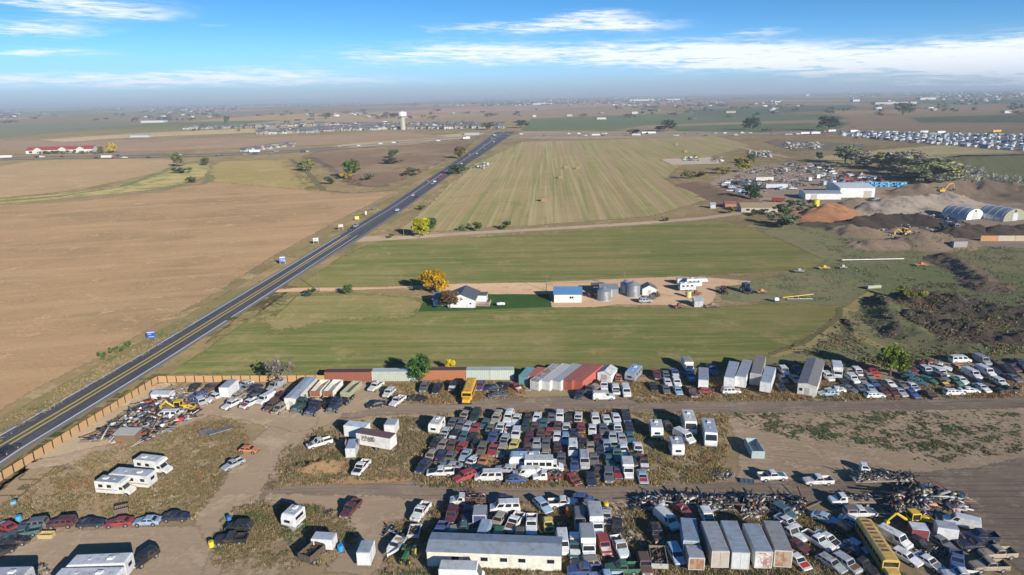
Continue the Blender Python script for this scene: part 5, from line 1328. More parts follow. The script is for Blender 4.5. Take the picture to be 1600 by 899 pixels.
# --- containers ----------------------------------------------------------------------------------------
GC = 'shipping containers in the back row'
for n_, f_, c_, d_, lb in (((817.5, 588), (830, 575), (.18, .34, .36), (.2, .36, .38), 'teal shipping container, leftmost of the group with doors to the yard'),
                           ((833, 587.5), (847, 573.5), (.5, .14, .09), (.5, .15, .1), 'short red shipping container between the teal and the white ones'),
                           ((835, 595), (865, 573.4), (.7, .69, .64), (.42, .45, .46), 'white shipping container, left of three with greyish roofs'),
                           ((852, 595), (881, 572.5), (.72, .72, .68), (.55, .55, .52), 'white shipping container, middle of three with greyish roofs'),
                           ((869, 595), (898, 572), (.66, .65, .6), (.40, .42, .43), 'white shipping container next to the red ones'),
                           ((886.5, 594.5), (915, 572), (.42, .10, .07), (.36, .13, .12), 'dull red shipping container, the left of two long red ones'),
                           ((903.5, 594.5), (932.5, 571.5), (.5, .13, .09), (.45, .14, .11), 'red shipping container, the right of two long red ones')):
    C0_, a_, l_ = rb(n_, f_, 2.6); L_ = 12.2 if l_ > 8.5 else 6.1
    dv_ = np.array([math.cos(rad(a_)), math.sin(rad(a_))]); c0 = np.array(G(*n_, 2.6)) + dv_ * L_ / 2
    job(container(L_), 'shipping_container', 'container', c0[0], c0[1], a_, L_, 2.44, c_, d_, lb, GC)
for xl, xr, yb, L_, c_, d_, lb in ((511, 578, 597, 12.2, (.30, .10, .06), (.10, .05, .045), 'rusty red container along the back fence line'),
                                   (583, 650, 596, 12.2, (.46, .50, .40), (.50, .56, .56), 'pale green container behind the green tree'),
                                   (655, 729, 594, 12.2, (.42, .16, .07), (.12, .06, .05), 'rusty orange container right of the green tree'),
                                   (729, 765.5, 594, 6.1, (.46, .52, .46), (.5, .5, .44), 'pale container, left of the two pale ones'),
                                   (766, 803, 594, 6.1, (.50, .55, .48), (.56, .58, .5), 'pale container, right of the two pale ones')):
    c0 = np.array(G((xl + xr) / 2, yb)) + np.array([0, 1.3]); job(container(L_), 'shipping_container', 'container', c0[0], c0[1], 178, L_, 2.44, c_, d_, lb, 'containers forming the back wall of the yard')

# left scrap area
job(backhoe(), 'backhoe', 'machine', *G(283, 635, 1.2), 0, 5, 2, (.78, .52, .02), W_, 'yellow backhoe digger on the left scrap heap', group='yellow backhoes')
cars('', 'vW 261 649 @180 #pale blue-grey passenger van below the yellow backhoe; cR 227 636 @30 #red car hood-up on the left scrap heap', group='vehicles in the left scrap heap')


# spacing pass: circles along each vehicle, movable ones give way ------------------------------------
def relax(J, it=60):
    cen, rr, own = [], [], []
    for i, j in enumerate(J):
        n = max(2, int(round(j['L'] / j['W'] * 1.4))); r = j['W'] / 2 * .98
        for k in range(n): cen.append((-j['L'] / 2 + r + (j['L'] - 2 * r) * k / (n - 1))); rr.append(r); own.append(i)
    cen, rr, own = np.array(cen), np.array(rr), np.array(own)
    pos = np.array([(j['x'], j['y']) for j in J]); an = np.array([j['a'] for j in J]); fx = np.array([j['fixed'] for j in J])
    u = np.c_[np.cos(an), np.sin(an)][own]; home = pos.copy()
    for t in range(it):
        C = pos[own] + u * cen[:, None]; D = C[:, None] - C[None]; dd = np.sqrt((D ** 2).sum(-1)) + 1e-6
        ov = (rr[:, None] + rr[None]) - dd; ov[own[:, None] == own[None]] = 0; ov = np.clip(ov, 0, None)
        wgt = np.where(fx[own][None], 1.0, .5); F = (D / dd[..., None] * (ov * wgt)[..., None])
        mx = np.zeros_like(pos); np.add.at(mx, own, F.sum(1) * .35); mx[fx] = 0
        pos += np.clip(mx, -.4, .4); pos[~fx] += (home - pos)[~fx] * .02
    for j, p in zip(J, pos): j['x'], j['y'] = float(p[0]), float(p[1])


relax(JOBS)
NUMW = ['zero', 'one', 'two', 'three', 'four', 'five', 'six', 'seven', 'eight', 'nine', 'ten', 'eleven', 'twelve', 'thirteen', 'fourteen', 'fifteen']
bygrp = {}
for j in JOBS:
    if j['base']: bygrp.setdefault(j['base'], []).append(j)
for (nm_, zone), lst in bygrp.items():
    ax = lst[0]['axis']
    lst.sort(key=(lambda j: math.hypot(j['x'], j['y'])) if ax == 'near' else (lambda j: j['x'] / j['y']))
    for i, j in enumerate(lst):
        suf = '' if len(lst) == 1 else (f', {ORD[i]} of {NUMW[len(lst)]} from near end' if ax == 'near' else f', {ORD[i]} of {NUMW[len(lst)]} from left')
        pre = 'in the ' if not suf or ax != 'near' else ''
        j['label'] = (f'{nm_}, {zone}{suf}' if ax == 'near' else f'{nm_} in {zone}{suf}')
seen = {}
for j in JOBS:
    assert j['label'] not in seen, j['label']
    seen[j['label']] = 1
    if len(j['label'].split()) > 16: print('LONG', j['label'])
    j['obj'] = spawn(j['n'], j['cat'], j['p'], j['x'], j['y'], j['a'], j['c'], j['d'], j['label'], j['group'], **j['kw'])
print('yard objects', len(JOBS))

# ================================================================ fence, heaps, loose things in the yard
def vnoise(x, y, s, seed=0):
    """cheap value noise on arrays"""
    x = x / s + seed * 17.3; y = y / s + seed * 5.7
    xi, yi = np.floor(x), np.floor(y); fx, fy = x - xi, y - yi
    fx = fx * fx * (3 - 2 * fx); fy = fy * fy * (3 - 2 * fy)
    h = lambda a, b: np.modf(np.abs(np.sin(a * 127.1 + b * 311.7) * 43758.5453))[0]
    return (h(xi, yi) * (1 - fx) + h(xi + 1, yi) * fx) * (1 - fy) + (h(xi, yi + 1) * (1 - fx) + h(xi + 1, yi + 1) * fx) * fy


def fbm(x, y, s, seed=0): return vnoise(x, y, s, seed) * .5 + vnoise(x, y, s / 2.1, seed + 1) * .3 + vnoise(x, y, s / 4.3, seed + 2) * .2


RELIEFS = []


def relief_h(P, line, wid, H, cell, rough, z):
    d = np.hypot(*(P - line[0]).T) / wid if len(line) == 1 else -line_sd(P, line, 0.0) / wid
    d = d * (1 + (fbm(P[:, 0], P[:, 1], wid * .8, 3) - .5) * .7)
    h = np.clip(1 - d, -.3, 1); h = np.where(h > 0, (h ** 1.15), h * .5)
    return H * h * (1 + (fbm(P[:, 0], P[:, 1], wid * .35, 9) - .5) * rough * 1.6) + (fbm(P[:, 0], P[:, 1], cell * 3, 5) - .5) * rough * H * .14 + z


def ground_z(P):
    zz = np.zeros(len(P))
    for lo, hi, f in RELIEFS:
        k = (P[:, 0] > lo[0]) & (P[:, 0] < hi[0]) & (P[:, 1] > lo[1]) & (P[:, 1] < hi[1])
        if k.any(): zz[k] = np.maximum(zz[k], f(P[k]))
    return zz



def relief(name, mat, line, wid, H, cell, label=None, cat=None, kind=None, rough=.5, group=None, z=-.25):
    """heap or ridge: heightfield along a line of ground points"""
    line = np.array(line, float); wid = float(wid)
    c = line.mean(0); lo, hi = line.min(0) - wid * 1.15, line.max(0) + wid * 1.15
    X, Y = np.meshgrid(np.arange(lo[0], hi[0] + cell, cell), np.arange(lo[1], hi[1] + cell, cell)); ny, nx = X.shape
    P = np.c_[X.ravel(), Y.ravel()]

    def hf(P): return relief_h(P, line, wid, H, cell, rough, z)
    RELIEFS.append((lo, hi, hf)); Z = hf(P)
    ok = (Z > -.6).reshape(ny, nx); kc = ok[:-1, :-1] | ok[1:, :-1] | ok[:-1, 1:] | ok[1:, 1:]
    iy, ix = np.nonzero(kc); i0 = iy * nx + ix; F = np.c_[i0, i0 + 1, i0 + nx + 1, i0 + nx]
    us, inv = np.unique(F, return_inverse=True)
    V = np.c_[P[us] - c, Z[us]]
    o = mk(name, np_mesh(name, V, inv.reshape(F.shape), mat, {'sd': np.full(len(us), 9.0)}, smooth=True), None, (*c, 0))
    return tag(o, label, cat, group, kind)


def in_poly(pts, n, seed=1):
    r = np.random.default_rng(seed); poly = np.array(pts); lo, hi = poly.min(0), poly.max(0); out = np.zeros((0, 2))
    while len(out) < n:
        P = r.uniform(lo, hi, (n * 3, 2)); out = np.r_[out, P[poly_sd(P, poly) > 0]]
    return out[:n]


M_tint = tintmat('scrap_paint', .55); M_leafstuff = tintmat('dry_plants', .95)


def heap(name, label, px, n, H, pal, smin=.1, smax=.7, long=.35, seed=1, cat='scrap', clump=2.5):
    poly = gp(px); P = in_poly(poly, n * 3, seed); r = np.random.default_rng(seed + 50)
    cl = fbm(P[:, 0], P[:, 1], clump, seed); P = P[np.argsort(-cl + r.random(len(cl)) * .35)[:n]]
    sd = np.clip(poly_sd(P, np.array(poly)) / 2.2, .05, 1); hh = H * sd * (.35 + fbm(P[:, 0], P[:, 1], 3.0, seed + 4))
    s = r.uniform(smin, smax, (n, 3)); s[:, 2] *= r.uniform(.15, .8, n)
    lg = r.random(n) < long; s[lg, 0] *= r.uniform(2, 6, lg.sum()); s[lg, 1:] *= .3
    big = r.random(n) < .05; s[big, :2] *= 2.2
    pal = np.array(pal); C = np.c_[P, hh * r.random(n)]
    V, F, K = boxes_np(C, s, r.uniform(0, 6.3, n), r.normal(0, .2, n), np.clip(pal[r.integers(0, len(pal), n)] * r.uniform(.6, 1.25, (n, 1)), 0, .85))
    c = P.mean(0); V[:, :2] -= c
    o = mk(name, np_mesh(name, V, F, M_tint, colors=K), None, (*c, 0)); return tag(o, label, cat, None, 'stuff')


# wooden fence: two runs of panels between posts
M_fwood = omat('fence_boards', (.56, .34, .16), .8, 0, 0, .15)


def fence_run(A, B, label, n=None, H=1.85, name='wooden_fence', step=2.45):
    A, B = np.array(A), np.array(B); d = B - A; L = np.linalg.norm(d); n = n or max(1, int(round(L / step))); ang = math.atan2(d[1], d[0])
    r = tag(empty(name, A[0], A[1], ang), label, 'fence'); pw = L / n
    pm = []
    for v in range(3):
        b = MB(); k = 14
        for i in range(k):
            x0 = .1 + (pw - .2) * i / k; hh = H - random.uniform(0, .06); b.box(x0, x0 + (pw - .2) / k - .012, -.012 - .004 * (i % 2), .012, .06, hh)
        pm.append(b.mesh('panel', M_fwood))
    rl = MB().box(0, pw, -.075, -.02, .35, .44).box(0, pw, -.075, -.02, H - .45, H - .36).mesh('rail', M_fwood)
    post = MB().cyl((0, 0, 0), (0, 0, H + .02), .07, n=6).mesh('post', M_blk)  # steel posts in dark metal, their shade put into the colour
    for i in range(n):
        p = mk('panel', pm[i % 3], r, (i * pw, 0, 0)); j = random.uniform(.85, 1.15); mk('rail', rl, p)
        mk('post', post, r, (i * pw, -.1, 0))


fence_run(G(-30, 772), G(247, 598), 'tall orange wooden fence along the highway side of the yard')
fence_run(np.array(G(247, 598)) + np.array([.1, 0]), G(508, 597), 'tall orange wooden fence along the field at the back of the yard')

# scrap heaps
PALC = JUNK * 3 + [(.5, .05, .03), (.06, .12, .35), (.6, .58, .52), (.7, .68, .62), (.45, .4, .33), (.55, .15, .05), (.12, .2, .25)]
heap('scrap_heap', 'long heap of mixed scrap metal and boards inside the fence corner', [(142, 690), (150, 676), (190, 655), (215, 635), (245, 625), (262, 618), (300, 628), (312, 638), (300, 655), (268, 668), (232, 690), (185, 692)], 820, 1.7, PALC + [(.3, .17, .1)] * 5 + [(.5, .47, .42)] * 4, .2, 1.3, .4, 3)
heap('scrap_heap', 'small litter of beige scrap beside the white shed', [(268, 604), (290, 606), (294, 622), (272, 622)], 130, .7, [(.5, .44, .33), (.4, .3, .2), (.3, .3, .28)], .15, .7, .4, 5)
DK = [(.035, .034, .036)] * 4 + [(.07, .065, .06)] * 2 + JUNK * 2 + [(.35, .27, .2), (.2, .06, .04), (.6, .6, .58), (.32, .3, .27)]
heap('scrap_heap', 'ragged row of dismantled car parts along the lower yard road', [(985, 778), (1040, 774), (1100, 776), (1160, 777), (1220, 776), (1270, 778), (1285, 790), (1268, 806), (1200, 800), (1180, 812), (1130, 802), (1080, 798), (1040, 800), (990, 796)], 2600, 1.7, DK, .12, .8, .3, 7)
heap('scrap_heap', 'tangled scrap frames at the right end of the lower yard road', [(1372, 776), (1400, 768), (1450, 766), (1500, 772), (1515, 784), (1505, 800), (1460, 806), (1440, 800), (1400, 806), (1385, 800)], 1500, 1.9, DK + [(.35, .36, .2), (.55, .25, .2), (.5, .38, .22)], .15, 1.1, .4, 9)
heap('scrap_heap', 'engine parts heaped between the school bus and the white box', [(1415, 836), (1440, 828), (1470, 836), (1490, 860), (1470, 876), (1440, 870), (1425, 855)], 700, 1.0, DK + [(.5, .5, .48)] * 3, .1, .5, .3, 11)
heap('scrap_heap', 'black and white car parts left of the teal pickup', [(1085, 744), (1110, 734), (1140, 732), (1148, 742), (1125, 752), (1090, 754)], 260, .5, DK + [(.4, .42, .42)] * 3, .1, .45, .3, 13)
heap('scrap_heap', 'orange and dark scrap under the blue box left of the silver bus', [(876, 792), (905, 788), (914, 800), (908, 808), (880, 806)], 170, .8, DK + [(.7, .2, .04)] * 3, .12, .55, .3, 15)
heap('scrap_heap', 'coloured rubbish beside the small white cargo trailer', [(524, 846), (542, 842), (550, 856), (532, 864)], 120, .5, [(.06, .3, .6), (.7, .3, .05), (.6, .1, .1), (.4, .35, .3), (.05, .05, .05), (.1, .3, .1)], .08, .4, .2, 17)
heap('scrap_heap', 'dark junk left of the boat', [(598, 826), (625, 820), (634, 836), (610, 846), (600, 842)], 170, .8, DK + [(.1, .2, .04)], .1, .5, .35, 19)
heap('scrap_heap', 'bicycles and oddments beside the trailers in the bottom left corner', [(52, 884), (72, 878), (80, 892), (60, 900)], 120, .6, DK + [(.5, .1, .05)], .06, .3, .6, 21)
heap('scrap_heap', 'low rusty parts in the weeds before the dark pickups in the back row', [(655, 598), (700, 595), (810, 600), (830, 612), (790, 608), (720, 612), (660, 612)], 200, .4, DK + [(.2, .1, .05)] * 3, .1, .5, .4, 23)
heap('scrap_heap', 'low junk between cars in the bottom centre', [(600, 845), (660, 820), (740, 800), (870, 800), (960, 800), (1000, 830), (1020, 860), (900, 845), (800, 826)], 420, .35, DK, .1, .45, .35, 25)
heap('scrap_heap', 'bare poles and posts on the slope right of the middle lot', [(1010, 690), (1022, 700), (1060, 752), (1045, 754)], 60, .2, [(.4, .34, .26), (.35, .3, .24)], .08, .2, 1.0, 27)
heap('scrap_heap', 'white boards stacked in the weeds left of the cream camper trailer', [(636, 676), (643, 658), (652, 656), (656, 668), (648, 676)], 26, .5, [(.7, .66, .55), (.72, .7, .62)], .18, .4, .9, 29)
heap('scrap_heap', 'long white boards and panels in the left scrap heap', [(180, 672), (240, 664), (250, 672), (200, 682)], 30, .9, [(.62, .6, .53), (.6, .2, .08)], .3, .8, .8, 31)

# single things among them
def crate(label, px, py, L, W, H, ang, c, name='wooden_crate', cat='crate'):
    x, y = G(px, py, H / 2); r = tag(empty(name, x, y, rad(ang)), label, cat)
    b = MB(); n = 7
    for i in range(n):
        a = -L / 2 + L * i / n; b.box(a, a + L / n - .05, -W / 2, -W / 2 + .05, .1, H); b.box(a, a + L / n - .05, W / 2 - .05, W / 2, .1, H)
    b.box(-L / 2, -L / 2 + .05, -W / 2 + .05, W / 2 - .05, .1, H); b.box(L / 2 - .05, L / 2, -W / 2 + .05, W / 2 - .05, .1, H)
    b.build('side', M_any, r, col=c); MB().box(-L / 2, L / 2, -W / 2, W / 2, .02, .1).build('base', M_any, r, col=c)
    return r


crate('rusty upright pallet crate in the weeds above the row of cars', 190, 797, 2.2, 1.4, 1.3, 25, (.17, .13, .1))
crate('pale yellow wooden box at the end of the dark pickup', 73, 836, 2.3, 1.2, .75, 0, (.62, .47, .22))
r_ = crate('dark wooden scrap pen under the white panel roof', 200, 682, 4.6, 2.4, 2.0, -4, (.24, .16, .1), 'scrap_pen', 'pen')
MB().slab([(-2.5, -1.5, 2.1), (2.5, -1.5, 2.15), (2.5, 1.5, 2.4), (-2.5, 1.5, 2.35)], .08).build('roof', M_any, r_, col=(.55, .52, .44))


def barrel(label, px, py, c, r0=.3, h=.9, name='barrel', cat='barrel', rot=None):
    x, y = G(px, py, h / 2); r = tag(empty(name, x, y), label, cat)
    MB().lathe([(0, 0), (r0 * .95, 0), (r0, .05), (r0 * .97, h * .33), (r0 * 1.03, h * .36), (r0 * .97, h * .39), (r0 * .97, h * .63), (r0 * 1.03, h * .66), (r0 * .97, h * .69), (r0 * .95, h), (0, h)]).build('drum', M_any, r, col=c)
    MB().lathe([(r0 * .5, h), (r0 * .5, h + .03), (0, h + .03)]).build('lid', M_any, r, col=tuple(v * .7 for v in c))


barrel('yellow barrel by the front of the black pickup', 330, 850, (.8, .65, .03), .45, 1.0)
barrel('blue barrel behind the black SUV', 358, 811, (.03, .2, .55), .4, 1.0)
barrel('pale blue drum in the weeds, the farther of two at the left edge', 21, 786, (.2, .48, .62), .5, .8)
barrel('bright blue drum in the weeds, the nearer of two at the left edge', 29, 810, (.08, .38, .6), .5, 1.0)
barrel('blue drum beside the small white cargo trailer', 532, 856, (.03, .3, .62), .5, 1.0)
barrel('orange tank left of the silver bus', 891, 800, (.8, .22, .03), .8, 1.3, 'tank', 'tank')
barrel('red tank beside the orange one', 902, 794, (.4, .06, .04), .6, 1.6, 'tank', 'tank')
barrel('yellow drum among green junk beside the silver car', 947, 789, (.75, .55, .05), .45, 1.0)


def panel(name, label, cat, px, py, L, W, ang, c, t=.06, tilt=6, z=.25):
    x, y = G(px, py, .2); r = tag(empty(name, x, y, rad(ang), z), label, cat); r.rotation_euler[0] = rad(tilt)
    MB().box(-L / 2, L / 2, -W / 2, W / 2, -t, 0, 0).build('sheet', M_any, r, col=c)
    b = MB()
    for i in range(4): b.box(-L / 2 + .05 + i * (L - .2) / 3.05, -L / 2 + .15 + i * (L - .2) / 3.05, -W / 2, W / 2, 0, .05)
    b.build('batten', M_any, r, col=tuple(v * .6 for v in c))


panel('wooden_deck', 'grey weathered deck lying in the grass, the left of two', 'deck', 323, 676, 3.2, 2.6, 40, (.22, .2, .18), .15, 8, .45)
panel('wooden_deck', 'grey weathered deck lying in the grass, the right of two', 'deck', 343, 674, 5.0, 2.4, 38, (.26, .24, .22), .15, -6, .5)
panel('door', 'blue car panel lying on the ground left of the teal pickup', 'car panel', 1167, 752, 2.6, 1.3, -14, (.08, .12, .17), .05, 8, .25)
panel('awning', 'torn grey awning hanging from the white travel trailer', 'awning', 460, 823, 2.4, 2.2, 62, (.34, .34, .33), .05, 28, .8)

# loaded flat trailer beside the lower road, and a cut-off pickup cab
x, y = G(1383, 748, .8); t = tag(empty('flatbed_trailer', x, y, rad(1)), 'long flatbed trailer loaded with bare frames and car parts', 'trailer')
MB().box(-6, 5, -1.15, 1.15, .8, .92).build('deck', M_rusty, t, col=(.4, .33, .26))
V, F, K = bits(420, 5.2, .95, .9, 41, DK, .1, .5, .5); V[:, 2] += .95; mk('load', np_mesh('load', V, F, M_tint, colors=K), t)
for xx in (1.7, 2.7):
    for sg in (1, -1): mk('wheel', wheel_mesh(.4, .26), t, (xx, sg * 1.1, .4))
MB().cyl((5, 0, .8), (7.4, 0, .6), .06, n=5).build('tongue', M_blk, t)
x, y = G(1351.5, 731, .7); t = tag(empty('pickup_cab', x, y, rad(-15)), 'cut-off white pickup cab standing alone on the bare lot', 'truck cab')
b = MB(); b.add([(-.85, -.9, .05), (.85, -.9, .05), (.85, .9, .05), (-.85, .9, .05), (-.8, -.92, .95), (.8, -.92, .95), (.8, .92, .95), (-.8, .92, .95), (-.7, -.75, 1.5), (.3, -.75, 1.5), (.3, .75, 1.5), (-.7, .75, 1.5)],
               [(0, 3, 2, 1), (0, 1, 5, 4), (2, 3, 7, 6), (1, 2, 6, 5), (3, 0, 4, 7), (4, 5, 9, 8), (6, 7, 11, 10), (5, 6, 10, 9), (7, 4, 8, 11), (8, 9, 10, 11)])
b.build('shell', M_paint, t, col=(.75, .77, .8))
MB().slab([(.82, -.8, 1.0), (.82, .8, 1.0), (.38, .68, 1.45), (.38, -.68, 1.45)], .02).build('windshield', M_glass, t)
for sg in (1, -1): MB().slab([(-.6, sg * .93, 1.0), (.65, sg * .93, 1.0), (.25, sg * .79, 1.43), (-.6, sg * .79, 1.43)][::sg], .02).build('side_window', M_glass, t)
MB().box(-.2, .75, -.96, -.92, .15, .92).build('door', M_paint, t, col=(.78, .8, .82))

# upright wheel by the containers
x, y = G(784, 606, .5); t = tag(empty('tractor_wheel', x, y, rad(70)), 'big upright wheel with white rim before the pale containers', 'wheel')
MB().cyl((0, -.25, .75), (0, .25, .75), .75, n=18).build('tyre', M_tyre, t); MB().cyl((0, -.28, .75), (0, .28, .75), .42, n=14).build('rim', M_shell, t, col=(.75, .75, .73))

# mural on the maroon-roofed trailer: faded scribbled panel
for j in JOBS:
    if 'mural' in j['label']:
        o = j['obj']; L = j['L']; r = np.random.default_rng(8); n = 90
        for sg in (1, -1):
            C = np.c_[r.uniform(-L * .06, L * .33, n), np.full(n, sg * 1.308), r.uniform(2.0, 3.0, n)]
            s = np.c_[r.uniform(.1, .7, n), np.full(n, .012), r.uniform(.06, .35, n)]
            pal = np.array([(.25, .24, .24), (.4, .38, .35), (.3, .22, .15), (.55, .5, .4), (.15, .15, .17)])
            V, F, K = boxes_np(C, s, np.zeros(n), r.normal(0, .5, n), pal[r.integers(0, 5, n)])
            V[:, 1] += np.repeat(r.uniform(0, .01, n), 8) * sg
            mk('mural', np_mesh('mural', V, F, M_tint, colors=K), o)
relief('earth_mound', M_orange, [G(478, 737), G(500, 733)], 5.0, 1.5, .5, 'low orange earth mound beside the dirt road', 'mound', 'structure')
relief('earth_mound', M_dirt, [G(522, 806)], 3.0, .8, .4, 'small sand pile left of the maroon pickup', 'mound', 'structure')

# ================================================================ farmstead, poles, signs
C, a, l = rb((720, 459.5), (728, 446.5), 4.9)
P = ramp_house(round(l), 9.6, 2.9, 4.9, .35, (.115, .12, .135), (.80, .80, .78), [('w', -3.6, -3.0, 1.3, 1.8), ('w', 1.6, 2.6, 1.1, 2.1), ('s', -3, -2, 1.0, 2.0), ('s', 2, 3.2, 1.0, 2.0)], [('s', 0, .9, .2, 2.2)])
h = spawn('farmhouse', 'house', P, C[0], C[1], rad(a), W_, W_, 'white farmhouse with grey gabled roof beside the yellow tree')
b = MB(); b.box(-3.8, 3.8, 4.85, 10.2, 0, 2.6); b.build('wing', M_shell, h, col=(.72, .72, .7))
b = MB(); b.slab([(-4.2, 4.8, 2.5), (-4.2, 10.6, 2.5), (0, 10.6, 3.9), (0, 4.8, 3.9)][::-1], .1).slab([(4.2, 10.6, 2.5), (4.2, 4.8, 2.5), (0, 4.8, 3.9), (0, 10.6, 3.9)][::-1], .1); b.build('roof', M_roofp, h, col=(.16, .19, .24))
b = MB(); b.box(1.0, 5.2, -7.8, -4.83, 0, 2.5); b.build('porch', M_shell, h, col=(.8, .8, .78)); MB().box(.8, 5.4, -8.0, -4.83, 2.5, 2.62).build('porch_roof', M_roofp, h, col=(.15, .13, .13))
MB().box(-4.4, .8, -9.6, -4.85, .3, .42).build('deck', M_any, h, col=(.52, .34, .26))
rl = MB()
for x_ in np.linspace(-4.4, .8, 7): rl.box(x_ - .04, x_ + .04, -9.6, -9.52, .42, 1.2)
rl.box(-4.4, .8, -9.6, -9.5, 1.2, 1.28); rl.box(-4.4, -4.32, -9.5, -4.9, 1.2, 1.28); rl.build('railing', M_any, h, col=(.55, .42, .3))
A, B = np.array(G(867, 473)), np.array(G(910, 473)); L = np.linalg.norm(B - A); c = (A + B) / 2 + np.array([0, 4.0])
P = ramp_house(L, 8.0, 3.1, 4.7, .3, (.09, .26, .50), (.80, .79, .70), [('s', .6, 1.2, 1.5, 2.2), ('s', 1.35, 1.95, 1.5, 2.2)], [('w', -1.5, 1.5, .1, 2.6)])
spawn('garage', 'garage', P, c[0], c[1], math.atan2(B[1] - A[1], B[0] - A[0]), W_, W_, 'cream farm garage with bright blue roof')


def bin_(label, px, py, r, h, cone, group='galvanised grain bins'):
    x, y = G(px, py); y += r; t = tag(empty('grain_bin', x, y), label, 'grain bin', group)
    pr = [(0, 0), (r, 0)]
    k = int(h / .45)
    for i in range(k): pr += [(r, h * i / k), (r + .035, h * (i + .5) / k)]
    MB().lathe(pr + [(r, h)], 28).build('wall', M_galv, t); MB().lathe([(r + .15, h - .05), (r + .12, h), (.35, h + cone), (0, h + cone)], 24).build('roof', M_galv, t)
    MB().lathe([(.35, h + cone - .05), (.35, h + cone + .2), (0, h + cone + .25)], 10).build('cap', M_galv, t)
    MB().box(-.4, .4, -r - .08, -r + .02, .3, 2.0).build('hatch', M_galv, t)
    MB().lathe([(0, 0), (r + .15, 0), (r + .15, .12), (r, .12)], 24).build('base', M_shell, t, col=(.6, .55, .45))


bin_('squat grain bin with conical roof nearest the garage', 945, 471.5, 2.35, 3.4, 1.2)
bin_('taller grain bin with conical roof left of the white hut', 991, 465.5, 2.35, 4.2, 1.4)
bin_('grain bin mostly hidden behind the taller one', 980, 459, 2.2, 3.4, 1.1)
P = ramp_house(6.5, 6, 2.8, 4.0, .15, (.33, .36, .38), (.36, .39, .41), [], [('s', -1, 1, .1, 2.4)], wallm=M_galv, roofm=M_galv)
x, y = G(950, 460); spawn('metal_shed', 'shed', P, x, y, 0, W_, W_, 'grey metal shed behind the squat grain bin')
P = ramp_house(4.2, 5, 2.5, 3.8, .3, (.14, .16, .17), (.75, .75, .73), [], [('w', -.5, .4, .1, 2)])
x, y = G(1013, 459); spawn('hut', 'hut', P, x, y, rad(88), W_, W_, 'small white gabled hut with dark roof right of the grain bins')
x, y = G(928, 464); t = tag(empty('grain_wagon', x, y, 0), 'red farm wagon between the garage and the grain bin', 'wagon')
MB().box(-2, 2, -1, 1, .8, 1.6).build('box', M_any, t, col=(.22, .04, .04)); MB().cyl((0.4, -1.05, 1.2), (0.4, -1.0, 1.2), .4, n=10).build('emblem', M_shell, t, col=(.7, .5, .45))
for sx_ in (-1.3, 1.3):
    for sg in (1, -1): mk('wheel', wheel_mesh(.4, .26), t, (sx_, sg * .95, .4))
x, y = G(934, 455); t = tag(empty('awning_shed', x, y, 0), 'dark open lean-to behind the red wagon', 'shed')
MB().slab([(-2.5, -1.8, 2.2), (2.5, -1.8, 2.2), (2.5, 1.8, 2.8), (-2.5, 1.8, 2.8)], .1).build('roof', M_roofp, t, col=(.1, .13, .13))
for xx in (-2.3, 2.3):
    for yy in (-1.6, 1.6): MB().cyl((xx, yy, 0), (xx, yy, 2.3), .08, n=6).build('post', M_wood, t)


def farmcar(kind, px, py, ang, c, label, **kw):
    x, y = G(px, py, .7); return spawn(NAME[kind], KK[kind][2], car(KK[kind][0], full=False), x, y, rad(ang), c, c, label, kw.get('group'))


farmcar('u', 1008.5, 470, 0, (.42, .46, .5), 'silver SUV parked in front of the white hut')
for (px, py, c1, lb) in ((1088, 442, W_, 'white fifth-wheel camper, the farther of two on the farm gravel'), (1078, 449, (.75, .75, .72), 'white camper, the nearer of two on the farm gravel')):
    x, y = G(px, py, 1.2); spawn('travel_trailer', 'trailer', camper(8, 2.4, .6, 2.4, 'fifth', 3), x, y, rad(4), c1, (.7, .7, .7), lb)
x, y = G(1066, 441, .8); spawn('horse_trailer', 'trailer', trailer_box(4, 2, .6, 1.8, None, True, False, False, .35, False), x, y, 0, (.6, .62, .64), (.5, .52, .55), 'small grey trailer left of the farm campers')


def implement(label, px, py, c, L=4, ang=0, seed=1, name='farm_implement', dark=True):
    """tined field machine: frame, wheels and rows of shanks"""
    x, y = G(px, py, .6); t = tag(empty(name, x, y, rad(ang)), label, 'farm machine')
    r = np.random.default_rng(seed); b = MB()
    for yy in (-.9, 0, .9): b.cyl((-L / 2, yy, .8), (L / 2, yy, .8), .09, n=5)
    for xx in np.linspace(-L / 2, L / 2, 5): b.cyl((xx, -.9, .8), (xx, .9, .8), .08, n=5)
    b.build('frame', M_any, t, col=c); b = MB()
    for xx in np.linspace(-L / 2 + .2, L / 2 - .2, 7):
        for yy in (-.8, .1): b.cyl((xx, yy, .8), (xx + .1, yy - .25, .05), .05, n=4)
    b.build('tine', M_blk if dark else M_any, t, col=c); b = MB().box(-.5, .6, -.4, .5, .9, 1.7, 0, .1); b.build('hopper', M_any, t, col=c)
    for sg in (1, -1): mk('wheel', wheel_mesh(.42, .26), t, (sg * L * .35, -.2, .42))


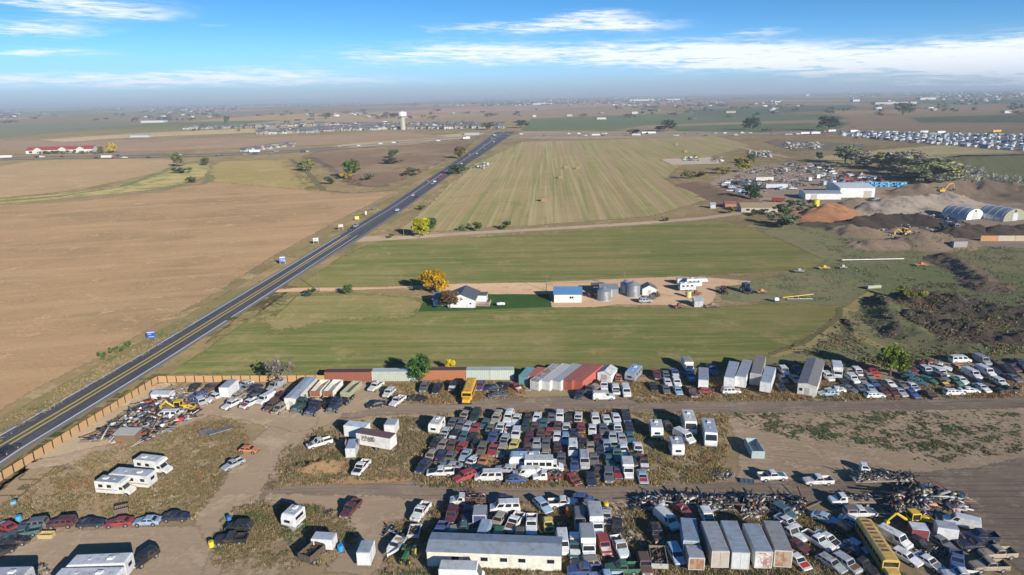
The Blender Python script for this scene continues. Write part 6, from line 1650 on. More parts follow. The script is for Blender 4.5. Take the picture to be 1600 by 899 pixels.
implement('dark harrow frame in front of the white hut', 1017, 465, (.1, .1, .1), 3.6, 10, 1)
implement('dark red implement right of the white hut', 1027, 461, (.12, .06, .06), 3, 80, 2)
implement('rust red implement below the farm campers', 1087, 459, (.2, .07, .05), 4, 20, 3)
implement('rusty implement at the edge of the farm gravel', 1061, 479, (.22, .09, .06), 3.4, 15, 4)
implement('brown implement frame right of the small grey hut', 1113, 478, (.3, .2, .15), 5, 5, 5)
implement('orange and black planter right of the blue tractor', 1190, 456, (.6, .25, .1), 3.4, 0, 6)
implement('yellow baler on the grass above the farm', 1288, 419, (.75, .48, .03), 4.4, 0, 7, 'hay_baler')
implement('pale swather beside the yellow baler', 1249, 424, (.5, .5, .48), 3.6, -20, 8, 'swather')
implement('rust coloured machine with white top right of the baler', 1317, 418, (.5, .42, .36), 3, 0, 9)
implement('orange rake near the white pipe', 1440, 414, (.65, .22, .05), 5, 0, 10, 'hay_rake')
x, y = G(1131, 455, .8); spawn('farm_tractor', 'tractor', farm_tractor(True), x, y, rad(-80), (.16, .04, .045), W_, 'dark red farm tractor left of the blue one')
x, y = G(1166, 453, 1); t = spawn('farm_tractor', 'tractor', farm_tractor(True), x, y, rad(-70), (.03, .09, .22), W_, 'blue farm tractor with cab on the rough grass', s=1.35)
barrel('yellow and white feed tank below the farm campers', 1076, 460, (.75, .65, .3), .95, 2.2, 'tank', 'tank')
for (px, py, lb, L) in ((782.5, 475.5, 'white propane tank lying on the lawn', 3.0), (1213, 468.5, 'white tank left of the yellow auger', 1.8)):
    x, y = G(px, py, .8); t = tag(empty('propane_tank', x, y), lb, 'tank'); r0 = .5 if L > 2 else .7
    rings = [[(xx, rr * math.cos(q), .95 + rr * math.sin(q)) for q in [2 * math.pi * i / 14 for i in range(14)]] for xx, rr in ((-L / 2, .1), (-L / 2 + .1, r0 * .7), (-L / 2 + .35, r0), (L / 2 - .35, r0), (L / 2 - .1, r0 * .7), (L / 2, .1))]
    MB().loft(rings).build('tank', M_shell, t, smooth=False, col=(.8, .8, .8))
    for xx in (-L * .3, L * .3): MB().box(xx - .1, xx + .1, -.35, .35, 0, .55).build('leg', M_blk, t)
    MB().cyl((0, 0, 1.4), (0, 0, 1.62), .15, n=8).build('valve_cap', M_shell, t, col=(.7, .7, .7))
x, y = G(1245, 464, .8); t = tag(empty('grain_auger', x, y, rad(3)), 'long yellow grain auger lying on the rough grass', 'grain auger')
MB().cyl((-5, 0, .7), (6, .2, 1.5), .16, n=8).build('tube', M_any, t, col=(.78, .5, .04)); MB().cyl((-3.8, -1, .45), (5, -1.4, .3), .12, n=6).build('pipe', M_any, t, col=(.6, .6, .55))
for sg in (1, -1): mk('wheel', wheel_mesh(.42, .26), t, (1.0, sg * .9, .42))
MB().cyl((1, -.9, .42), (1, .9, .42), .06, n=5).build('axle', M_blk, t)
P = ramp_house(3, 3, 2.2, 3.0, .2, (.35, .42, .48), (.52, .52, .5), [], [('s', -.4, .4, .1, 1.9)])
x, y = G(1090, 478); spawn('hut', 'hut', P, x, y, 0, W_, W_, 'small grey hut with blue-grey roof at the gravel edge')
x, y = G(480, 461, .6); t = tag(empty('hay_cart', x, y), 'dark green covered cart under the power pole', 'cart')
MB().box(-1.4, 1.4, -.7, .7, .5, 1.2, 0, .2).build('cover', M_any, t, col=(.015, .05, .03))
for sg in (1, -1): mk('wheel', wheel_mesh(.3, .2), t, (0, sg * .7, .3))
for i in range(4):
    x, y = G(1357.5 + i * 5.2, 449 - i * .4, .8); t = tag(empty('hay_bale', x, y, rad(4)), f'pale green round hay bale, {["first", "second", "third", "fourth"][i]} of four from left beside the gully path', 'hay bale', 'round bales beside the gully path')
    MB().cyl((-.62, 0, .72), (.62, 0, .72), .74, n=16).build('bale', M_any, t, col=(.36, .42, .26))
for hi_, (px, py) in enumerate(((876, 277.5), (903, 263), (884, 262), (850, 313), (1057, 226), (1071, 237))):
    x, y = G(px, py, .8); t = tag(empty('hay_stack', x, y, rad(3)), ['hay stack nearest the middle of the cut hay field', 'hay stack, right one of the two farther together', 'hay stack, left one of the two farther together', 'brown hay stack nearest the camera on the cut hay field', 'hay stack farthest back on the cut hay field', 'hay stack near the pale pad at the right of the cut hay field'][hi_], 'hay stack', 'square stacks on the cut hay field'); s_ = 2.2
    MB().box(-s_, s_, -s_ * .6, s_ * .6, 0, 1.3, 0, .1).box(-s_ * .95, s_ * .95, -s_ * .55, s_ * .55, 1.32, 2.6, 0, .1).build('stack', M_any, t, col=(.33, .2, .07))
t = tag(empty('irrigation_pipe', *G(1315, 409), rad(0)), 'long white irrigation pipe on posts across the rough meadow', 'pipe'); A, B = Vector((*G(1315, 409), .7)), Vector((*G(1412, 407), .7)); A0 = Vector((*G(1315, 409), 0))
MB().cyl(A - A0, B - A0, .22, n=8).build('pipe', M_shell, t, col=(.72, .72, .7))
for i in range(8): p = A.lerp(B, i / 7) - A0; MB().cyl((p.x, p.y, 0), (p.x, p.y, .7), .08, n=5).build('support', M_blk, t)


def pole(label, px, py, H=9.5, arm=True, lean=0):
    x, y = G(px, py); t = tag(empty('power_pole', x, y, rad(lean)), label, 'power pole')
    MB().cyl((0, 0, 0), (0, 0, H), .16, .11, 8).build('shaft', M_wood, t)
    if arm:
        MB().box(-1.1, 1.1, -.06, .06, H - .8, H - .66).build('crossarm', M_wood, t)
        for xx in (-1, 0, 1): MB().cyl((xx, 0, H - .66), (xx, 0, H - .5), .04, n=6).build('insulator', M_glass, t)
    return (x, y, H - .6)


p1 = pole('bare wooden pole with long shadow beside the farm driveway', 499, 456, 9.3, False)
p2 = pole('wooden power pole left of the blue-roofed garage', 854, 455, 6.6)
p3 = pole('wooden power pole left of the taller grain bin', 975, 453, 6.8)
for pi_, (px, py) in enumerate(((631, 369), (946, 200), (1076, 203), (12, 219), (106, 217), (243, 217), (380, 213), (1308, 300))):
    pole('distant wooden power pole ' + ['beside the yellow-green tree at the gravel lane', 'left of the white barn in the far green field', 'left of the pair of dark far trees', 'at the left edge above the red-roofed building', 'above the middle of the red-roofed building', 'between the white low building and the red-roofed one', 'above the pale storage halls', 'left of the big white metal hall'][pi_], px, py, 15 if py < 230 else 9)
    COL.objects[-1]
for o in list(COL.objects):
    if o.name.startswith('power_pole') and o.get('label', '').startswith('distant'): o['group'] = 'distant power poles'
for (a_, b_) in ((p2, p3),):
    for k in (-1, 1):
        mb = MB(); pts = [Vector((a_[0] + k * .9 + (b_[0] - a_[0]) * i / 10, a_[1] + (b_[1] - a_[1]) * i / 10, a_[2] + (b_[2] - a_[2]) * i / 10 - 1.2 * math.sin(math.pi * i / 10))) for i in range(11)]
        for u, v in zip(pts[:-1], pts[1:]): mb.cyl(u, v, .03, n=4, cap=False)
        tag(mb.build('power_line', M_blk), 'sagging wire between the two farm power poles, the ' + ('left' if k < 0 else 'right') + ' one', 'wire')


def sign(label, px, py, w, h, c, z0=1.2, posts=2, trim=(.75, .75, .75), stripes=(), ang=12, back=False):
    x, y = G(px, py); t = tag(empty('roadside_sign', x, y, rad(ang)), label, 'sign')
    for sg in ((1, -1) if posts == 2 else (0,)): MB().box(sg * w * .42 - .06, sg * w * .42 + .06, .0, .1, 0, z0 + h).build('post', M_shell, t, col=(.7, .68, .62))
    MB().box(-w / 2, w / 2, -.06, 0, z0, z0 + h).build('board', M_shell, t, col=c)
    for (x0, x1, z0_, z1_, cc) in stripes: MB().box(x0 * w / 2, x1 * w / 2, -.08, -.062, z0 + z0_ * h, z0 + z1_ * h).build('lettering_band', M_shell, t, col=cc)


BL = (.02, .08, .42)
sign('blue square sign with white bands nearest the camera by the highway', 237, 530, 2.5, 2.1, BL, .35, 2, stripes=[(-.85, .85, .82, .94, (.6, .7, .8)), (-.7, .1, .5, .72, (.2, .35, .75)), (-.6, .7, .12, .26, (.3, .45, .85))])
sign('blue and white sign on legs, second along the highway', 442, 413, 2.7, 2.5, (.16, .2, .5), .9, 2, stripes=[(-.8, .8, .78, .98, (.75, .75, .8)), (-.6, .3, .35, .5, (.4, .45, .7)), (.35, .8, .2, .45, (.5, .6, .8))])
sign('white sign on two legs, third along the highway', 494, 382, 2.6, 1.7, (.62, .66, .60), 1.6, 2, stripes=[(-.5, .6, .4, .7, (.45, .52, .48))])
sign('white and pink sign on two legs, fourth along the highway', 533, 360, 2.6, 1.5, (.7, .5, .48), 1.8, 2, stripes=[(-.7, .7, .6, .85, (.75, .62, .6))])
sign('plain yellow board by the highway', 558, 344, 2.4, 2.0, (.8, .65, .12), .3, 2)
sign('small white pointed sign by the highway beyond the yellow board', 572, 337, 1.0, 2.2, (.7, .68, .6), .6, 1)
sign('small dark sign on legs farthest along the highway', 587, 329, 2.6, 1.2, (.1, .12, .1), 1.4, 2)

# vehicles on the highway and the interstate
def lane(px, py, far, kind, c, label, group=None, lod=False):
    x, y = G(px, py, .7); p = np.array([x, y]); bi = min(range(len(CEN) - 1), key=lambda i: np.linalg.norm((CEN[i] + CEN[i + 1]) / 2 - p))
    d = CEN[bi + 1] - CEN[bi]; a = math.atan2(d[1], d[0]) + (0 if far else math.pi)
    return spawn(NAME[kind], KK[kind][2], car(KK[kind][0], full=not lod), x, y, a, c, c, label, group, z=.02)


lane(12, 702, True, 's', (.012, .016, .04), 'black sedan driving on the highway at the left edge')
lane(550, 358, False, 'p', (.02, .035, .06), 'dark pickup on the highway near the yellow board')
lane(556, 353, False, 'u', (.3, .36, .42), 'grey-blue SUV close behind the dark pickup on the highway')
lane(621, 328, True, 's', (.75, .76, .78), 'white sedan alone on the highway lane')
lane(645, 305, False, 's', (.7, .7, .72), 'white car ahead of the small black one on the highway')
lane(652, 307, True, 's', (.03, .03, .04), 'small black car opposite the white one on the highway')
qq = 0
for t_ in np.linspace(0, 1, 34):
    px = 668 + (786 - 668) * t_ + random.uniform(-2, 2); py = np.interp(px, [668, 691, 720, 745, 770, 790], [288.5, 273, 254, 238.5, 222, 208]); side = random.random() < .62
    c = random.choice([(.75, .75, .76), (.7, .7, .72), (.05, .05, .06), (.3, .32, .35), (.03, .05, .1), (.4, .05, .04), (.02, .02, .02)])
    pt = np.array(G(px, py)); i = min(range(len(CEN) - 1), key=lambda i: np.linalg.norm((CEN[i] + CEN[i + 1]) / 2 - pt)); d = CEN[i + 1] - CEN[i]; dn = d / np.linalg.norm(d); n = np.array([dn[1], -dn[0]])
    off = (1 if side else -1) * (3.6 + max(0, (np.linalg.norm(pt) - 900)) * .012 * random.random()); k = random.choice('ssuupwhm')
    q = CEN[i] + dn * ((pt - CEN[i]) @ dn) + n * off
    spawn(NAME[k], KK[k][2], car(KK[k][0], full=False), q[0], q[1], math.atan2(dn[1], dn[0]) + (0 if side else math.pi), c, c, f'tiny {"white" if min(c) > .6 else "red" if c[0] > .3 and c[1] < .1 else "grey" if min(c) > .2 else "dark"} {KK[k][1]} in the queue on the distant highway', 'distant traffic on the highway', z=.05)

# ================================================================ middle distance: scrap and recycling yard on the right
M_rub = gmat('concrete_rubble', (.36, .30, .24), (.27, .225, .18), (.18, .15, .13), 1.5, fine=.5)
M_brn = gmat('brown_spoil', (.24, .175, .12), (.2, .145, .1), (.28, .21, .145), 2, fine=.3)
M_dkp = gmat('dark_spoil', (.07, .055, .045), (.10, .08, .06), (.05, .04, .035), 1.5, fine=.5)
M_red = gmat('orange_spoil', (.38, .19, .10), (.3, .15, .08), (.25, .13, .08), 1.5, fine=.4)
for nm, lb, pts, wd, H, mt, cell in (
        ('rubble_mound', 'long mound of pale concrete rubble in the scrap yard', [(1375, 330), (1420, 326), (1480, 318)], 22, 7, M_rub, 1.4),
        ('dirt_mound', 'bright orange earth mound behind the big trees', [(1285, 340), (1300, 336)], 20, 7, M_red, 1.4),
        ('dirt_mound', 'dull olive mound behind the orange one', [(1325, 326), (1340, 322)], 15, 6, M_brn, 1.4),
        ('dirt_mound', 'smooth tan sand heap with a wide base at the yard front', [(1440, 382), (1460, 380)], 17, 6, M_brn, 1.0),
        ('dirt_mound', 'low tan heap left of the smooth one', [(1360, 384), (1400, 383)], 12, 3, M_brn, 1.0),
        ('dirt_mound', 'rutted brown heap at the left of the yard front', [(1330, 362), (1350, 366)], 14, 4.5, M_brn, 1.0),
        ('dark_mound', 'long dark spoil mound before the rubble', [(1340, 352), (1400, 346), (1450, 350)], 13, 5, M_dkp, 1.0),
        ('dark_mound', 'dark tyre-strewn bank below the orange mound', [(1262, 352), (1310, 354), (1345, 358)], 7, 2.5, M_dkp, .9),
        ('dark_mound', 'dark heap between the yard machines and the rust wall', [(1490, 366), (1525, 362)], 12, 4, M_dkp, 1.0),
        ('dark_mound', 'dark heap behind the rust wall', [(1560, 364), (1620, 362)], 14, 4.5, M_dkp, 1.0),
        ('earth_bank', 'long brown earth bank behind the excavator', [(1440, 304), (1490, 300), (1560, 304), (1640, 312)], 26, 8, M_brn, 2),
        ('brush_bank', 'brown bank at the left edge of the scrap yard', [(1085, 290), (1120, 302), (1160, 318)], 18, 3, M_scrub, 2)):
    relief(nm, mt, gp(pts), wd, H, cell, lb, 'mound', 'structure' if mt is M_brn and H > 7 else None)
# gully relief in the meadow (slopes away from the sun, their shade also put into the brush colour)
M_brush_shade = gmat('shade_toned_brush', (.10, .078, .062), (.15, .115, .085), (.085, .075, .055), 1.2, fine=.6)
relief('gully_bank', M_brush_shade, gp([(1448, 470), (1500, 478), (1560, 492), (1660, 505)]), 14, 3.6, 1.0, kind='structure', rough=1.1)
relief('gully_bank', M_brush_shade, gp([(1440, 500), (1490, 516), (1560, 532), (1680, 540)]), 12, 3.4, 1.0, kind='structure', rough=1.1)
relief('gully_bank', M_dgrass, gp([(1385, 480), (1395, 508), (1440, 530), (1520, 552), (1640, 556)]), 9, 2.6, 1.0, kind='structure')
relief('brush_ridge', M_brush_shade, gp([(1375, 470), (1392, 500), (1402, 520)]), 6, 2.6, .9, kind='structure', rough=.9)
relief('brush_ridge', M_brush_shade, gp([(1480, 405), (1520, 430), (1545, 450)]), 9, 2.6, 1.0, kind='structure', rough=.9)
M_path = gmat('yellow_path', (.24, .2, .09), (.2, .17, .075), (.28, .22, .12), 1.5, fine=.3, edge=1.2)
sheet('field_path', M_path, .0, line=gp([(1210, 556), (1260, 540), (1300, 512), (1320, 492), (1345, 470), (1365, 456)]), wid=[1.6, 2.2, 2.4, 2.4, 2, 2], cell=1, edge=1)
sheet('field_path', M_path, .0, line=gp([(1318, 500), (1330, 520), (1370, 540), (1420, 556)]), wid=[1.4, 1.6, 1.6, 1.4], cell=1, edge=1)
M_ditch = gmat('ditch_weeds', (.10, .09, .045), (.13, .11, .055), (.08, .085, .04), 1, fine=.4, edge=.8)
sheet('ditch', M_ditch, .005, line=gp([(1205, 553), (1255, 536), (1290, 512), (1310, 495), (1312, 482)]), wid=[.8, .9, .9, 1, .8], cell=.8, edge=.8)
sheet('ditch', M_ditch, .006, line=gp([(1313, 507), (1322, 525), (1350, 540)]), wid=[.6, .8, .6], cell=.8, edge=.7)


def shed(label, pxl, pxr, py, W, zw, zr, roofc, wallc, name='industrial_building', cat='building', wins=(), doors=(), dy=0, ang=None, L=None):
    A, B = np.array(G(pxl, py)), np.array(G(pxr, py + dy)); L = L or float(np.linalg.norm(B - A)); an = math.atan2(B[1] - A[1], B[0] - A[0]) if ang is None else rad(ang)
    c = (A + B) / 2 + np.array([-math.sin(an), math.cos(an)]) * W / 2
    return spawn(name, cat, ramp_house(L, W, zw, zr, .3, roofc, wallc, wins, doors), c[0], c[1], an, W_, W_, label)


shed('big white metal hall in the scrap yard', 1312, 1366, 309, 30, 6.5, 8, (.72, .72, .72), W_, doors=[('s', 4, 9, .1, 4.5)])
shed('low white hall left of the big one', 1258, 1314, 312, 16, 4, 5, (.35, .38, .42), W_, doors=[('s', -8, -4, .1, 3.4)])
shed('long house with tan roof below the scrap yard', 1158, 1222, 332, 12, 3.0, 5.0, (.40, .29, .16), (.5, .44, .34), 'ranch_house', 'house', [('s', -9, -7, 1, 2.2), ('s', -5, -4, 1, 2.2), ('s', 3, 4, 1, 2.2)], [('s', -2, -1, .1, 2.1)])
shed('small terracotta shed left of the long house', 1133, 1150, 325, 8, 2.6, 3.6, (.38, .14, .09), (.45, .2, .13), 'shed', 'shed')
shed('small pale shed farthest left of the long house', 1110, 1118, 326, 4, 2.6, 3.4, (.45, .5, .5), (.6, .6, .58), 'shed', 'shed')
for (x0_, x1_, yb, H, wc, lb) in ((1485, 1543, 343, 5.8, (.8, .8, .78), 'arched fabric hall with white front, the left one'), (1540, 1612, 345, 6.5, (.32, .33, .24), 'arched blue-grey hall with olive front, the right one')):
    A, B = np.array(G(x0_ + 18, yb)), np.array(G(x1_, yb)); R_ = np.linalg.norm(B - A) / 2; c = (A + B) / 2
    t = tag(empty('arched_hall', c[0], c[1], rad(20)), lb, 'hall'); n = 16
    sec = [(-R_ * math.cos(math.pi * i / n), H * math.sin(math.pi * i / n) ** .8) for i in range(n + 1)]
    b = MB(); D = 15
    vs = [(x, y, z) for y in (0, D) for x, z in sec]; b.add(vs, [(i, i + 1, n + 2 + i, n + 1 + i) for i in range(n)]); o = b.build('shell', M_galv, t, smooth=True, col=(.4, .45, .5))
    b = MB(); b.add([(x, .05, z * .985) for x, z in sec], [tuple(range(n + 1))]); b.build('front_wall', M_shell, t, col=wc)
    MB().box(-2, 2, -.1, .04, 0, 4).build('door', M_shell, t, col=(.55, .56, .56)); MB().box(-.7, .7, -.12, .04, H * .72, H * .88).build('vent', M_blk, t)
    for k in range(4):
        b = MB(); yy = 1.5 + k * 4
        for i in range(n): b.cyl((sec[i][0] * 1.005, yy, sec[i][1] * 1.01), (sec[i + 1][0] * 1.005, yy, sec[i + 1][1] * 1.01), .12, n=4, cap=False)
        b.build('rib', M_galv, t)
A, B = np.array(G(1532, 377)), np.array(G(1640, 377)); L = np.linalg.norm(B - A)
t = tag(empty('steel_retaining_wall', A[0], A[1], math.atan2(*(B - A)[::-1])), 'long rust-streaked steel wall at the right edge of the yard', 'wall')
for i in range(4): MB().box(i * L / 4, (i + 1) * L / 4 - .15, 0, .3, 0, 2.6).build('panel', M_cont, t, col=[(.5, .24, .08), (.5, .42, .3), (.48, .38, .26), (.45, .2, .1)][i])
x, y = G(1471, 305, 1); spawn('excavator', 'machine', excavator(), x, y, rad(5), (.72, .38, .03), W_, 'yellow excavator with raised arm on the rubble', s=1.0, z=2.5)
for k, (px, py, lb) in enumerate(((1415, 364, 'yellow wheel loader between the tan and dark heaps'), (1388, 319, 'yellow loader right of the white hall'), (1344, 317, 'yellow loader in front of the big white hall'), (1494, 311, 'small yellow loader below the excavator'))):
    x, y = G(px, py, 1); spawn('wheel_loader', 'machine', backhoe(), x, y, rad(10 + 170 * (k % 2)), (.75, .45, .03), W_, lb, s=1.25)
for (px, py, c_, L_, a_, lb) in ((1194, 281, (.62, .6, .5), 14, 0, 'cream box trailer with clutter on top, farther left in the scrap yard'), (1213, 292, (.55, .57, .58), 16, -2, 'grey box trailer, nearer of two in the left scrap yard'),
                             (1265, 281, W_, 5, 80, 'white box truck body in the middle of the scrap yard'), (1287, 287, (.6, .65, .72), 8, 84, 'white container end-on left of the big hall'), (1301, 286, W_, 8, 84, 'white container end-on nearest the big hall'),
                             (1277, 277, W_, 4, 30, 'small white box behind the end-on containers'), (1498, 384, (.32, .3, .28), 6, 0, 'dark bin beside the rust wall')):
    x, y = G(px, py, 1.5); spawn('box_trailer', 'trailer', trailer_box(L_, 2.6, .9, 2.7, None, True, L_ > 9, False), x, y, rad(a_), c_, tuple(v * .85 for v in c_), lb)
x, y = G(1275, 317, 3); barrel('yellow tank beside the big trees at the scrap yard', 1275, 318, (.72, .6, .04), 2.0, 4.5, 'storage_tank', 'tank')
x, y = G(1216, 313, 1.2); spawn('dump_trailer', 'trailer', open_box(8, 2.6, 1.8, .9, .1, (-2,)), x, y, rad(-25), (.35, .06, .05), (.4, .1, .08), 'red dump trailer above the tan-roofed house')
for i in range(52):   # light blue tote bins in a long row
    px, py = 1342 + (i % 26) * 2.9 + random.uniform(-.6, .6), 286 + (i // 26) * 4 + random.uniform(-.7, .7) + (i % 26) * .05; x, y = G(px, py, .5)
    t = tag(empty('waste_bin', x, y, random.uniform(-.3, .3)), 'bright blue waste bin in the long rows behind the white hall', 'bin', 'blue bins in the scrap yard')
    if 'wb' not in PROTO: PROTO['wb'] = MB().box(-1.0, 1.0, -.7, .7, 0, 1.5, 0, .12).mesh('bin_body', M_any)
    mk('body', PROTO['wb'], t, col=random.choice([(.05, .35, .62), (.07, .42, .7), (.2, .5, .7)]))
SM = [(1188 + 0, 274), (1226, 262), (1233, 258), (1239, 260), (1250, 266), (1252, 262), (1258, 262), (1262, 265), (1246, 263)]
kx = 0
for (x0_, x1_, y0_, y1_, n, pal) in ((1225, 1265, 256, 270, 16, 'WWSKT'), (1265, 1302, 257, 276, 34, 'WKKSTWG'), (1302, 1345, 270, 288, 34, 'RWKSMRW'), (1345, 1385, 276, 286, 16, 'WRKS'), (1125, 1175, 282, 296, 16, 'WKGSS'), (1176, 1212, 282, 290, 9, 'GKUS'), (1215, 1240, 291, 297, 6, 'LWLL'), (1360, 1400, 312, 322, 8, 'KWG'), (1465, 1500, 340, 360, 12, 'KNWSK'), (1140, 1165, 296, 304, 6, 'NWL')):
    for i in range(n):
        px, py = random.uniform(x0_, x1_), random.uniform(y0_, y1_); k = random.choice('sspuukvp'); c = CC[random.choice(pal)][1]; x, y = G(px, py, .7); kx += 1
        spawn(NAME[k], KK[k][2], car(KK[k][0], full=False), x, y, random.uniform(0, 6.3), c, c, f'tiny {dict((v[1], v[0]) for v in CC.values())[c]} {KK[k][1]} among the clutter of the far scrap yard', 'tiny vehicles in the far scrap yard', s=1.15)
# fine clutter of that yard
heap('scrap_heap', 'low clutter scattered over the far scrap yard', [(1120, 290), (1180, 262), (1290, 258), (1380, 282), (1350, 292), (1260, 292), (1200, 300), (1150, 304)], 900, .8, DK + [(.5, .5, .48)] * 4, .4, 1.6, .3, 61, clump=14)
heap('scrap_heap', 'dark and white clutter around the mounds of the scrap yard', [(1290, 344), (1340, 330), (1500, 335), (1520, 360), (1440, 372), (1330, 372)], 900, 1.0, DK + [(.45, .42, .38)] * 5, .3, 1.4, .3, 63, clump=9)
# drilling site and other clutter farther back
for (x0_, x1_, y0_, y1_, lb, n) in ((1225, 1280, 224, 233, 'tan drilling equipment on a dark pad', 130), (1168, 1205, 238, 248, 'pale pipes and frames beside the field track', 110), (1068, 1092, 246, 252, 'dark tank row on a pale pad', 40), (1114, 1130, 250, 254, 'pale gravel bin by the pad', 20), (740, 765, 256, 264, 'white site equipment by the highway', 30)):
    heap('site_equipment', lb, [(x0_, y1_), (x0_, y0_), (x1_, y0_), (x1_, y1_)], n, 3, [(.5, .42, .3), (.6, .55, .45), (.15, .14, .14), (.3, .3, .32), (.6, .6, .6)], .8, 3.2, .4, int(x0_), 'equipment', clump=16)
M_pad = gmat('dark_pad', (.12, .10, .09), (.15, .12, .10), (.1, .085, .08), 4, fine=.2, edge=8)
sheet('site_pad', M_pad, .05, gp([(1195, 222), (1215, 218), (1345, 226), (1350, 232), (1240, 236)]), edge=8)
M_pale = gmat('pale_pad', (.33, .28, .22), (.36, .3, .24), (.3, .25, .2), 4, fine=.15, edge=5)
sheet('site_pad', M_pale, .06, gp([(1030, 249), (1110, 246), (1130, 256), (1050, 258)]), edge=6)
sheet('field_track', gmat('track', (.3, .225, .14), (.26, .19, .12), (.34, .26, .17), 3, fine=.2, edge=3), .05, line=gp([(1120, 222), (1180, 236), (1250, 250), (1320, 252)]), wid=[3, 4, 4, 3], edge=3)
sheet('dry_field', gmat('dry_field', (.30, .25, .13), (.27, .22, .12), (.33, .27, .15), 4, fine=.2, edge=8), .05, gp([(1270, 246), (1380, 234), (1480, 226), (1590, 237), (1640, 242), (1500, 245), (1400, 252), (1300, 262)]), edge=10)
sheet('green_crop', gmat('green_crop', (.14, .14, .075), (.165, .155, .085), (.12, .13, .07), 4, streak=(60, 20, 5, (.09, .09, .05), .5), fine=.2, edge=6), .05, gp([(1440, 252), (1500, 243), (1640, 241), (1750, 260), (1750, 300), (1600, 292), (1500, 278)]), edge=8)
relief('earth_bank', M_brn, gp([(1290, 212), (1400, 220), (1500, 228), (1660, 240)]), 5, 2.2, 3, kind='structure', rough=.2)

# far storage lot full of white campers and trailers
M_far = omat('far_trailer_shell', None, .5, 0, 0, .1)
fp = MB().box(-4, 4, -1.25, 1.25, .5, 3.2, 0, .1).mesh('camper_shell', M_far)
fw = MB().box(-3.4, 3.4, -1.3, 1.3, 1.7, 2.2).mesh('window_band', M_glass)
n = 0
for rrow in range(11):
    for k in range(27):
        u = (k + .5) / 27 + random.uniform(-.01, .01); px = 1312 + u * 310; yt = 205 + u * 6; yb = 212 + u * 26; v = (rrow + .5) / 11 + random.uniform(-.03, .03)
        if v * (yb - yt) < 0 or (yb - yt) < 10 and rrow % 2: continue
        py = yt + (yb - yt) * v; x, y = G(px, py, 1.5); n += 1
        if n > 285: continue
        t = tag(empty('parked_trailer', x, y, rad(random.choice((35, 125, 35, 40)))), 'white camper or trailer packed in the distant storage lot', 'trailer', 'campers in the distant storage lot')
        s_ = random.uniform(.7, 1.25); t.scale = (s_, 1, random.uniform(.8, 1.15)); c = random.choice([(.68, .69, .7), (.6, .6, .6), (.42, .45, .5), (.24, .28, .34), (.7, .68, .64), (.08, .09, .12), (.12, .16, .24)])
        o = mk('shell', fp, t, col=c); mk('window_band', fw, t)
sheet('storage_lot', gmat('lot_gravel', (.2, .18, .16), (.17, .155, .14), (.23, .2, .18), 4, fine=.2, edge=4), .07, gp([(1300, 209), (1330, 204), (1660, 210), (1670, 240), (1500, 226)]), edge=5)

# interstate traffic
kx = 0
def cnm(c): return 'white' if min(c) > .6 else 'red' if c[0] > .3 and c[1] < .1 else 'grey' if min(c) > .2 else 'dark'


random.seed(23)
for i in range(92):
    px = random.uniform(4, 1596); yr = float(np.interp(px, [0, 150, 300, 430, 560, 700, 800, 950, 1100, 1300, 1450, 1600], [250, 247, 245, 240, 231, 219, 213, 212, 212, 209, 211, 214])) - random.choice((0, 3.2)); x, y = G(px, yr, 1)
    x2, y2 = G(px + 8, float(np.interp(px + 8, [0, 150, 300, 430, 560, 700, 800, 950, 1100, 1300, 1450, 1600], [250, 247, 245, 240, 231, 219, 213, 212, 212, 209, 211, 214])), 1); a = math.atan2(y2 - y, x2 - x) if abs(y2 - y) < abs(x2 - x) else .2
    if random.random() < .2:
        spawn('semi_truck', 'truck', trailer_box(14.0, 2.6, 1.1, 2.9, None, True, False, False), x, y, a, (.78, .78, .76), (.7, .7, .7), 'tiny white semi truck on the distant interstate', 'trucks on the distant interstate', z=.15)
    else:
        c = random.choice([(.75, .75, .76)] * 3 + [(.05, .05, .06), (.3, .32, .35), (.03, .05, .1), (.4, .05, .04)]); k = random.choice('suupvk')
        spawn(NAME[k], KK[k][2], car(KK[k][0], full=False), x, y, a, c, c, f'tiny {dict((v[1], v[0]) for v in CC.values()).get(c) or cnm(c)} {KK[k][1]} on the distant interstate', 'cars on the distant interstate', z=.15, s=1.25)
x, y = G(1557, 206, 1.5); spawn('semi_truck', 'truck', trailer_box(14.0, 2.6, 1.1, 2.9, None, True, False, False), x, y, .1, (.8, .4, .02), (.8, .3, .02), 'tiny orange semi trailer on the interstate above the storage lot', z=.15)

# red-roofed building and trees at the left
A, B = np.array(G(40, 241)), np.array(G(144, 238)); L = float(np.linalg.norm(B - A)); an = math.atan2(B[1] - A[1], B[0] - A[0]); c = (A + B) / 2 + np.array([-math.sin(an), math.cos(an)]) * 12
t = spawn('shopping_hall', 'building', ramp_house(L, 22, 5, 9, .5, (.45, .05, .05), (.72, .68, .62), [('s', -L * .45 + i * L * .11, -L * .45 + i * L * .11 + 4, .8, 3.8) for i in range(8)], []), c[0], c[1], an, W_, W_, 'long low building with red roof beside the interstate at the left')
for i in (-.32, .05, .32):
    b = MB(); b.box(i * L - 5, i * L + 5, -12.5, -10.9, 0, 5.5); b.add([(i * L - 5.3, -12.6, 5.5), (i * L + 5.3, -12.6, 5.5), (i * L, -12.6, 8.5), (i * L - 5.3, -9, 5.5), (i * L + 5.3, -9, 5.5), (i * L, -9, 8.5)], [(0, 1, 2), (4, 3, 5), (1, 4, 5, 2), (3, 0, 2, 5)]); b.build('gable', M_shell, t, col=(.7, .66, .6))

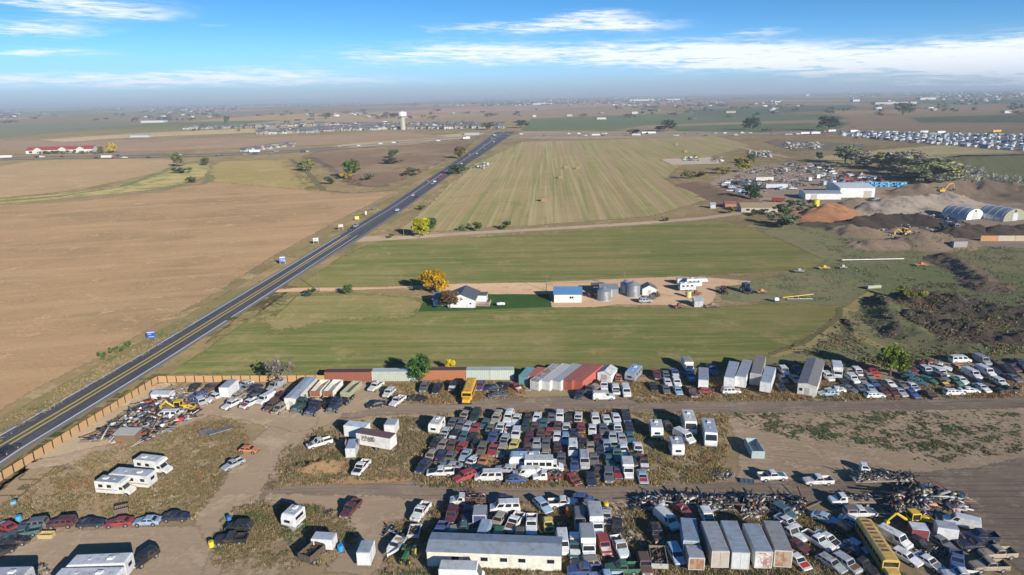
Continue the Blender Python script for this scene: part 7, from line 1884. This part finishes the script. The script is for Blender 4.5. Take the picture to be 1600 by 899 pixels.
# water tower
x, y = G(630, 203); t = tag(empty('water_tower', x, y), 'pale water tower with fluted stem and wide white tank on the horizon', 'water tower')
MB().lathe([(5.6, 0), (5.4, 4), (4.9, 20), (5.2, 27), (6, 29)], 20).build('stem', M_shell, t, col=(.52, .48, .38)); MB().lathe([(6, 28.5), (9.6, 30), (9.9, 33), (9.9, 37.5), (9, 39.3), (4, 40.4), (0, 40.8)], 24).build('tank', M_shell, t, col=(.80, .79, .74))
rb_ = MB()
for i in range(10): q = 2 * math.pi * i / 10; rb_.cyl((5.5 * math.cos(q), 5.5 * math.sin(q), .5), (5.05 * math.cos(q), 5.05 * math.sin(q), 26), .35, n=5)
rb_.build('flute', M_shell, t, col=(.5, .46, .37)); MB().lathe([(1.2, 40.3), (1.2, 42), (0, 42.3)], 8).build('vent', M_shell, t, col=(.6, .6, .58))

# suburb: individual houses, larger far ones as single halls
random.seed(31)
sheet('hedge_line', gmat('dark_hedge', (.11, .095, .05), (.14, .12, .07), (.09, .1, .045), 3, fine=.3, edge=3), .07, line=gp([(455, 249), (480, 269), (506, 298), (550, 302), (620, 297)]), wid=[2.5, 2.5, 2.5, 2, 2], edge=3)
sheet('hedge_line', gmat('green_hedge', (.12, .13, .06), (.16, .15, .07), (.1, .12, .05), 3, fine=.3, edge=3), .08, line=gp([(-200, 322), (0, 315), (90, 307), (190, 292), (240, 275), (268, 262), (280, 258)]), wid=[4, 4, 4, 3, 3, 3, 3], edge=3)
sheet('hedge_line', gmat('green_hedge_far', (.12, .13, .06), (.16, .15, .07), (.1, .12, .05), 3, fine=.3, edge=3), .08, line=gp([(215, 296), (270, 292), (315, 288), (331, 280), (322, 272)]), wid=[3, 3, 3, 3, 2], edge=3)
HP = {}
def house_proto(k):
    if k not in HP:
        wc = [(.5, .45, .38), (.38, .33, .28), (.27, .27, .28), (.55, .54, .52)][k % 4]; rc = [(.13, .13, .15), (.2, .17, .15), (.16, .18, .21)][k % 3]
        b = MB(); hx, hy, zw, zr = 7.5, 5.5, 5, 7.8
        b.add([(-hx, -hy, 0), (hx, -hy, 0), (hx, hy, 0), (-hx, hy, 0), (-hx, -hy, zw), (hx, -hy, zw), (hx, hy, zw), (-hx, hy, zw), (-hx, 0, zr), (hx, 0, zr)], [(0, 1, 5, 4), (2, 3, 7, 6), (1, 2, 6, 9, 5), (3, 0, 4, 8, 7)])
        r = MB(); r.slab([(-hx - .5, -hy - .6, zw - .2), (hx + .5, -hy - .6, zw - .2), (hx + .5, 0, zr + .15), (-hx - .5, 0, zr + .15)], .2); r.slab([(hx + .5, hy + .6, zw - .2), (-hx - .5, hy + .6, zw - .2), (-hx - .5, 0, zr + .15), (hx + .5, 0, zr + .15)], .2)
        g = MB().box(-3, -.5, -hy - .06, -hy, .2, 2.5).box(2, 4, -hy - .06, -hy, 1, 2.4).box(2, 4, -hy - .06, -hy, 3.4, 4.6).mesh('window', M_glass)
        HP[k] = (b.mesh('wall', M_shell), r.mesh('roof', M_roofp), g, wc, rc)
    return HP[k]


def suburb(x0_, x1_, ya, yb, rows, n, label, group, s=1.0):
    for j in range(rows):
        for i in range(n):
            u = (i + .5 + random.uniform(-.25, .25)) / n; v = (j + .5 + random.uniform(-.2, .2)) / rows
            px = x0_ + (x1_ - x0_) * u; t0 = ya[0] + (ya[1] - ya[0]) * u; b0 = yb[0] + (yb[1] - yb[0]) * u; py = t0 + (b0 - t0) * v
            x, y = G(px, py); wm, rm, g, wc, rc = house_proto(random.randrange(12)); t = tag(empty('house', x, y, rad(random.choice((5, 95, 25, -15)))), label, 'house', group); t.scale = (s, s, s * random.uniform(.8, 1.05))
            mk('wall', wm, t, col=wc); mk('roof', rm, t, col=rc); mk('window', g, t)


suburb(404, 500, (206, 203), (211, 208), 3, 16, 'tiny suburban house at the left part of the distant estate', 'houses of the distant estate', 1.0)
suburb(500, 625, (194, 194), (207, 203), 5, 19, 'tiny suburban house left of the water tower', 'houses left of the water tower', 1.0)
suburb(640, 785, (194, 194), (203, 202), 3, 24, 'tiny suburban house right of the water tower', 'houses right of the water tower', 1.0)
suburb(285, 500, (200, 194), (204, 197), 2, 20, 'tiny house in the line of homes behind the estate', 'houses in the line behind the estate', 1.0)
suburb(378, 460, (235, 222), (239, 231), 2, 11, 'pale storage hall near the interstate at the left', 'storage halls near the interstate', .62)
for (px, py, w_, d_, h_, c_, lb) in ((238, 192, 31, 30, 7, W_, 'white farm hall far off at the left'), (218, 215, 25, 14, 6, (.7, .72, .75), 'white low building in the brown field at the left'), (737, 211, 22, 22, 12, (.62, .58, .5), 'pale commercial building by the far junction'), (940, 187, 14, 20, 8, (.74, .72, .68), 'white barn in the green far field'),
                             (1142, 177, 14, 20, 8, (.6, .45, .33), 'tan long barn far off right of centre'), (1003, 158, 36, 60, 14, W_, 'very long white warehouse on the horizon'), (1052, 157, 20, 60, 13, W_, 'second long white warehouse on the horizon'), (845, 164, 24, 50, 12, (.7, .7, .72), 'long pale warehouse at the horizon centre'),
                             (1209, 172, 5, 30, 12, W_, 'bright white cube building far off at the right'), (1215, 161, 8, 40, 10, (.7, .7, .7), 'pale warehouse behind the bright cube building'), (1400, 163, 55, 40, 10, (.6, .55, .5), 'long tan commercial block far off at the right'), (1450, 156, 20, 60, 16, (.72, .7, .68), 'tall pale block far off at the right'),
                             (1262, 150, 5, 50, 22, (.72, .7, .66), 'lone tall white building on the horizon'), (1575, 177, 8, 20, 9, W_, 'white house with blue shed far off at the right edge'), (1338, 159, 9, 50, 12, W_, 'white warehouse far off right of centre'), (835, 183, 5, 20, 7, W_, 'white farmhouse beside the far green field'), (700, 196, 6, 15, 6, (.6, .6, .6), 'grey shed behind the far houses'),
                             (992, 178, 9, 20, 7, W_, 'white barn at the edge of the far green fields'), (890, 182, 8, 20, 7, (.6, .6, .62), 'grey barn between the far green fields')):
    x, y = G(px, py); D_ = math.hypot(x, y); w_ *= D_ / FPX; d_ = min(d_, w_); h_ = min(h_, 2.6 * D_ / FPX); c_ = tuple(v * .8 for v in c_); t = tag(empty('far_building', x, y + d_ / 2, 0), lb, 'building'); MB().box(-w_ / 2, w_ / 2, -d_ / 2, d_ / 2, 0, h_).build('wall', M_shell, t, col=c_); MB().box(-w_ / 2 - .5, w_ / 2 + .5, -d_ / 2 - .5, d_ / 2 + .5, h_, h_ + 1).build('roof', M_roofp, t, col=tuple(v * .8 for v in c_))

# far town: nobody could count it
r = np.random.default_rng(5); n = 9000
px = r.uniform(-40, 1640, n); py = 150 + (165.3 - px * .0192 - 150) + r.gamma(1.5, 4.4, n) + 1.2
ok = (fbm(px, py * 6, 130, 4) > .42) & (py < 196) & ~((px > 400) & (px < 960) & (py > 166) & (py < 178)) ; px, py = px[ok], py[ok]
XY = np.array([G(a_, b_) for a_, b_ in zip(px, py)]); n = len(XY); dist = np.hypot(*XY.T)
pal = np.array([(.62, .62, .62), (.4, .38, .36), (.3, .29, .29), (.2, .17, .15), (.07, .085, .06), (.06, .08, .055), (.07, .085, .055), (.09, .09, .075), (.12, .1, .08), (.06, .07, .05)]); pi_ = r.integers(0, 10, n)
s = np.c_[r.uniform(8, 26, n), r.uniform(8, 16, n), r.uniform(4, 9, n)]; s[pi_ > 3, 0] *= 1.3
V, F, K = boxes_np(np.c_[XY, s[:, 2] / 2], s, r.uniform(-.3, .3, n), np.zeros(n), pal[pi_] * r.uniform(.8, 1.15, (n, 1)))
tag(mk('distant_town', np_mesh('distant_town', V, F, M_tint, colors=K)), 'hazy distant town of pale roofs and dark trees along the horizon', 'town', None, 'stuff')
# far crop bands
def band(nm, c, pts, z=.3):
    m = gmat(nm + '_soil', c, tuple(v * .85 for v in c), tuple(v * 1.12 for v in c), 14, streak=(8, 8, 30, tuple(v * .9 for v in c), .5), fine=.12); flat(nm, m, z, gp(pts))
band('far_brown_field', (.22, .155, .105), [(0, 222), (380, 216), (640, 207), (700, 214), (560, 224), (380, 232), (200, 238), (0, 236)], .2)
band('far_green_field', (.12, .13, .085), [(-100, 215), (-100, 200), (60, 194), (180, 188), (230, 196), (120, 204), (0, 216)], .25)
band('far_pale_field', (.32, .25, .15), [(60, 219), (230, 208), (420, 200), (500, 199), (400, 208), (240, 214), (100, 222)], .3)
band('far_green_field', (.10, .12, .07), [(815, 204), (830, 186), (980, 180), (1110, 176), (1300, 180), (1330, 186), (1180, 190), (1010, 196), (960, 204)], .3)
band('far_green_field', (.095, .115, .065), [(1060, 205), (1050, 198), (1200, 194), (1330, 192), (1310, 202), (1180, 206)], .35)
band('far_brown_field', (.2, .15, .105), [(960, 204), (1000, 196), (1180, 190), (1330, 186), (1650, 180), (1650, 200), (1340, 202), (1320, 192), (1190, 194), (1050, 198), (1040, 206)], .25)
band('far_green_field', (.09, .10, .065), [(1420, 184), (1650, 178), (1650, 192), (1440, 192)], .4)
band('far_pinkish_field', (.25, .165, .12), [(560, 182), (680, 170), (830, 164), (960, 160), (1130, 157), (1130, 162), (960, 167), (820, 174), (700, 178)], .8)
band('far_green_field', (.08, .1, .06), [(1080, 172), (1330, 164), (1340, 170), (1200, 178), (1090, 180)], .6)
band('far_brown_field', (.24, .19, .13), [(790, 216), (820, 206), (1060, 206), (1180, 207), (1290, 206), (1180, 211), (900, 218)], .1)
band('far_pale_field', (.30, .235, .145), [(520, 228), (620, 217), (730, 208), (760, 208), (730, 216), (640, 226), (560, 231)], .1)

# ================================================================ trees, bushes, weeds
def leafmat(name):
    m = bpy.data.materials.new(name); m.use_nodes = True; T = NT(m.node_tree)
    oc = T.n('ShaderNodeObjectInfo').outputs['Color']; v = T.n('ShaderNodeAttribute', attribute_name='tint').outputs['Color']
    col = T.mix(1.0, oc, v, 'MULTIPLY'); d = T.n('ShaderNodeBsdfDiffuse', {'Color': col}).outputs[0]; t = T.n('ShaderNodeBsdfTranslucent', {'Color': col}).outputs[0]
    T.n('ShaderNodeOutputMaterial', {0: T.n('ShaderNodeMixShader', {0: .25, 1: d, 2: t}).outputs[0]}); return m


M_leaf = leafmat('foliage'); M_bark = omat('bark', None, .9, 0, 0, .3)
TREES = {}


def tree_proto(k, kind='round', bare=False, n=2600):
    """unit tree: height 1, crown radius ~.5; leaves are small quads spread through lumpy clusters"""
    key = (k, kind, bare, n)
    if key in TREES: return TREES[key]
    r = np.random.default_rng(100 + k); mb = MB(); tips = []
    base = .12 if kind != 'bush' else .02

    def grow(p, d, L, rad0, depth):
        q = p + d * L; mb.cyl(p, q, rad0, rad0 * .62, 5, cap=False)
        if depth == 0: tips.append(q); return
        for i in range(3 if depth > 1 else 2):
            nd = (d + Vector(r.normal(0, .55, 3)) + Vector((0, 0, .15))).normalized(); grow(q, nd, L * r.uniform(.6, .85), rad0 * .6, depth - 1)
        if depth < 3: tips.append(q)
    D = 3 if not bare else 4
    if kind == 'bush':
        for i in range(5): grow(Vector((0, 0, 0)), Vector((r.normal(0, .5), r.normal(0, .5), 1)).normalized(), .25, .012, 1)
    else: grow(Vector((0, 0, 0)), Vector((r.normal(0, .05), r.normal(0, .05), 1)).normalized(), base + .16, .032, D)
    T_ = np.array([tuple(t) for t in tips]); T_[:, :2] *= .46 / max(.01, np.percentile(np.hypot(T_[:, 0], T_[:, 1]), 90)); 
    trunk = mb; tv = np.array([tuple(v) for v in trunk.v])
    sc = .46 / max(.01, np.percentile(np.hypot(*np.array([tuple(t) for t in tips])[:, :2].T), 90)); zt = .93 / tv[:, 2].max()
    hfac = np.clip((tv[:, 2] - base) / .3, 0, 1)[:, None]; tv[:, :2] = tv[:, :2] * (1 - hfac + hfac * min(sc, 1.6)); tv[:, 2] *= zt; T_[:, 2] *= zt
    trunk.v = [tuple(v) for v in tv]; tm = trunk.mesh('trunk', M_bark)
    if bare: n = 260
    cz_ = r.uniform(base + .12, .92, 34); ca_ = r.uniform(0, 6.3, 34); cr_ = .42 * np.sqrt(np.clip(1 - ((cz_ - .5) / .5) ** 2, .05, 1)) * r.uniform(.35, 1, 34)
    C = np.concatenate([T_, np.stack([cr_ * np.cos(ca_), cr_ * np.sin(ca_), cz_], 1)]) if kind != 'bush' else np.c_[r.normal(0, .24, (16, 2)), r.uniform(.15, .75, 16)]
    ci = r.integers(0, len(C), n); cr = r.uniform(.07, .17, len(C)); dirs = r.normal(0, 1, (n, 3)); dirs /= np.linalg.norm(dirs, axis=1)[:, None]
    P = C[ci] + dirs * (cr[ci] * r.random(n) ** .4)[:, None] * np.array([1, 1, .8]); P[:, 2] = np.clip(P[:, 2], .02, 1.02)
    s = r.uniform(.012, .028, n) * (1 if n > 1500 else 1.5)
    a, b = r.normal(0, 1, (n, 3)), r.normal(0, 1, (n, 3)); a /= np.linalg.norm(a, axis=1)[:, None]; b -= (a * b).sum(1)[:, None] * a; b /= np.linalg.norm(b, axis=1)[:, None]
    V = np.stack([P - a * s[:, None] - b * s[:, None], P + a * s[:, None] - b * s[:, None], P + a * s[:, None] + b * s[:, None], P - a * s[:, None] + b * s[:, None]], 1).reshape(-1, 3)
    ct = r.uniform(.6, 1.35, len(C)); K = np.repeat((ct[ci] * r.uniform(.7, 1.3, n))[:, None] * np.array([1, 1, 1]) * (1 + r.normal(0, .06, (n, 3))), 4, 0)
    F = np.arange(n * 4).reshape(-1, 4); TREES[key] = (tm, np_mesh('crown', V, F, M_leaf, colors=np.clip(K, 0, 2)))
    return TREES[key]


tk = 0
def tree(label, px, py, H, Wd, c, kind='round', bare=False, n=2600, name=None, cat=None, group=None, bark=(.16, .12, .09), xy=None):
    global tk; tk += 1
    tm, lm = tree_proto(tk % 4, kind, bare, n); x, y = xy or G(px, py)
    t = tag(empty(name or ('bush' if kind == 'bush' else 'tree'), x, y, random.uniform(0, 6.3)), label, cat or ('bush' if kind == 'bush' else 'tree'), group); t.scale = (Wd, Wd, H)
    mk('trunk', tm, t, col=bark); mk('crown', lm, t, col=tuple(v * 1.45 for v in c)); return t


GR, DG, YE, YG, BR = (.11, .16, .045), (.085, .12, .045), (.62, .36, .02), (.30, .30, .03), (.12, .085, .045)
tree('golden yellow tree beside the farmhouse', 677, 459, 9.0, 10.5, (.40, .25, .018), n=5200)
tree('brown-leaved tree in front of the farmhouse', 703, 482.5, 6.2, 9.5, (.15, .095, .05), n=4200)
tree('small green tree beside the farm driveway', 543, 461, 4.0, 4.4, GR)
tree('small dark bush at the foot of the bare pole', 486, 458, 2.2, 4.5, DG, 'bush')
tree('bright green tree between two containers at the back of the yard', 658, 598, 7.2, 6.8, (.06, .13, .03), n=4200)
tree('yellow sapling behind the rusty orange container', 704, 580, 3.4, 2.6, (.62, .5, .03))
tree('leafless greyish tree at the back of the left yard', 440, 606, 8.5, 7.0, (.17, .14, .12), bare=True, bark=(.25, .2, .18))
tree('dark shrub behind the fence left of the bare tree', 412, 586, 2.2, 3.4, DG, 'bush')
tree('big light green tree right of the red truck', 1391, 588, 8.0, 7.5, (.15, .19, .035), n=4800)
tree('yellow-green bushy tree in the gully', 1421, 470, 6.0, 8.0, (.22, .23, .05), 'bush', n=3600)
tree('yellow-green round tree where the gravel lane meets the highway', 656, 371, 10.5, 10, (.36, .34, .02), n=3600)
tree('dark green tree right behind the yellow-green one', 673, 363, 8, 7, DG)
for px, py, H, Wd, lb in ((722, 361, 4, 3.5, 'small sparse tree, first of three along the gravel lane'), (743, 361, 6.5, 8, 'round green bush, second of three along the gravel lane'), (789, 359, 6, 7, 'grey-green bush, third of three along the gravel lane'), (611, 372, 3, 4, 'low green bush at the lane corner'),
                          (163, 560, 2.6, 3.2, 'roadside bush nearest the camera left of the highway'), (183, 553, 3, 3.4, 'middle bush of three left of the highway'), (199, 545, 2.8, 2.6, 'farthest bush of three left of the highway'), (364, 500, 1.4, 3.0, 'low weeds bush right of the highway'), (1040, 372 - 26, 3, 4, 'small bush near the end of the gravel lane')):
    tree(lb, px, py, H, Wd, GR, 'bush')
for i, (px, py, H, Wd, c, lb) in enumerate(((1222, 354, 8.9, 19, (.15, .17, .10), 'large grey-green tree at the corner of the upper green field'), (1226, 338, 8.5, 13, (.11, .15, .07), 'green tree beside the tan-roofed house'), (1246, 330, 8.9, 15, (.15, .17, .09), 'wide tree left of the yellow tank'),
                                         (1173, 314, 11, 14, (.05, .085, .035), 'dark green tree with long shadow above the tan-roofed house'), (1160, 269, 13, 17, (.26, .22, .04), 'yellowish tree at the scrap yard entrance'), (1172, 256, 10, 9, DG, 'dark green tree behind the yellowish one'), (1128, 272, 8, 12, (.3, .24, .04), 'yellow shrubby tree left of the scrap yard'),
                                         (1072, 279, 8, 10, (.16, .17, .04), 'small tree in the hedge left of the scrap yard'), (1093, 276, 6, 14, (.14, .13, .06), 'brushy thicket left of the scrap yard'), (1142, 334, 5, 6, (.2, .2, .05), 'yellow-green bush left of the tan-roofed house'), (1180, 336, 4, 9, (.1, .1, .04), 'low bushes before the tan-roofed house'),
                                         (1321, 256, 18, 26, (0.20, 0.22, 0.11), 'tall tree, leftmost of the tree line beyond the scrap yard'), (1280, 251, 9, 8, DG, 'small dark tree left of the tree line'), (1340, 258, 14, 24, (0.28, 0.25, 0.18), 'bare-topped tree, second in the tree line'), (1381, 264, 15, 28, (0.25, 0.25, 0.09), 'olive tree, third in the tree line'),
                                         (1416, 268, 18, 38, (0.28, 0.25, 0.18), 'wide thin tree, fourth in the tree line'), (1450, 278, 17, 40, (0.24, 0.25, 0.15), 'wide tree, fifth in the tree line'), (1480, 284, 14, 32, (0.30, 0.30, 0.14), 'yellowish tree, sixth in the tree line'), (1435, 283, 12, 30, (0.19, 0.19, 0.11), 'low tree in front of the tree line'),
                                         (277, 261, 16, 12, (.14, .14, .05), 'tree on the grass strip, farther one'), (284, 271, 8, 16, DG, 'dark round bush on the grass strip'), (300, 286, 7, 10, DG, 'small dark bush on the grass strip'), (320, 259, 9, 10, (.12, .12, .05), 'small tree at the right end of the grass strip'),
                                         (175, 239, 14, 16, (.45, .34, .05), 'yellow tree right of the red-roofed building'), (158, 240, 10, 11, (.15, .12, .05), 'brown tree between the red-roofed building and the yellow tree'), (479, 268, 12, 17, (.2, .2, .07), 'pale leafy tree at the field corner'), (470, 262, 7, 8, DG, 'dark bush at the field corner'),
                                         (550, 279, 17, 18, (.09, .13, .035), 'green tree in the brown scrubland'), (541, 280, 8, 9, (.4, .3, .03), 'yellow bush touching the green scrubland tree'), (516, 288, 8, 11, DG, 'dark green bush at the edge of the scrubland'), (575, 281, 7, 14, (.15, .16, .1), 'grey-green bush right of the green scrubland tree'),
                                         (645, 274, 8, 18, (.08, .09, .05), 'grey-green bush near the highway in the scrubland'), (614, 247, 10, 12, DG, 'small green tree far in the scrubland'), (612, 256, 7, 24, (.07, .07, .04), 'dark low thicket far in the scrubland'), (718, 248, 14, 16, (.16, .12, .03), 'brown-green tree beside the highway'), (716, 272, 9, 18, (.06, .09, .04), 'dark bush right beside the distant highway'),
                                         (658, 328, 4, 6, GR, 'low green bush on the right highway verge'), (1043, 206, 22, 34, (.07, .075, .045), 'dark spreading tree on the far field edge, centre right'), (989, 210, 9, 26, (.04, .055, .03), 'dark low thicket left of the spreading far tree'), (1165, 204, 20, 18, (.06, .08, .04), 'dark far tree, left of a close pair'), (1177, 204, 25, 28, (.055, .08, .035), 'dark far tree, right of a close pair'),
                                         (1296, 205, 26, 46, (.05, .06, .04), 'big dark far tree above the storage lot'), (1196, 206, 8, 16, DG, 'small dark far bush right of the close pair'), (1411, 180, 34, 60, (.11, .12, .08), 'tall faded far tree at the right'), (816, 200, 18, 40, DG, 'dark far trees at the junction right side'), (760, 203, 16, 34, (.1, .1, .04), 'far olive tree at the junction left side'), (510, 186, 22, 40, DG, 'dark far tree behind the houses'), (617, 184, 16, 50, DG, 'dark far tree group left of the water tower'), (355, 194, 26, 20, DG, 'tall dark far tree behind the left houses'), (1030, 205, 10, 20, (.14, .09, .06), 'reddish far bush left of the spreading tree'))):
    tree(lb, px, py, H, Wd, c, 'bush' if H < 9 else 'round', n=1500 if py > 230 else 700)
for i, (px, py) in enumerate(((1503, 286), (1527, 291), (1552, 292), (1570, 294), (1585, 296), (1598, 297))):
    tree(f'bare whitish tree, {ORD[i]} from left in the row right of the tree line', px, py, 14 if i < 2 else 10, 14 if i < 2 else 9, (.3, .28, .24), bare=True, bark=(.55, .52, .47))
for i, (px, py, H, Wd) in enumerate(((1352, 262, 9, 22), (1398, 272, 11, 24), (1462, 287, 9, 22), (1490, 291, 9, 20), (1512, 294, 7, 18), (1538, 297, 6, 16), (1560, 299, 6, 18), (1592, 302, 7, 18), (1300, 262, 6, 20))):
    tree(f'grey-green thicket, {ORD[i] if i < 8 else "leftmost"} in the brush along the tree line', px, py, min(H, 8.9), Wd, (.24, .235, .16), 'bush', n=600)
random.seed(77)
for i in range(70):
    px = random.uniform(290, 800); py = random.uniform(194, 203) - (0 if px > 500 else -3)
    tree('small dark tree among the distant houses', px, py, random.uniform(8, 12), random.uniform(9, 15), random.choice([DG, (.1, .09, .05), (.12, .07, .04)]), 'bush', n=300, group='small trees among the distant houses')
for i in range(60):
    px = random.uniform(0, 1600); py = 178 + random.uniform(0, 16) - px * .008
    tree('hazy dark tree scattered over the far plain', px, py, random.uniform(12, 18), random.uniform(20, 45), random.choice([DG, (.06, .07, .04)]), 'bush', n=300, group='trees scattered over the far plain')
for i in range(26):
    px, py = 40 + 110 * random.random(), 240 + random.uniform(-.5, 1.5)
    tree('dark small tree before the red-roofed building', px, py, 5, 8, DG, 'bush', n=300, group='trees before the red-roofed building')


# weeds: clumps of narrow blades, denser where the noise is high
def weeds(name, label, polys, n, h, pal, seed, clump=3.0, blades=6, wd=.09, thr=.43):
    r = np.random.default_rng(seed); allp = []
    areas = []
    for p in polys:
        g = np.array(gp(p)); areas.append(abs(np.dot(g[:, 0], np.roll(g[:, 1], 1)) - np.dot(g[:, 1], np.roll(g[:, 0], 1))) / 2)
    for p, a_ in zip(polys, areas):
        m = int(n * a_ / sum(areas) * 2.2); g = gp(p); P = in_poly(g, m, seed); c = fbm(P[:, 0], P[:, 1], clump, seed) * .65 + fbm(P[:, 0], P[:, 1], clump * .3, seed + 9) * .35
        keep = r.random(m) < np.clip((c - thr) / .16, .04, 1) * np.clip(poly_sd(P, np.array(g)) / (clump * .8), .0, 1); allp.append(P[keep])
    P = np.concatenate(allp); m = len(P); gz = ground_z(P)
    h = h * .8; hh = h * r.uniform(.3, 1.1, m) * (.35 + 1.1 * fbm(P[:, 0], P[:, 1], clump * 1.5, seed + 2))
    pal = np.array(pal); ci = (fbm(P[:, 0], P[:, 1], clump * 2.2, seed + 6) * 1.5 - .25 + r.normal(0, .16, m)).clip(0, .999); C = pal[(ci * len(pal)).astype(int)] * r.uniform(.85, 1.15, (m, 1))
    B = np.repeat(np.arange(m), blades); k = len(B); an = r.uniform(0, 6.3, k); ln = r.uniform(.1, .75, k) * hh[B]; w_ = wd * r.uniform(.6, 1.6, k) * (hh[B] / h + .4)
    off = r.normal(0, .16, (k, 2)) * (h / .5); b0 = P[B] + off; dx, dy = np.cos(an), np.sin(an)
    V = np.stack([np.c_[b0[:, 0] - dy * w_, b0[:, 1] + dx * w_, gz[B] - .03], np.c_[b0[:, 0] + dy * w_, b0[:, 1] - dx * w_, gz[B] - .03], np.c_[b0[:, 0] + dx * ln, b0[:, 1] + dy * ln, gz[B] + hh[B] * r.uniform(.6, 1.1, k)]], 1).reshape(-1, 3)
    o = mk(name, np_mesh(name, V, np.arange(k * 3).reshape(-1, 3), M_leafstuff, colors=np.repeat(C[B] * r.uniform(.88, 1.12, (k, 1)), 3, 0))); tag(o, label, 'weeds', None, 'stuff')


DRY = [(.32, .245, .13), (.25, .19, .10), (.19, .165, .075), (.38, .295, .165), (.31, .2, .10), (.15, .16, .065)]
RST = [(.36, .225, .10), (.32, .19, .085), (.30, .23, .11), (.42, .32, .15), (.19, .165, .07)]
GRN = [(.14, .17, .075), (.11, .145, .06), (.2, .18, .09), (.15, .18, .08)]
weeds('weeds', 'dry brown weeds on the left part of the yard', [[(-20, 800), (60, 742), (150, 700), (260, 672), (330, 655), (385, 660), (392, 690), (340, 770), (300, 818), (200, 812), (60, 808), (-20, 840)]], 26000, .55, DRY + [(.33, .2, .1)] * 2, 1, 3.5, 8, .055)
weeds('weeds', 'dry weeds left of the middle lot', [[(405, 770), (440, 700), (500, 668), (560, 655), (640, 650), (700, 645), (690, 690), (650, 750), (560, 755), (460, 762)]], 10500, .55, DRY, 2, 3, 8, .055)
weeds('weeds', 'weeds around the campers and the black trucks', [[(330, 890), (325, 850), (352, 800), (400, 782), (500, 790), (560, 815), (560, 850), (520, 885), (440, 892)]], 9000, .55, DRY + [(.10, .15, .04)], 3, 3, 8, .055)
weeds('weeds', 'tall golden weeds around the middle lot', [[(640, 760), (660, 700), (700, 645), (960, 640), (1020, 645), (1140, 645), (1140, 700), (1150, 735), (1120, 755), (1000, 762), (700, 764)]], 21000, .7, RST + [(.34, .27, .12)] * 2, 4, 2.2, 8, .055)
weeds('weeds', 'tall dry weeds between the back row and the yard road', [[(600, 598), (830, 596), (820, 622), (700, 632), (600, 632)], [(930, 600), (1130, 590), (1130, 628), (990, 630)], [(1130, 600), (1400, 592), (1600, 590), (1600, 622), (1300, 628), (1130, 628)]], 20000, .7, RST, 5, 2.2, 8, .06)
weeds('weeds', 'green and brown weeds behind the far right cars', [[(1140, 575), (1300, 560), (1600, 545), (1600, 560), (1380, 570), (1200, 590)]], 5000, .7, GRN + DRY[:3], 6, 3, 5, .14)
weeds('weeds', 'weeds between the cars at the bottom of the yard', [[(600, 900), (600, 820), (680, 790), (860, 776), (1000, 790), (1290, 800), (1420, 900)]], 15000, .65, DRY + RST, 7, 2.5, 8, .055)
weeds('weeds', 'fringe of weeds along the lower yard road', [[(650, 756), (1000, 752), (1000, 762), (660, 764)], [(1000, 888), (1420, 892), (1420, 930), (1000, 930)], [(600, 888), (1000, 892), (1000, 930), (580, 930)]], 9000, .55, RST + GRN, 8, 1.8, 8, .05)
weeds('weeds', 'low green weed patches on the bare lot', [[(1140, 645), (1600, 640), (1600, 710), (1520, 720), (1440, 712), (1250, 690), (1150, 665)], [(1400, 690), (1500, 690), (1490, 740), (1420, 720)]], 13000, .3, GRN + [(.2, .15, .08)], 9, 2.6, 6, .11, .5)
weeds('weeds', 'low dry weeds along both sides of the highway verge', [[(-40, 720), (100, 628), (240, 548), (330, 490), (230, 535), (100, 600), (-60, 690)], [(30, 735), (140, 655), (250, 590), (262, 584), (240, 598), (60, 716)]], 9000, .4, DRY + GRN[:1], 10, 4, 7, .07)
weeds('weeds', 'brushy weeds in the rough meadow and on the gully banks', [[(1200, 560), (1290, 515), (1330, 480), (1360, 455), (1450, 440), (1600, 440), (1650, 560), (1400, 560)], [(1370, 470), (1650, 460), (1650, 550), (1480, 545), (1380, 510)]], 8000, .5, [(.22, .15, .09), (.15, .16, .075), (.22, .18, .1), (.12, .13, .06), (.26, .19, .11)], 11, 6, 5, .2)
weeds('weeds', 'short grey-green weeds in the meadow above the farm machines', [[(1180, 440), (1300, 410), (1240, 350), (1300, 370), (1600, 385), (1600, 440), (1450, 440), (1330, 470), (1200, 472)]], 9000, .4, [(.17, .18, .09), (.2, .2, .11), (.26, .22, .13)], 12, 6, 4, .18, .5)
